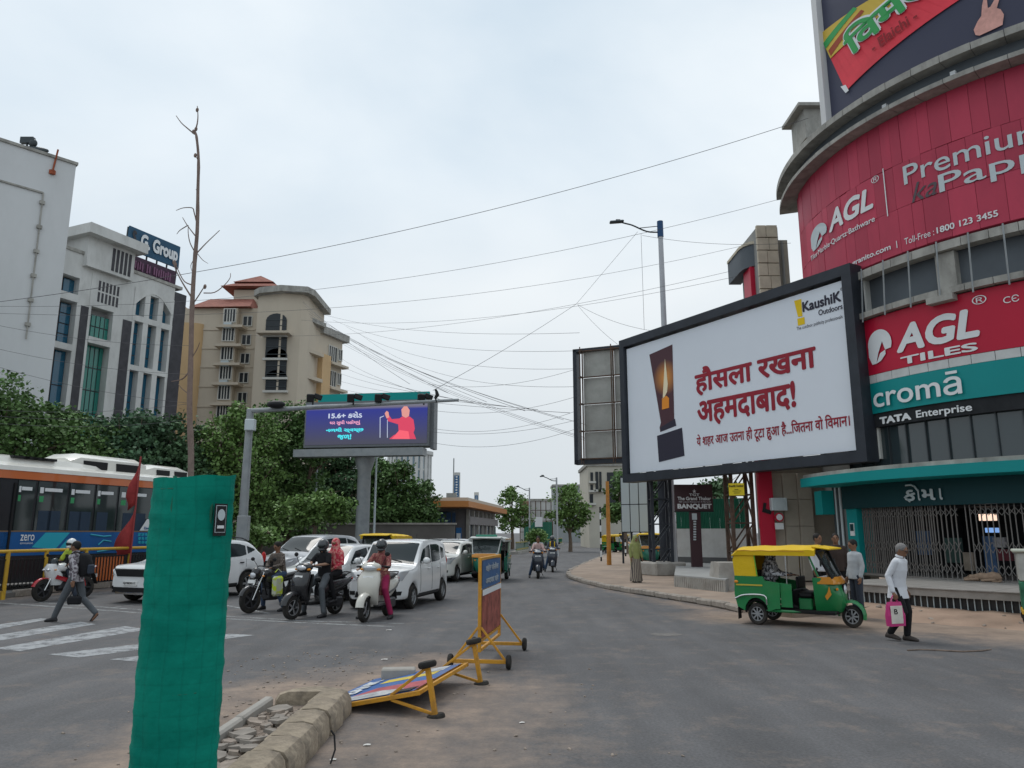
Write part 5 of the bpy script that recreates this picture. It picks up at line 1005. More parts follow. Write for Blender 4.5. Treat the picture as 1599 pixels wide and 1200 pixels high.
# ================================================================== TREES
M_BARK = pbr('bark', (.16, .12, .09), .95, var=.3, scale=6, bump=.5)
def leafm(name, c): return pbr(name, c, .55, isl=.45, var=.25, scale=.5)
LEAF = [leafm('leaf_mid', (.105, .185, .06)), leafm('leaf_dark', (.07, .13, .06)), leafm('leaf_bright', (.13, .22, .06)), leafm('leaf_blue', (.08, .15, .08))]
def tree(name, lobes, Y, label, leaf=0, dens=1.0, ls=.2, seed=0, base=None, group=None, dy=1.0):
    rn = random.Random(seed+91); L = []
    for (px, py, rp) in lobes: p = at(px, py, Y+rn.uniform(-1, 1)*dy); L.append((p, rp*Y/FPX))
    cx = sum(p.x*r for p, r in L)/sum(r for p, r in L) if base is None else at(base, 832, Y).x
    zt = max(p.z+r for p, r in L); zl = min(p.z-r for p, r in L); t = thing(name, label, 'tree', (cx, Y, 0), group=group)
    b = MB(); th = max(zl+.6, zt*.35); fork = Vector((rn.uniform(-.2, .2), 0, th*.8)); tr = max(.12, zt*.028)
    b.tube(cr([(0, 0, -.05), (rn.uniform(-.1, .1), rn.uniform(-.1, .1), th*.4), fork], 4), [tr*(1.15-.4*k/8) for k in range(9)], 8); b.build('trunk', M_BARK, t, smooth=60)
    lm = MB()
    for p, r in L:
        e = Vector((p.x-cx, p.y-Y, p.z)); mid = fork.lerp(e, .5)+Vector((rn.uniform(-.3, .3), rn.uniform(-.3, .3), .2))
        if e.z > fork.z-.3: lm.tube(cr([fork, mid, e], 3), [tr*.55*(1-.7*k/6) for k in range(7)], 6)
        for _ in range(3):
            q = e+Vector((rn.gauss(0, 1), rn.gauss(0, 1), rn.gauss(0.3, .8)))*r*.55; lm.tube([mid, (mid+q)/2+Vector((0, 0, .1)), q], [tr*.25, tr*.18, tr*.06], 5)
    lm.build('limbs', M_BARK, t, smooth=60)
    V = []; F = []
    for p, r in L:
        c0 = Vector((p.x-cx, p.y-Y, p.z)); nc = int(36*dens*max(1, r/1.4)**1.6)
        for _ in range(nc):
            d = Vector((rn.gauss(0, 1), rn.gauss(0, 1), rn.gauss(0, 1))); d.normalize(); rad = r*(rn.random()**.38)*rn.uniform(.82, 1.12)
            cc = c0+Vector((d.x*rad, d.y*rad, d.z*rad*.9)); cr_ = rn.uniform(.22, .5)*min(1.3, max(.6, r*.42))
            if cc.z < .3: continue
            for _ in range(int(rn.uniform(26, 54))):
                q = cc+Vector((rn.gauss(0, 1)*cr_, rn.gauss(0, 1)*cr_, rn.gauss(0, .6)*cr_)); s = ls*rn.uniform(.6, 1.25)
                a = Vector((rn.gauss(0, 1), rn.gauss(0, 1), rn.gauss(0, .6))).normalized(); u = a.cross(Vector((rn.gauss(0, 1), rn.gauss(0, 1), rn.gauss(0, 1)))).normalized()*s*.42
                o = len(V); a = a*s; V += [tuple(q-a*.5), tuple(q+u), tuple(q+a*.6), tuple(q-u)]; F.append((o, o+1, o+2, o+3))
    me = bpy.data.meshes.new('crown'); me.from_pydata(V, [], F); me.materials.append(LEAF[leaf]); o = link(bpy.data.objects.new('crown', me)); o.parent = t
    return t
G1 = 'roadside trees behind the bus'
tree('tree', [(5, 640, 62), (-45, 680, 90), (35, 690, 55), (-10, 740, 80)], 40, 'feathery green tree at the far left edge below the white tower', 0, 1.1, .22, 1, group=G1)
tree('tree', [(95, 660, 42), (130, 700, 60), (70, 730, 60), (150, 750, 60), (90, 770, 50)], 42, 'mid green tree in front of the white tower right edge', 0, 1.1, .22, 2, group=G1)
tree('tree', [(190, 690, 52), (225, 675, 35), (215, 735, 60), (175, 770, 50)], 44, 'green tree below the green glass atrium of the office block', 3, 1.1, .22, 3, group=G1)
tree('tree', [(275, 685, 45), (262, 735, 55), (305, 720, 45), (300, 780, 55), (240, 790, 50)], 44, 'dark dense tree behind the bare sapling', 1, 1.2, .22, 4, group=G1)
tree('tree', [(345, 690, 48), (325, 735, 52), (385, 730, 58), (360, 785, 60), (405, 680, 40), (320, 800, 45), (410, 800, 50), (375, 660, 30)], 46, 'bright feathery tree behind the signal mast', 2, 1.1, .2, 5, group=G1)
tree('tree', [(435, 660, 40), (460, 700, 48), (430, 750, 55), (470, 770, 48), (420, 800, 45), (478, 655, 30), (470, 810, 40), (500, 700, 34)], 50, 'tall rounded tree left of the digital billboard', 0, 1.1, .22, 6, group=G1)
tree('tree', [(520, 718, 30), (548, 725, 28), (512, 765, 40), (545, 760, 30), (530, 690, 24), (515, 805, 40), (555, 800, 34), (490, 690, 30)], 62, 'dark tree directly below the digital billboard', 1, 1.1, .26, 7, group=G1)
tree('tree', [(590, 765, 38), (622, 745, 30), (650, 775, 30), (610, 795, 40), (650, 800, 30), (585, 808, 38), (625, 815, 34), (665, 810, 26), (590, 735, 26)], 56, 'round green tree right of the digital billboard pole', 0, 1.2, .24, 8, group=G1)
tree('small_tree', [(478, 795, 24), (505, 788, 22), (525, 800, 20), (455, 805, 20)], 38, 'small spreading light green tree above the silver car', 2, .9, .2, 9)
tree('tree', [(800, 790, 24), (790, 810, 22), (812, 812, 20), (798, 772, 12)], 88, 'small tree beyond the bus station by the far median', 2, .6, .26, 10, group='far trees along the road')
tree('tree', [(885, 785, 28), (905, 800, 22), (872, 808, 22), (900, 818, 22), (888, 768, 12)], 76, 'broad tree at the far right road bend', 2, .65, .26, 11, group='far trees along the road')
tree('tree', [(968, 765, 26), (982, 790, 25), (960, 800, 16), (990, 755, 18)], 64, 'tree behind the orange post and rear billboard', 0, 1.0, .28, 12, group='far trees along the road')
tree('tree', [(1015, 770, 28), (1035, 790, 20), (1125, 765, 24), (1110, 785, 20)], 48, 'tree showing below the white billboard behind the banquet sign', 1, 1.0, .24, 13, group='far trees along the road')
def bush(name, px, Y, rp, n, label, leaf=2):
    tree(name, [(px+RND.uniform(-1, 1)*rp*n*.5, 838, rp) for _ in range(n)], Y, label, leaf, .9, .18, int(px), base=px)
bush('shrub', 842, 60, 7, 4, 'low shrubs in the far median planting'); bush('shrub', 405, 33, 9, 3, 'yellow-green shrub behind the white car roof beside the mast')
# compound wall behind the trees
t = thing('compound_wall', 'long dark compound wall under the roadside trees', 'wall'); b = MB(); b.box((-34, 54, 1.2), (60, .3, 2.4)); b.build('wall', pbr('compound', (.13, .12, .11), .9, var=.3, scale=.4), t); b = MB(); b.box((-34, 54, 2.46), (60.2, .5, .12)); b.build('coping', M_CONC, t)

# ================================================================== GREEN TREE GUARD AND SAPLING
def net_mat():
    m = bpy.data.materials.new('green_net'); m.use_nodes = True; t = m.node_tree; b = t.nodes['Principled BSDF']; L = t.links.new; g = t.nodes.new('ShaderNodeTexCoord'); b.inputs['Roughness'].default_value = .8; b.inputs['Specular IOR Level'].default_value = .12
    n = t.nodes.new('ShaderNodeTexNoise'); n.inputs['Scale'].default_value = 2.2; n.inputs['Detail'].default_value = 7; L(g.outputs['Object'], n.inputs[0]); r = t.nodes.new('ShaderNodeValToRGB'); r.color_ramp.elements[0].position = .3; r.color_ramp.elements[1].position = .72; r.color_ramp.elements[0].color = (0, .17, .125, 1); r.color_ramp.elements[1].color = (.004, .265, .19, 1); L(n.outputs[0], r.inputs[0]); cur = r.outputs[0]
    # woven thread lines: round hoops and uprights of the net
    ur = t.nodes.new('ShaderNodeSeparateXYZ'); L(g.outputs['Object'], ur.inputs[0]); at2 = t.nodes.new('ShaderNodeMath'); at2.operation = 'ARCTAN2'; L(ur.outputs[1], at2.inputs[0]); L(ur.outputs[0], at2.inputs[1])
    for src, k, amt in ((ur.outputs[2], 11.0, .1), (at2.outputs[0], 2.2, .12), (ur.outputs[2], 130., .1), (at2.outputs[0], 30., .1)):
        a = t.nodes.new('ShaderNodeMath'); a.operation = 'MULTIPLY_ADD'; a.inputs[1].default_value = k; L(src, a.inputs[0]); L(n.outputs[0], a.inputs[2]); f = t.nodes.new('ShaderNodeMath'); f.operation = 'FRACT'; L(a.outputs[0], f.inputs[0]); q = t.nodes.new('ShaderNodeMapRange'); q.inputs[1].default_value = .03; q.inputs[2].default_value = .16; q.inputs[3].default_value = 1-amt; q.inputs[4].default_value = 1; L(f.outputs[0], q.inputs[0])
        x = t.nodes.new('ShaderNodeMixRGB'); x.blend_type = 'MULTIPLY'; x.inputs[0].default_value = 1; L(cur, x.inputs[1]); L(q.outputs[0], x.inputs[2]); cur = x.outputs[0]
    L(cur, b.inputs['Base Color']); n2 = t.nodes.new('ShaderNodeTexNoise'); n2.inputs['Scale'].default_value = 9; n2.inputs['Detail'].default_value = 8; L(g.outputs['Object'], n2.inputs[0]); bp = t.nodes.new('ShaderNodeBump'); bp.inputs['Strength'].default_value = .7; bp.inputs['Distance'].default_value = .02; L(n2.outputs[0], bp.inputs['Height']); L(bp.outputs[0], b.inputs['Normal']); return m
M_NET = net_mat()
GC = at(299, 832, 5.0); tg_ = thing('tree_guard', 'green net-wrapped tree guard standing on the median', 'tree guard', (GC.x, 5.0, 0))
rs = []; rn = random.Random(4); seams = (.55, 1.32, 1.95)
for j in range(81):
    z = 2.21*j/80; ring = []
    for k in range(72):
        a = 2*pi*k/72; r = .247+.006*sin(3*a+z*2)+.005*sin(9*a+z*5)*sin(z*3)+.003*rn.uniform(-1, 1)-.012*math.exp(-(((a-R(262)-.05*sin(z*2)+pi) % (2*pi)-pi)/.07)**2)+.004*sin(31*z+4*a)*max(0, sin(2*a+1))
        for s_ in seams: r += .007*math.exp(-((z-s_-.03*sin(a*2))/.025)**2)-.005*math.exp(-((z-s_-.07)/.03)**2)
        r -= .018*(abs(cos(2*a))**6)*-.5; dent = max(0, cos(a-R(-35)))**8*max(0, 1-abs(z-1.95)/.16)*.03; r -= dent
        ring.append((r*cos(a), r*sin(a), z+.02*sin(a+.6)*(j/80)+.005*sin(5*a)*(j/80)**6))
    rs.append(ring)
b = MB(); b.rings(rs, cap=False); b.build('net', M_NET, tg_, smooth=80)
for k in range(6): a = 2*pi*k/6+.35; b = MB(); b.tube([(.225*cos(a), .225*sin(a), 0), (.225*cos(a), .225*sin(a), 2.2)], .012, 6); b.build('upright', M_GFEN, tg_)
for z in (.1, .9, 2.12): b = MB(); b.tube([(.236*cos(2*pi*k/24), .236*sin(2*pi*k/24), z) for k in range(25)], .008, 5, cap=False); b.build('hoop', M_GFEN, tg_)
a = R(-30); b = MB(); b.box((.268*cos(a), .268*sin(a), 1.93), (.004, .095, .2), (0, 0, a)); o = b.build('badge', M_BLK, tg_)
for q, (w, h, m_) in enumerate(((.078, .17, M_LETG), (.07, .162, M_BLK))): b = MB(); b.box(((.2705+.002*q)*cos(a), (.2705+.002*q)*sin(a), 1.935), (.003, w, h), (0, 0, a)); b.build('badge_print', m_, o)
b = MB(); b.prism([(.2745*cos(a)-sin(a)*.028*cos(t_), .2745*sin(a)+cos(a)*.028*cos(t_), 1.96+.036*sin(t_)) for t_ in [2*pi*k/14 for k in range(14)]], (.002*cos(a), .002*sin(a), 0)); b.build('badge_print', M_LETG, o, smooth=None)
b = MB(); b.box((.275*cos(a), .275*sin(a), 1.885), (.003, .05, .018), (0, 0, a)); b.build('badge_print', M_LET, o)
sap = thing('sapling', 'tall bare leafless sapling rising from the green guard', 'tree', (GC.x, 5.0, 0)); O = Vector((GC.x, 5.0, 0))
lp = lambda x, y, Y=5.0: at(x, y, Y)-O
M_TW = pbr('twig', (.23, .17, .145), .9, var=.2, scale=20, bump=.3)
tp = [Vector((0, 0, .05)), Vector((.0, 0, 1.2))]+[lp(*p) for p in ((298, 745), (296, 640), (298, 560), (300, 480), (304, 410), (308, 360), (309, 300), (310, 250), (307, 215), (304, 205))]
tp = cr(tp, 4); n_ = len(tp); b = MB(); b.tube(tp, [.026-.019*(k/n_)**.8+.0015*(k % 5 == 0) for k in range(n_)], 8); b.build('trunk', M_TW, sap, smooth=60)
for br, r in (([(304, 208), (308, 193), (309, 180), (308, 166)], .006), ([(304, 210), (292, 200), (283, 192), (275, 181)], .0055), ([(308, 352), (303, 332), (300, 325), (286, 325), (275, 329)], .005), ([(306, 370), (293, 353), (285, 340)], .0045), ([(292, 353), (281, 360), (276, 366)], .004), ([(305, 395), (297, 380), (294, 365), (294, 352)], .0045),
              ([(307, 396), (322, 380), (343, 360)], .005), ([(308, 396), (316, 406), (325, 412)], .003), ([(302, 446), (288, 440), (279, 424), (274, 412)], .005), ([(298, 463), (285, 442), (276, 425), (270, 410)], .006), ([(298, 480), (310, 462), (319, 448), (321, 447)], .005), ([(318, 458), (335, 457), (350, 446), (359, 435), (360, 427)], .0045),
              ([(303, 405), (298, 415), (300, 425)], .003), ([(299, 560), (308, 545), (312, 535)], .004), ([(296, 580), (285, 592), (268, 596)], .006), ([(300, 620), (285, 608), (278, 600)], .004), ([(309, 250), (305, 243)], .004), ([(309, 300), (306, 296)], .004)):
    b = MB(); dd = RND.uniform(-.12, .12); m = len(br); pts = cr([lp(x, y, 5.0+dd*k/m) for k, (x, y) in enumerate(br)], 3); b.tube(pts, [r*(1-.6*k/len(pts)) for k in range(len(pts))], 5); b.build('twig', M_TW, sap, smooth=60)
for x, y in ((308, 172), (306, 202), (302, 206), (272, 410), (320, 448), (305, 243), (274, 414)):
    b = MB(); q = lp(x, y); b.ell(q, (.012, .008, .018), 6, 5); b.build('bud', M_TW, sap)

# ================================================================== BARRICADES
M_BBLUE = pbr('barr_blue', (.05, .12, .26), .6, var=.15, scale=5); M_BRED = pbr('barr_print', (.3, .09, .07), .6, var=.5, scale=8)
def barricade(name, label, lh=.4):
    """local: x along the length, z up, y across; bottom rail on legs with wheels"""
    t = thing(name, label, 'barricade'); L = 1.75; Hh = 1.5
    def bar(n, a, c, w=.045, m=M_YEL, p=None): b = MB(); b.bar(a, c, w, ch=.004); return b.build(n, m, p or t)
    for x in (0, L): bar('post', (x, 0, .22), (x, 0, Hh))
    for z in (.24, .36, 1.02, Hh-.02): bar('rail', (.02, 0, z), (L-.02, 0, z), .04)
    for x in (.44, .88, 1.31): bar('upright', (x, 0, .38), (x, 0, 1.0), .03)
    for x in (0.0, L):
        lg = bar('leg', (x, -lh, .1), (x, lh, .1), .05)
        for s in (-1, 1):
            bar('brace', (x, s*lh*.9, .12), (x, s*.02, .55), .03)
            b = MB(); b.lathe([(.035, -.028), (.085, -.03), (.098, -.012), (.098, .012), (.085, .03), (.035, .028)], (x, s*(lh+.01), .098), 'y', 16); b.build('wheel', M_TYRE, t)
    return t
def plate(t, x0, x1, z0, z1, mat, y=.012, th=.006): b = MB(); b.box(((x0+x1)/2, y, (z0+z1)/2), (x1-x0, th, z1-z0)); return b.build('plate', mat, t)
class Loc:
    def __init__(s, y, flip=1): s.y = y; s.f = flip
    def pt(s, u, z, off=0): return (u, s.y-off*s.f if s.f > 0 else s.y+off, z)
W1, W2 = gp(707, 1042), gp(791, 1048); W3 = gp(813, 1017)
nm = (W1+W2)/2; dr = (Vector((-.21, 12.72, 0))-Vector((nm.x, nm.y, 0))); az = atan2(dr.y, dr.x)
t = barricade('barricade', 'upright yellow wheeled police barricade with blue upper plate'); t.location = (nm.x, nm.y, 0); t.rotation_euler = (0, 0, az)
# camera sees the side facing -x(world) => local +y... plates on both faces
for y in (.024, -.024):
    pb_ = plate(t, .06, 1.69, 1.06, 1.45, M_BBLUE, y); pr_ = plate(t, .05, 1.7, .97, 1.05, M_LET, y*1.4); plate(t, .05, .42, .4, .99, M_BRED, y); plate(t, .46, 1.7, .4, .99, M_BRED, y)
M_BTX = pbr('barr_text', (.45, .5, .55), .6)
for sgn in (1, -1):
    S_ = Loc(.03*sgn, -sgn); 
    for s, z0, z1 in (('शहेर पोलीस', 1.28, 1.4), ('अमदावाद शहेर', 1.1, 1.22)):
        V, F = glyphs(s, .03); b = MB(); b.add([((.3+1.15*(x if sgn < 0 else 1-x)), .03*sgn+sgn*l*.0006, z0+(z1-z0)*y) for x, y, l in V], F); b.build('lettering', M_BTX, t, smooth=None)
t2 = barricade('fallen_barricade', 'yellow barricade toppled on its back with torn bank advertisement', .25); A2, B2 = gp(690, 1120), gp(763, 1066); A2.z = B2.z = 0
dr = B2-A2; t2.location = (A2.x-.02, A2.y, .27); az2 = atan2(dr.y, dr.x)
# lie back: local z (height) points left & slightly down
ex = Vector((cos(az2), sin(az2), 0)); ez = Vector((-sin(az2), cos(az2), -.2)).normalized(); ey = ez.cross(ex)
t2.rotation_euler = Matrix((ex, ey, ez)).transposed().to_euler()
M_AD = pbr('ad_blue', (.03, .11, .33), .5, var=.15, scale=4, dirt=(.25, .22, .18), damt=.5); M_ADY = pbr('ad_yellow', (.6, .45, .06), .5, var=.2, scale=5); M_ADR = pbr('ad_red', (.4, .08, .09), .5, var=.3, scale=5); M_ADW = pbr('ad_torn', (.45, .46, .47), .7, var=.3, scale=9, dirt=(.05, .05, .05), damt=.8, dscale=6)
yf = -.026 if ey.z < 0 else .026
def adp(pts, mat, k, n='ad_sheet'): b = MB(); b.prism([(x, yf*(1+.12*k), z) for x, z in pts], (0, yf*.06, 0)); return b.build(n, mat, t2, smooth=None)
adp([(.03, .3), (1.72, .3), (1.72, 1.47), (.03, 1.47)], M_AD, 0); adp([(.15, .3), (.7, .3), (.72, 1.0), (.1, 1.25), (.08, .8)], M_ADR, 1); adp([(1.1, .45), (1.35, .45), (1.3, 1.1), (1.05, 1.12)], M_ADY, 1); adp([(.04, .62), (.3, .5), (.42, .85), (.3, 1.2), (.04, 1.4)], M_ADW, 2); adp([(1.35, .42), (1.7, .42), (1.7, .8), (1.45, .75)], M_ADW, 1); adp([(.04, .35), (.25, .32), (.2, .5), (.05, .55)], M_BLK, 3)
V, F = glyphs('BANK', .04); b = MB(); b.add([(.5+.85*x if yf < 0 else .5+.85*(1-x), yf*(1.4)+yf*.02*l, 1.18+.2*y) for x, y, l in V], F); b.build('lettering', M_LET, t2, smooth=None)

# ================================================================== BUS, RAILING, FLAGS
YB = 22.6; a_, c_ = at(-10, 740, YB), at(235, 757, 28.2); SBs = Flat(a_, c_); u00 = -6.0; uEnd = SBs.hit(322, 770)[0]
M_BUSW = paint('bus_white', (.74, .72, .66), .35); M_BUSD = pbr('bus_dark', (.018, .02, .024), .2, spec=.6); M_BUSO = paint('bus_orange', (.6, .16, .05)); M_BUSB = pbr('bus_blue', (.015, .1, .3), .35, var=.15, scale=1); M_BUSC = pbr('bus_cyan', (.03, .38, .5), .35); M_BGLS = pbr('bus_glass', (.025, .035, .035), .06, spec=.7)
bus = thing('bus', 'electric city bus in white, orange and blue behind the yellow railing', 'bus')
zz = lambda x, y: SBs.hit(x, y)[1]
zS1, zS0 = zz(100, 741), zz(100, 753); zW1, zW0 = zS0-.03, zz(100, 829); zP0 = zz(100, 866)
def bs_(u0, z0, u1, z1, d0, d1, n, m, par=None, ch=None): b = MB(); patch(SBs, u0, z0, u1, z1, d0, d1, '', None, None, 1, b); return b.build(n, m, par or bus)
bs_(u00, .45, uEnd, zS0, -2.5, -.03, 'body', M_BUSD); bs_(u00-.05, zS0, uEnd+.05, zS1, -2.5, .03, 'orange_stripe', M_BUSO)
b = MB(); rs = [[SBs.pt(u, z, d) for d, z in ((.05, zS1), (.02, zS1+.14), (-.25, zS1+.26), (-2.2, zS1+.26), (-2.5, zS1))] for u in (u00-.05, uEnd+.05)]; b.rings(rs); b.build('roof', M_BUSW, bus)
b = MB(); u0, u1 = u00, SBs.hit(180, 745)[0]; rs = [[SBs.pt(u, zS1+.2+h*k, d) for d, k in ((-.35, 0), (-.5, .8), (-.8, 1), (-1.9, 1), (-2.2, .6), (-2.2, 0))] for u, h in ((u0, .3), (u1-1.6, .34), (u1-.4, .25), (u1, .03))]; b.rings(rs); pod = b.build('roof_pod', M_BUSW, bus)
for k in range(4): b = MB(); u = SBs.hit(32+k*15, 728)[0]; patch(SBs, u, zS1+.42, u+.55, zS1+.5, -.52, -.36, '', None, None, 1, b); b.build('roof_vent', M_BLK, pod)
for x0, x1, h in ((128, 246, .62), (246, 312, .5)):
    b = MB(); u0, u1 = SBs.hit(x0, 745)[0], SBs.hit(x1, 745)[0]; rs = [[SBs.pt(u, zS1+.2+h*k*hk, d) for d, k in ((-.55, 0), (-.6, .75), (-.9, 1), (-1.9, 1), (-2.1, 0))] for u, hk in ((u0, .7), (u0+.4, 1), (u1-.3, 1), (u1, .85))]; b.rings(rs); o = b.build('roof_unit', M_BUSW, bus)
    for q in range(2): b = MB(); v0 = u0+.5+q*(u1-u0)*.42; patch(SBs, v0, zS1+.3, v0+(u1-u0)*.3, zS1+.2+h*.6, -.62, -.55, '', None, None, 1, b); b.build('vent', M_BLK, o)
for x0, x1 in ((25, 52), (57, 103), (107, 145), (149, 181), (185, 236), (240, 290), (294, 340)):
    u0, u1 = SBs.hit(x0, 790)[0], SBs.hit(x1, 790)[0]; w = bs_(u0, zW0, u1, zW1, -.03, .0, 'window', M_BGLS); 
    for k, (zz0, zz1, f0, f1, m) in enumerate(((.13, .2, .22, .82, M_LET), (.12, .24, .06, .18, M_LET), (.3, .42, .06, .2, pbr('sticker_green', (.05, .3, .12), .6)))):
        hW = zW1-zW0; bs_(u0+(u1-u0)*f0, zW1-zz1*hW, u0+(u1-u0)*f1, zW1-zz0*hW, .0, .006, 'sticker', m, w)
# seats and a passenger seen through the side
for x in (70, 85, 118, 133, 160, 200, 220): u = SBs.hit(x, 800)[0]; bs_(u-.22, zW0, u+.22, zW0+.62, .002, .008, 'seat_back', pbr('bus_seat', (.03, .05, .08), .8))
pn = bs_(u00, zP0, uEnd, zW0-.04, -.03, .03, 'side_panel', M_BUSB); bs_(u00, zW0-.04, uEnd, zW0+.0, -.03, .035, 'waist_rail', pbr('bus_brown', (.2, .13, .08), .5)); bs_(u00, .35, uEnd, zP0-.01, -.03, .02, 'skirt', M_BUSD)  # skirt colour is dark to take in the railing's shadows on the lower side
lettering(SBs, 'zero', SBs.hit(30, 845), SBs.hit(53, 835), M_LET, pn, off=.035, px=False, bold=.01); lettering(SBs, 'emission', SBs.hit(30, 850), SBs.hit(50, 846.5), M_LET, pn, off=.035, px=False); lettering(SBs, 'Electric', SBs.hit(223, 827), SBs.hit(238, 823), M_BUSB, bus, off=.06, px=False, bold=.02)
shape(SBs, [(48, 855), (70, 832), (108, 832), (85, 858)], M_BUSC, pn, .036); shape(SBs, [(90, 858), (103, 843), (110, 843), (98, 860)], M_BUSC, pn, .036); shape(SBs, [(216, 829), (228, 811), (238, 811), (238, 829)], M_LET, bus, .05)
for pts in ([(140, 835), (160, 838), (172, 837)], [(152, 851), (160, 844), (172, 846)], [(150, 862), (175, 858), (200, 864)]):
    b = MB(); b.tube([SBs.pt(*SBs.hit(*p), .04) for p in pts], .025, 5); b.build('circuit_print', M_BUSC, pn)
for k in range(12): u, z = SBs.hit(216+(k % 4)*5, 835+(k//4)*6); b = MB(); b.box(SBs.pt(u, z, .04), (.07, .07, .1)); b.build('dot_print', M_BUSC, pn)
bs_(SBs.hit(-30, 800)[0], .5, SBs.hit(17, 800)[0], zW1-.1, -.0, .03, 'door', M_BUSD)
for x in (-8, 17): u = SBs.hit(x, 800)[0]; bs_(u-.03, .5, u+.03, zW1-.1, .03, .07, 'door_rail', M_BLK)
for u in (uEnd-2.4, u00+1.2):
    b = MB(); p = SBs.pt(u, .6, -.12); rz_ = atan2(SBs.u.y, SBs.u.x); b.lathe([(.2, -.14), (.44, -.14), (.48, -.1), (.48, .1), (.44, .14), (.2, .14)], (0, 0, 0), 'y', 20); b.build('wheel', M_TYRE, bus, loc=(p[0], p[1], .62), rot=(0, 0, rz_))
# yellow railing
A_, B_ = gp(-60, 943, .14), gp(245, 913, .14); SRl = Flat(A_+Vector((-.25, .6, 0)), B_+Vector((-.3, .6, 0))); rl = thing('yellow_railing', 'yellow-topped black barred railing in front of the bus', 'railing'); zr_ = SRl.hit(100, 859)[1]
M_RY = pbr('rail_yellowpaint', (.55, .33, .03), .5, dirt=(.25, .14, .05), damt=.5, dscale=4)
b = MB(); b.tube([SRl.pt(-1, zr_, 0), SRl.pt(SRl.len+6, zr_, 0)], .045, 8); b.build('top_rail', M_RY, rl)
for x in (10, 70, 132, 200, 262): u = SRl.hit(x, 890)[0]; b = MB(); b.tube([SRl.pt(u, .1, 0), SRl.pt(u, zr_, 0)], .055, 8); b.build('post', M_RY, rl)
for z in (.35, zr_-.22): b = MB(); b.bar(SRl.pt(-1, z, 0), SRl.pt(SRl.len+6, z, 0), .03); b.build('mid_rail', M_BLK, rl)
bm = MB(); bm.box((0, 0, (.35+zr_-.22)/2), (.022, .022, zr_-.57)); bme = bm.mesh('bar', M_BLK)
k = 0
while k*.13 < SRl.len+5: p = SRl.pt(-.9+k*.13, 0, 0); inst('bar', bme, rl, (p[0], p[1], 0)); k += 1
o0, o1 = SRl.hit(148, 898), SRl.hit(196, 869); b = MB(); patch(SRl, o0[0], .38, o1[0], zr_-.25, -.03, -.02, '', None, None, 1, b); b.build('orange_banner', M_BUSO, rl)
pf_ = SRl.pt(SRl.hit(201, 850)[0], 0, .1); fl_ = thing('red_flags', 'thin pole with two faded red pennants tied to the railing', 'flag', (pf_[0], pf_[1], 0)); ztop = at(204, 713, pf_[1]).z
b = MB(); b.tube([(0, 0, .1), (.04, 0, ztop)], .025, 6); b.build('flagpole', pbr('flag_pole', (.3, .05, .05), .7), fl_)
M_FLAG = pbr('flag_red', (.28, .035, .035), .8, var=.3, scale=3)
for zt2, h, w in ((ztop-.05, 1.55, -.34), (ztop-1.7, 1.45, -.6)):
    b = MB(); n = 8; V = []
    for i in range(n+1): t_ = i/n; V += [(.0, 0, zt2-h*t_), (w*min(1, t_*1.25)*(1 if t_ < .85 else .8)+.04*sin(t_*9), .06*sin(t_*7), zt2-h*t_*1.05-.12*t_)]
    b.add(V, [(2*i, 2*i+1, 2*i+3, 2*i+2) for i in range(n)]); o = b.build('pennant', M_FLAG, fl_, smooth=60); md = o.modifiers.new('th', 'SOLIDIFY'); md.thickness = .006
# ================================================================== CARS
WH = {}
def wheel_parts(r, w, rim=M_RIM, spokes=6, full=False):
    k = (r, w, rim.name, spokes)
    if k not in WH:
        b = MB(); b.lathe([(r*.66, -w/2), (r*.9, -w/2), (r*.985, -w*.36), (r, -w*.15), (r, w*.15), (r*.985, w*.36), (r*.9, w/2), (r*.66, w/2), (r*.64, 0)], (0, 0, 0), 'y', 28, close=True); ty = b.mesh('tyre', M_TYRE, 40)
        b = MB(); b.lathe([(r*.67, -w*.42), (r*.6, -w*.42), (r*.58, -w*.3), (r*.58, w*.3), (r*.6, w*.42), (r*.67, w*.42)], (0, 0, 0), 'y', 24, close=True)
        for s in (-1, 1):
            b.lathe([(.001, s*w*.4), (r*.14, s*w*.4), (r*.16, s*w*.25)], (0, 0, 0), 'y', 12)
            for j in range(spokes):
                a = 2*pi*j/spokes; b.box((r*.36*cos(a), s*w*.32, r*.36*sin(a)), (r*.52, w*.1, r*.15), (0, -a, 0), ch=.004)
        rm = b.mesh('rim', rim, 35)
        b = MB(); b.lathe([(.001, -w*.1), (r*.57, -w*.1), (r*.57, w*.1), (.001, w*.1)], (0, 0, 0), 'y', 18); dk = b.mesh('brake_disc', M_DK)
        WH[k] = (ty, rm, dk)
    return WH[k]
def wheel(parent, loc, r, w, rim=M_RIM, spokes=6, name='wheel', steer=0):
    ty, rm, dk = wheel_parts(r, w, rim, spokes); o = link(bpy.data.objects.new(name, ty)); o.parent = parent; o.location = loc; o.rotation_euler = (0, 0, steer)
    inst('rim', rm, o); inst('brake_disc', dk, o); return o
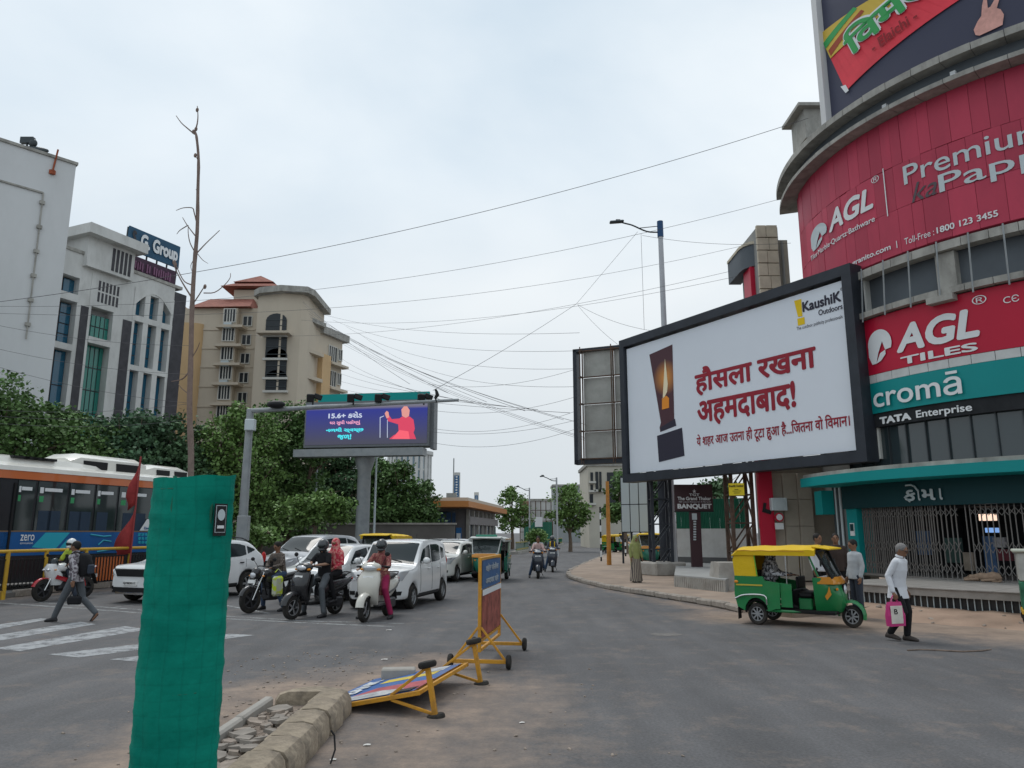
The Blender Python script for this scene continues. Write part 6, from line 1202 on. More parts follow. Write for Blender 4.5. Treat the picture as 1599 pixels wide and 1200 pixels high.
def car(name, label, loc, rz, L, W, prof, belt, sill, xw, rw, paintm, win, ws, cab=.2, group=None, grille=None, lamps=None, detail=True, rails=False, plate_txt=None, roofm=None, lower=None, rimm=None, spokes=6):
    """local x: 0 front .. L rear ; prof: [(x, ztop)] ; win: list of side windows as [(x, zb, zt)...]; ws: (x0, x1, xr0, xr1) windshield / rear glass extents"""
    t = thing(name, label, 'car', loc, rz, group); P = cr([(x, z, 0) for x, z in prof], 8); PX, PZ = [p.x for p in P], [p.y for p in P]
    for i in range(1, len(PX)): PX[i] = max(PX[i], PX[i-1]+1e-4)
    zt = lambda x: lerp(PX, PZ, x)
    def hw(x):
        f = 1.0
        if x < .55: f -= .26*((.55-x)/.55)**2.6
        if x > L-.4: f -= .2*((x-L+.4)/.4)**2.4
        return W/2*f
    def zl(x):
        z = sill
        for c in xw:
            d = abs(x-c); Ra = rw*1.17
            if d < Ra: z = max(z, rw+sqrt(Ra*Ra-d*d))
        return z
    def sec(x):
        w, T, l = hw(x), zt(x), zl(x); zb = min(belt+.05*(x/L), T-.07); c = max(0, min(1, (T-zb-.1)/.35)); yt = w*(.93*(1-c)+(1-cab)*c); m = l+(zb-l)*.45
        pts = [(w*.93, l), (w*.985, l+(zb-l)*.12), (w, m), (w*.985, l+(zb-l)*.86), (w*(.965 if c > .3 else .95), zb+.01), (yt+(w*.965-yt)*.14+.0, T-.075 if c > .3 else T-.03), (yt-.1, T-.02), (yt*.5, T+.006), (0, T+.012)]
        return pts
    def secs(x): return cr([(a, b, 0) for a, b in sec(x)], 3)
    xs = sorted(set([0, .02, .06, .12]+[L*i/44 for i in range(1, 44)]+[c+s*rw*1.17*k for c in xw for s in (-1, 1) for k in (.35, .7, .88, .97, 1.0, 1.02)]+[L-.08, L-.03, L]))
    body = MB(); rows = []
    for x in xs:
        s = secs(x); row = [(x, -p.x, p.y) for p in s]+[(x, p.x, p.y) for p in s[::-1][1:]]; rows.append(row)
    n = len(rows[0]); body.add([p for r_ in rows for p in r_], [(i*n+j, i*n+j+1, (i+1)*n+j+1, (i+1)*n+j) for i in range(len(rows)-1) for j in range(n-1)])
    body.add(rows[0], [tuple(range(n))]); body.add(rows[-1], [tuple(range(n))[::-1]]); bo = body.build('body', paintm, t, smooth=50)
    b = MB(); b.box((L/2, 0, sill+.22), (L-.5, W-.16, .5)); b.build('underbody', M_DK, t)
    def yside(x, z):
        s = secs(x); 
        for i in range(len(s)-1):
            if s[i].y <= z <= s[i+1].y and s[i+1].y > s[i].y: k = (z-s[i].y)/(s[i+1].y-s[i].y); return s[i].x+(s[i+1].x-s[i].x)*k
        return s[-1].x if z > s[-1].y else s[0].x
    def ztop(x, y):
        s = secs(x)[::-1]
        for i in range(len(s)-1):
            if s[i].x <= y <= s[i+1].x: k = (y-s[i].x)/max(1e-6, s[i+1].x-s[i].x); return s[i].y+(s[i+1].y-s[i].y)*k
        return s[-1].y
    for sg in (-1, 1):
        for wn in win:
            b = MB(); V = []; C = []
            x0, x1 = wn[0][0], wn[-1][0]; N_ = 8
            for i in range(N_+1):
                x = x0+(x1-x0)*i/N_; zb, zh = lerp([q[0] for q in wn], [q[1] for q in wn], x), lerp([q[0] for q in wn], [q[2] for q in wn], x)
                for j in range(5): z = zb+(zh-zb)*j/4; V.append((x, sg*(yside(x, z)+.006), z))
            b.add(V, [(i*5+j, i*5+j+1, (i+1)*5+j+1, (i+1)*5+j) for i in range(N_) for j in range(4)]); b.build('side_window', M_GLASS, t, smooth=60)
    for nm_, (x0, x1) in (('windshield', ws[:2]), ('rear_window', ws[2:])):
        b = MB(); V = []
        for i in range(9):
            x = x0+(x1-x0)*i/8; T = zt(x); yl = hw(x)*(1-cab)*(.93 if i not in (0,) else 1.0)
            yl = min(yl, hw(x)*.86)
            for j in range(13): y = -yl+2*yl*j/12; V.append((x, y, ztop(x, abs(y))+.008))
        b.add(V, [(i*13+j, i*13+j+1, (i+1)*13+j+1, (i+1)*13+j) for i in range(8) for j in range(12)]); o = b.build(nm_, M_GLASS, t, smooth=60)
        if nm_ == 'windshield' and detail:
            for yy in (-.35, .2): b = MB(); xa, xb = x0+.02, x0+(x1-x0)*.22; b.tube([(xa, yy, ztop(xa, abs(yy))+.02), (xb, yy+.38, ztop(xb, abs(yy+.38))+.02)], .01, 4); b.build('wiper', M_BLK, o)
    def xf(y):
        q = abs(y)*2/W; return 0 if q < .74 else .55*(1-((1-q)/.26)**(1/2.6)) if q < 1 else .55
    def fp(pts, name, mat, off=.012, th=.02):
        b = MB(); ys = [p[0] for p in pts]; y0, y1 = min(ys), max(ys)
        # subdivide polygon edges so that it follows the curved nose
        q = []
        for i in range(len(pts)):
            a, c = pts[i], pts[(i+1) % len(pts)]
            for k in range(4): q.append((a[0]+(c[0]-a[0])*k/4, a[1]+(c[1]-a[1])*k/4))
        V = [(xf(y)-off, y, z) for y, z in q]; cx, cz = sum(p[0] for p in q)/len(q), sum(p[1] for p in q)/len(q)
        V2 = [(p[0]+off+th, p[1], p[2]) for p in V]; m = len(q); b.add(V+[(xf(cx)-off-.01, cx, cz)]+V2, [(i, (i+1) % m, m) for i in range(m)]+[((i+1) % m, i, m+1+i, m+1+(i+1) % m) for i in range(m)]); return b.build(name, mat, t, smooth=50)
    mir = lambda pts: [(-y, z) for y, z in pts]
    for pts, nm_, m, off in (grille or []): fp(pts, nm_, m, off)
    for pts, nm_, m, off in (lamps or []): fp(pts, nm_, m, off); fp(mir(pts), nm_, m, off)
    o = fp([(-.25, .47), (.25, .47), (.25, .58), (-.25, .58)], 'number_plate', M_PLATE, .03)
    if plate_txt:
        V, F = glyphs(plate_txt, .02); b = MB(); b.add([(-.046-l*.0005, .22-.44*x, .49+.07*y) for x, y, l in V], F); b.build('lettering', M_BLK, o, smooth=None)
    for c in xw:
        for s in (-1, 1): wheel(t, (c, s*(W/2-.1), rw), rw, .2, rimm or M_RIM, spokes)
    if detail:
        for s in (-1, 1):
            xm = win[0][0][0]+.12; zb = belt+.06; y = yside(xm, zb); b = MB(); b.ell((xm, s*(y+.13), zb+.05), (.08, .1, .085), 10, 8); b.bar((xm, s*(y-.02), zb), (xm, s*(y+.1), zb+.03), .05); b.build('wing_mirror', lower or paintm, t, smooth=60)
            for xd in [w_[0][0] for w_ in win[1:2]]+[win[0][0][0]-.02, win[1][-1][0]-.03 if len(win) > 1 else L*.7]:
                b = MB(); pts = [(xd, s*(yside(xd, z)+.001), z) for z in [sill+.12+(belt-sill-.1)*k/6 for k in range(7)]]; b.tube(pts, .006, 4); b.build('door_seam', M_BLK, t)
            for w_ in win[:2]: xh = w_[-1][0]-.22; z = belt-.1; b = MB(); b.box((xh, s*(yside(xh, z)+.018), z), (.17, .03, .035), ch=.01); b.build('door_handle', paintm if not lower else M_BLK, t)
            b = MB(); b.box((L/2, s*(W/2-.045), sill+.06), (xw[1]-xw[0]-rw*2.5, .06, .12), ch=.02); b.build('sill_trim', lower or M_BLK, t)
            if rails: b = MB(); xa, xb = ws[1]+.1, ws[2]-.15; b.tube([(xa+(xb-xa)*k/6, s*hw(L/2)*(1-cab)*.9, zt(xa+(xb-xa)*k/6)+.03+(.03 if 0 < k < 6 else 0)) for k in range(7)], .018, 6); b.build('roof_rail', M_BLK, t)
            b = MB(); b.ell((L-.08, s*(hw(L-.1)-.05), belt+.02), (.1, .06, .17), 8, 6); b.build('tail_lamp', M_REDL, t)
            b = MB()
            for c in xw: b.tube([(c+rw*1.16*cos(a), s*(W/2-.012), rw+rw*1.16*sin(a)) for a in [pi*k/14 for k in range(15)]], .018, 5)
            if lower: b.build('arch_trim', lower, t)
        b = MB(); b.tube([(L*.8, 0, zt(L*.8)), (L*.8+.12, 0, zt(L*.8)+.16)], .008, 4); b.build('antenna', M_BLK, t)
    return t
def heading(front, dirx, diry):
    """z rotation so that local +x (towards the rear) points along (dirx, diry)"""
    return atan2(diry, dirx)
def place(front_px, rear_dir, halfw=0): p = gp(*front_px); return (p.x, p.y, 0), atan2(rear_dir[1], rear_dir[0])
M_MESH = pbr('grille_mesh', (.012, .012, .013), .5)
hatch = dict(prof=[(0, .68), (.05, .8), (.2, .9), (.95, 1.02), (1.55, 1.44), (1.85, 1.51), (2.5, 1.52), (3.3, 1.44), (3.65, 1.12), (3.8, 1.02), (3.85, .6)], belt=.95, sill=.24, xw=(.75, 3.18), rw=.3, win=[[(1.25, .99, 1.05), (1.6, .99, 1.34), (2.2, 1.0, 1.43)], [(2.28, 1.0, 1.43), (2.8, 1.01, 1.42), (3.05, 1.06, 1.36)], [(3.1, 1.08, 1.33), (3.32, 1.14, 1.24)]], ws=(1.0, 1.62, 3.36, 3.62))
def lampset(z0, z1, yi, yo, fog=None):
    r = [([(yi, z0+.02), (yo-.1, z0), (yo, z1), (yi+.1, z1-.03)], 'headlight', M_LAMP, .015)]
    if fog: r.append(([(fog, .36), (fog+.16, .36), (fog+.18, .45), (fog, .45)], 'fog_lamp', M_MESH, .014))
    return r
SUVP = [(0, .8), (.05, .9), (.2, 1.0), (1.1, 1.1), (1.75, 1.55), (2.05, 1.63), (2.8, 1.65), (3.6, 1.57), (4.05, 1.2), (4.2, 1.1), (4.3, .6)]
p, rz = place((232, 941), (.4, .92)); p = gp(196, 931); 
SUV = car('suv', 'white compact suv with dark lower trim half hidden by the green tree guard', (-10.15, 20.75, 0), atan2(.92, .39), 4.3, 1.8, SUVP, 1.07, .3, (.85, 3.45), .345, M_WHITE, [[(1.4, 1.12, 1.18), (1.8, 1.12, 1.46), (2.4, 1.13, 1.54)], [(2.48, 1.13, 1.54), (3.1, 1.15, 1.52), (3.35, 1.2, 1.46)], [(3.42, 1.22, 1.45), (3.75, 1.32, 1.36)]], (1.15, 1.82, 3.75, 4.0), rails=True, lower=M_BLK, plate_txt='GJ19BD0117',
    grille=[([(-.5, .7), (.5, .7), (.6, .88), (-.6, .88)], 'grille', M_MESH, .02), ([(-.62, .885), (.62, .885), (.62, .905), (-.62, .905)], 'chrome_strip', M_CHROME, .03), ([(-.65, .28), (.65, .28), (.6, .42), (-.6, .42)], 'bumper_intake', M_MESH, .015), ([(-.5, .24), (.5, .24), (.5, .3), (-.5, .3)], 'skid_plate', M_CHROME, .03)], lamps=lampset(.72, .9, .6, .86, .62))
p = gp(600, 957)
BOX = [(0, .78), (.04, .88), (.14, .96), (.85, 1.05), (1.35, 1.53), (1.6, 1.64), (2.4, 1.67), (3.2, 1.63), (3.45, 1.5), (3.58, 1.0), (3.65, .6)]
WAG = car('hatchback', 'boxy white hatchback behind the rider on the white scooter', (-3.35, 19.0, 0), atan2(2.6, .56), 3.65, 1.62, BOX, 1.03, .26, (.62, 3.05), .29, M_WHITE, [[(1.12, 1.07, 1.13), (1.42, 1.07, 1.42), (1.95, 1.08, 1.54)], [(2.03, 1.08, 1.54), (2.6, 1.1, 1.54), (2.78, 1.12, 1.5)], [(2.9, 1.14, 1.47), (3.15, 1.18, 1.42)]], (.9, 1.42, 3.4, 3.55), cab=.14, rimm=M_RIM, lower=None,
    grille=[([(-.42, .72), (.42, .72), (.46, .84), (-.46, .84)], 'grille', M_MESH, .02), ([(-.46, .77), (.46, .77), (.46, .79), (-.46, .79)], 'chrome_strip', M_CHROME, .03), ([(-.5, .3), (.5, .3), (.46, .44), (-.46, .44)], 'bumper_intake', M_MESH, .015)], lamps=lampset(.7, .92, .46, .78, .5))
AMZ = car('sedan', 'white car behind the riders in black and red with black roof rail line', (-5.65, 20.6, 0), atan2(2.7, 1.0), 3.8, 1.68, hatch['prof'], .97, .25, (.72, 3.1), .3, M_WHITE, hatch['win'], hatch['ws'], grille=[([(-.45, .62), (.45, .62), (.5, .74), (-.5, .74)], 'grille', M_MESH, .02), ([(-.5, .3), (.5, .3), (.46, .42), (-.46, .42)], 'bumper_intake', M_MESH, .015)], lamps=lampset(.66, .84, .5, .82))
SWP = [(0, .66), (.05, .78), (.2, .9), (.95, 1.02), (1.5, 1.42), (1.8, 1.5), (2.4, 1.52), (3.2, 1.45), (3.6, 1.15), (3.75, 1.0), (3.84, .6)]
SWF = car('hatchback', 'pearl white hatchback following the boxy one towards the junction', (-3.1, 29.5, 0), atan2(2.6, .72), 3.84, 1.72, SWP, .98, .23, (.72, 3.15), .3, M_CREAMW, [[(1.2, 1.02, 1.06), (1.6, 1.02, 1.34), (2.2, 1.03, 1.42)], [(2.28, 1.03, 1.42), (2.8, 1.06, 1.4), (3.1, 1.12, 1.32)]], (1.0, 1.6, 3.3, 3.62), grille=[([(-.42, .62), (.42, .62), (.46, .72), (-.46, .72)], 'grille', M_MESH, .02), ([(-.46, .28), (.46, .28), (.42, .42), (-.42, .42)], 'bumper_intake', M_MESH, .015)], lamps=lampset(.68, .92, .5, .86, .52))
MPV = car('people_carrier', 'silver people carrier standing behind the white car at the signal', (-8.35, 26.6, 0), atan2(2.6, 1.15), 4.5, 1.82, [(0, .8), (.05, .92), (.2, 1.02), (1.1, 1.14), (1.85, 1.62), (2.2, 1.74), (3.0, 1.77), (3.9, 1.7), (4.3, 1.4), (4.45, 1.1), (4.5, .6)], 1.12, .28, (.85, 3.6), .33, M_SILVER, [[(1.5, 1.17, 1.25), (1.95, 1.18, 1.58), (2.5, 1.19, 1.64)], [(2.58, 1.19, 1.65), (3.2, 1.2, 1.65), (3.3, 1.2, 1.64)], [(3.38, 1.22, 1.63), (3.95, 1.3, 1.5)]], (1.2, 1.95, 4.0, 4.3), grille=[([(-.5, .7), (.5, .7), (.55, .9), (-.55, .9)], 'grille', M_MESH, .02)], lamps=lampset(.76, .96, .55, .88))
M_GREYP = paint('grey', (.16, .17, .18))
for nm_, lb, lc, pm in (('car', 'dark grey car roof showing between the yellow rickshaw and bus station', (-6.0, 37, 0), M_GREYP), ('car', 'dark car roof in front of the bus station glass', (-4.4, 40, 0), M_BLACKP), ('car', 'pale silver car in the queue just behind the pearl white hatchback', (-3.4, 38.5, 0), M_SILVER)):
    car(nm_, lb, lc, atan2(2.6, .6), 3.84, 1.72, SWP, .98, .23, (.72, 3.15), .3, pm, [[(1.2, 1.02, 1.06), (1.6, 1.02, 1.34), (2.2, 1.03, 1.42)], [(2.28, 1.03, 1.42), (2.8, 1.06, 1.4), (3.1, 1.12, 1.32)]], (1.0, 1.6, 3.3, 3.62), detail=False, lamps=lampset(.68, .88, .5, .86))

# ================================================================== AUTO RICKSHAWS  (local x: 0 front .. 2.65 rear, y across)
M_AG = paint('auto_green', (.015, .2, .06), .35); M_AY = pbr('auto_yellow', (.72, .47, .01), .55, var=.08, scale=3, bump=.6, bscale=7, dirt=(.4, .26, .03), damt=.3); M_AO = paint('auto_orange', (.6, .24, .02)); M_ATEAL = paint('auto_teal', (.01, .17, .11), .35); M_ATOP = pbr('auto_white_top', (.5, .52, .5), .6, var=.1, scale=4)
M_WSG = pbr('auto_glass', (.05, .065, .065), .06, spec=.6, alpha=.8)
def auto(name, label, loc, rz, green=M_AG, top=M_AY, nose=M_AO, sc=1.0, group='auto rickshaws', dome=None):
    t = thing(name, label, 'auto rickshaw', loc, rz, group, sc)
    def B(n, m, f, sm=40, par=None): b = MB(); f(b); return b.build(n, m, par or t, smooth=sm)
    # rear tub: side panels, rear panel, bench base
    sp = [(1.28, .3), (2.62, .3), (2.66, .55), (2.64, .95), (1.95, .95), (1.9, .82), (1.3, .8)]
    for s in (-1, 1):
        b = MB(); b.prism([(x, s*.64, z) for x, z in [(1.62, .34), (1.72, .34)]+[(2.16+.27*cos(a), .28+.27*sin(a)) for a in [pi-pi*k/8 for k in range(9)]]+[(2.6, .36), (2.66, .6), (2.64, .98), (1.98, .98), (1.94, .9), (1.6, .86)]], (0, -s*.05, 0)); b.build('side_panel', green, t)
        b = MB(); b.prism([(x, s*.6, z) for x, z in [(1.35, .38), (1.6, .38), (1.6, .86), (1.35, .84)]], (0, -s*.03, 0)); b.build('low_door', green, t)
        B('side_stripe', pbr('auto_stripe', (.55, .4, .05), .5), lambda b: b.box((2.3, s*.65, .8), (.62, .01, .03)))
        B('bumper_bar', M_CHROME, lambda b: b.tube(cr([(1.9, s*.68, .42), (1.95, s*.69, .6), (2.4, s*.69, .6), (2.64, s*.66, .52)], 4), .018, 6))
        # hood: canvas side with rear quarter and roof rail
        b = MB(); b.prism([(x, s*.63, z) for x, z in [(2.64, .98), (2.67, 1.3), (2.6, 1.5), (2.16, 1.5), (2.1, .98)]], (0, -s*.03, 0)); b.build('canvas_side', top, t)
        B('canvas_piping', pbr('piping_green', (.1, .4, .05), .6), lambda b: b.tube([(2.1, s*.645, .98), (2.15, s*.645, 1.48)], .012, 5))
        B('pillar', green, lambda b: b.tube([(.72, s*.46, .86), (.98, s*.56, 1.52)], .022, 6))
        B('mid_post', M_CHROME, lambda b: b.tube([(1.45, s*.58, .84), (1.45, s*.58, 1.5)], .013, 6))
        wheel(t, (2.16, s*.55, .22), .22, .13, M_RIM, 8)
        B('mudguard', M_BLK, lambda b: b.tube([(2.16+.265*cos(a), s*.56, .24+.265*sin(a)) for a in [pi*k/10 for k in range(11)]], .03, 5))
        B('mud_flap', M_BLK, lambda b: b.box((2.6, s*.52, .22), (.012, .2, .24)))
        B('indicator', M_AMB, lambda b: b.ell((2.6, s*.655, .86), (.05, .015, .03), 8, 6))
        B('wing_mirror', M_BLK, lambda b: (b.tube([(.7, s*.46, 1.2), (.66, s*.62, 1.26)], .008, 5), b.box((.66, s*.66, 1.27), (.02, .1, .12), ch=.008)))
    B('rear_panel', green, lambda b: b.rings([[(2.6, -.62, z), (2.68, -.4, z), (2.68, .4, z), (2.6, .62, z), (2.55, 0, z)] for z in (.32, .98)])); B('rear_canvas', top, lambda b: b.rings([[(2.58, -.62, z), (2.68+d, -.4, z), (2.68+d, .4, z), (2.58, .62, z), (2.5, 0, z)] for z, d in ((.98, 0), (1.3, .02), (1.5, -.04))])); B('number_plate', M_PLATE, lambda b: b.box((2.7, 0, .62), (.01, .4, .12)))
    # roof canvas, arched with soft sag between hoops
    b = MB(); rs = []
    for k in range(15):
        x = .78+1.9*k/14; sag = .016*sin(pi*((k % 5)/5))
        h = 1.62-.012*k*.3-sag-(.1 if k == 14 else 0)-(.03 if k == 0 else 0); rs.append([(x, -.67, 1.41), (x, -.68, h-.07), (x, -.5, h-.005), (x, -.2, h+.02), (x, .2, h+.02), (x, .5, h-.005), (x, .68, h-.07), (x, .67, 1.41), (x, .62, 1.42), (x, .5, h-.05), (x, -.5, h-.05), (x, -.62, 1.42)])
    b.rings(rs); b.build('roof', top, t, smooth=55)
    B('roof_rope', pbr('rope_orange', (.6, .3, .03), .7), lambda b: [b.tube([(1.0+1.55*k/8, s*.675, 1.5+.01*(k % 2)) for k in range(9)], .012, 5) for s in (-1, 1)])
    # floor, seats, driver partition
    B('floor', M_DK, lambda b: b.box((1.5, 0, .3), (2.1, 1.16, .06), ch=.01)); B('passenger_seat', M_SEAT, lambda b: (b.box((2.15, 0, .58), (.5, 1.1, .16), ch=.04), b.box((2.42, 0, .85), (.14, 1.1, .45), (0, -.15, 0), ch=.04)))
    B('driver_seat', M_SEAT, lambda b: (b.box((1.12, 0, .62), (.34, .7, .12), ch=.04), b.box((1.3, 0, .86), (.06, .62, .24), ch=.02))); B('seat_box', green, lambda b: b.box((1.14, 0, .44), (.3, .6, .24), ch=.02)); B('gas_tank', M_BLK, lambda b: b.lathe([(.05, -.56), (.2, -.54), (.22, -.45), (.22, -.05), (.2, 0)], (1.38, -.02, .5), 'y', 18))
    B('frame_rail', green, lambda b: [b.tube([(.45, s*.5, .3), (1.6, s*.58, .3), (2.0, s*.55, .3)], .03, 6) for s in (-1, 1)])
    # nose: cowl, dashboard, windshield, frame
    b = MB(); cw = [(.34, .16), (.3, .3), (.3, .42), (.36, .5), (.45, .55)]
    rs = []
    for z, xf_, w in ((.3, .42, .3), (.45, .33, .36), (.65, .34, .42), (.85, .42, .46), (.98, .52, .48)): rs.append([(.9, -w-.04, z), (xf_+.2, -w-.02, z), (xf_+.04, -w*.7, z), (xf_-.02, -w*.3, z), (xf_-.02, w*.3, z), (xf_+.04, w*.7, z), (xf_+.2, w+.02, z), (.9, w+.04, z), (.86, w-.02, z), (xf_+.22, w-.06, z), (xf_+.22, -w+.06, z), (.86, -w+.02, z)])
    b.rings(rs); b.build('cowl', green, t, smooth=50)
    B('cowl_band', nose, lambda b: b.rings([[(.8, -.5, z), (.5-d, -.49, z), (.42-d, -.34, z), (.38-d, 0, z), (.42-d, .34, z), (.5-d, .49, z), (.8, .5, z), (.78, .4, z), (.78, -.4, z)] for z, d in ((.86, .04), (.93, .035), (1.0, -.03))]))
    for s in (-1, 1): B('cowl_emblem', M_AO, lambda b: b.prism([(.62, s*.475, .55), (.52, s*.47, .66), (.56, s*.475, .82), (.6, s*.478, .7), (.66, s*.48, .62)], (0, s*.012, 0)), None)
    B('windshield', M_WSG, lambda b: b.rings([[(.52, -.44, 1.0), (.47, 0, 1.0), (.52, .44, 1.0), (.54, .44, 1.0), (.49, 0, 1.0), (.54, -.44, 1.0)], [(.8, -.52, 1.5), (.76, 0, 1.52), (.8, .52, 1.5), (.82, .52, 1.5), (.78, 0, 1.52), (.82, -.52, 1.5)]]), 60)
    B('windshield_frame', M_BLK if green is M_AG else M_ATOP, lambda b: (b.tube([(.5, -.46, .98), (.78, -.54, 1.51), (.74, 0, 1.54), (.78, .54, 1.51), (.5, .46, .98), (.45, 0, .98), (.5, -.46, .98)], .032, 8))); B('visor', top, lambda b: b.box((.66, 0, 1.57), (.4, 1.16, .035), (0, -.12, 0), ch=.015)); B('wiper', M_BLK, lambda b: b.tube([(.5, .1, 1.02), (.6, .3, 1.28)], .01, 4))
    B('dashboard', M_BLK, lambda b: b.box((.66, 0, .9), (.25, .8, .14), ch=.03)); B('handlebar', M_BLK, lambda b: (b.tube([(.86, -.36, .96), (.8, 0, .98), (.86, .36, .96)], .018, 6), b.tube([(.8, 0, .98), (.66, 0, .6)], .03, 6)))
    hd = B('headlight', M_LAMP, lambda b: b.ell((.335, 0, .74), (.05, .1, .1), 14, 10)); B('bezel', M_BLK, lambda b: b.lathe([(.1, -.02), (.125, 0), (.1, .03)], (.35, 0, .74), 'x', 16), par=hd)
    for s in (-1, 1): B('indicator', M_AMB, lambda b: b.ell((.42, s*.36, .76), (.03, .04, .03), 8, 6))
    wheel(t, (.22, 0, .22), .22, .11, M_RIM, 8); B('front_mudguard', green, lambda b: b.rings([[(.22+r_*cos(a), s_*w, .24+r_*sin(a)) for s_, r_, w in ((-1, .25, .1), (-1, .29, .08), (0, .31, 0), (1, .29, .08), (1, .25, .1))] for a in [R(-5+200*k/10) for k in range(11)]]), 60); B('fork', M_BLK, lambda b: [b.tube([(.22, s*.09, .22), (.5, s*.06, .62)], .022, 6) for s in (-1, 1)])
    if dome: B('roof_sign', dome, lambda b: b.box((.74, 0, 1.6), (.05, .8, .14), ch=.02))
    return t
AP = gp(1338, 974); AQ = gp(1180, 967); d_ = (AQ-AP)
AUT = auto('auto_rickshaw', 'green and yellow auto rickshaw parked at the right footpath', (6.92, 15.5, 0), atan2(1.2, -1.75), sc=(.88, .95, .985))
AU2 = auto('auto_rickshaw', 'oncoming auto rickshaw with teal sides and pale hood behind the upright barricade', (-1.1, 29.3, 0), atan2(2.6, .35), M_ATEAL, M_ATOP, M_AO, 1.06, dome=pbr('sign_green', (.05, .25, .17), .6))
AU3 = auto('auto_rickshaw', 'yellow-roofed auto rickshaw hidden behind the boxy white hatchback', (-5.9, 31.5, 0), atan2(2.6, .7), M_AG, M_AY, M_AY, 1.12)
AU4 = auto('auto_rickshaw', 'small far green rickshaw crossing at the road bend', (10.5, 68, 0), atan2(1, -1.0), M_AG, M_AY, M_AO, 1.05)
AU5 = auto('auto_rickshaw', 'rickshaw parked behind the billboard trestle on the footpath', (7.1, 39.5, FP), atan2(1, .15), M_ATEAL, M_AY, M_AO, 1.05)
# ================================================================== TWO-WHEELERS (local x: front wheel hub at 0, rear at +)
def loftx(b, rings, n=14, p=2.4):
    rs = []
    for (x, zc, hw, hh) in rings:
        r_ = []
        for k in range(n):
            a = 2*pi*k/n; c, s = cos(a), sin(a); r_.append((x, hw*(abs(c)**(2/p))*(1 if c > 0 else -1), zc+hh*(abs(s)**(2/p))*(1 if s > 0 else -1)))
        rs.append(r_)
    return b.rings(rs)
def loftz(b, rings, n=14, p=2.4):
    rs = []
    for (z, xc, hx, hw) in rings:
        r_ = []
        for k in range(n):
            a = 2*pi*k/n; c, s = cos(a), sin(a); r_.append((xc+hx*(abs(c)**(2/p))*(1 if c > 0 else -1), hw*(abs(s)**(2/p))*(1 if s > 0 else -1), z))
        rs.append(r_)
    return b.rings(rs)
def scooter(name, label, loc, rz, pm, trim=M_BLK, sc=1.0, group=None, lean=0):
    t = thing(name, label, 'scooter', loc, rz, group, sc); t.rotation_euler = (lean, 0, rz)
    def B(n, m, f, sm=50, par=None): b = MB(); f(b); return b.build(n, m, par or t, smooth=sm)
    wheel(t, (0, 0, .235), .235, .1, M_RIM, 5); wheel(t, (1.26, 0, .225), .225, .11, M_RIM, 5)
    B('fork', M_BLK, lambda b: [b.tube([(0, s*.07, .235), (.2, s*.05, .62)], .02, 6) for s in (-1, 1)])
    fd = B('front_mudguard', pm, lambda b: b.rings([[(.0+r_*cos(a), y, .25+r_*sin(a)) for r_, y in ((.25, -.085), (.29, -.07), (.315, 0), (.29, .07), (.25, .085))] for a in [R(5+165*k/10) for k in range(11)]], ), 60)
    B('apron', pm, lambda b: loftz(b, [(.3, .3, .05, .16), (.42, .22, .08, .2), (.6, .16, .1, .22), (.8, .2, .1, .24), (.93, .27, .08, .2), (1.0, .31, .05, .13)])); B('inner_panel', M_BLK, lambda b: b.box((.36, 0, .62), (.05, .34, .55), (0, .2, 0), ch=.02))
    B('floorboard', trim, lambda b: b.box((.58, 0, .3), (.52, .36, .07), ch=.02)); B('rear_body', pm, lambda b: loftx(b, [(.74, .5, .13, .2), (.82, .54, .17, .24), (1.1, .58, .2, .2), (1.45, .66, .17, .13), (1.68, .74, .09, .06), (1.72, .75, .04, .03)])); B('side_strip', trim, lambda b: [b.tube([(.85, s*.19, .5), (1.2, s*.205, .58), (1.6, s*.13, .7)], .02, 5) for s in (-1, 1)])
    B('seat', M_SEAT, lambda b: loftx(b, [(.7, .76, .08, .03), (.76, .775, .13, .05), (1.05, .79, .16, .055), (1.3, .82, .15, .06), (1.5, .83, .1, .04), (1.54, .83, .05, .02)])); B('head_cowl', pm, lambda b: b.ell((.3, 0, 1.03), (.13, .21, .1), 14, 10)); hl = B('headlight', M_LAMP, lambda b: b.ell((.2, 0, 1.02), (.05, .14, .055), 12, 8))
    for s in (-1, 1): B('indicator', M_AMB, lambda b: b.ell((.25, s*.17, .99), (.04, .05, .025), 8, 6))
    B('handlebar', M_BLK, lambda b: (b.tube([(.42, -.35, 1.03), (.36, -.18, 1.05), (.36, .18, 1.05), (.42, .35, 1.03)], .017, 6)))
    for s in (-1, 1): B('grip', M_BLK, lambda b: b.tube([(.38, s*.24, 1.04), (.42, s*.36, 1.03)], .022, 8)); B('mirror', M_BLK, lambda b: (b.tube([(.36, s*.2, 1.06), (.35, s*.3, 1.26)], .007, 5), b.ell((.35, s*.31, 1.29), (.015, .06, .045), 10, 8)))
    B('number_plate', M_PLATE, lambda b: b.box((.13, 0, .82), (.012, .22, .1), (0, .3, 0), ch=.004)); B('engine', M_DRIM, lambda b: (b.box((1.1, -.1, .28), (.5, .12, .2), ch=.03), b.box((1.0, 0, .34), (.3, .2, .15), ch=.03))); B('exhaust', M_DRIM, lambda b: b.tube([(1.0, .12, .25), (1.2, .15, .27), (1.62, .16, .36)], [.02, .05, .055], 10)); B('rear_mudguard', M_BLK, lambda b: b.box((1.6, 0, .45), (.03, .14, .3), (0, -.35, 0), ch=.01)); B('tail_lamp', M_REDL, lambda b: b.ell((1.7, 0, .74), (.04, .1, .04), 10, 6)); B('grab_rail', M_BLK, lambda b: b.tube([(1.4, -.14, .83), (1.62, -.1, .88), (1.62, .1, .88), (1.4, .14, .83)], .014, 6)); B('stand', M_BLK, lambda b: b.tube([(.85, -.1, .27), (.8, -.2, .05)], .012, 5))
    return t
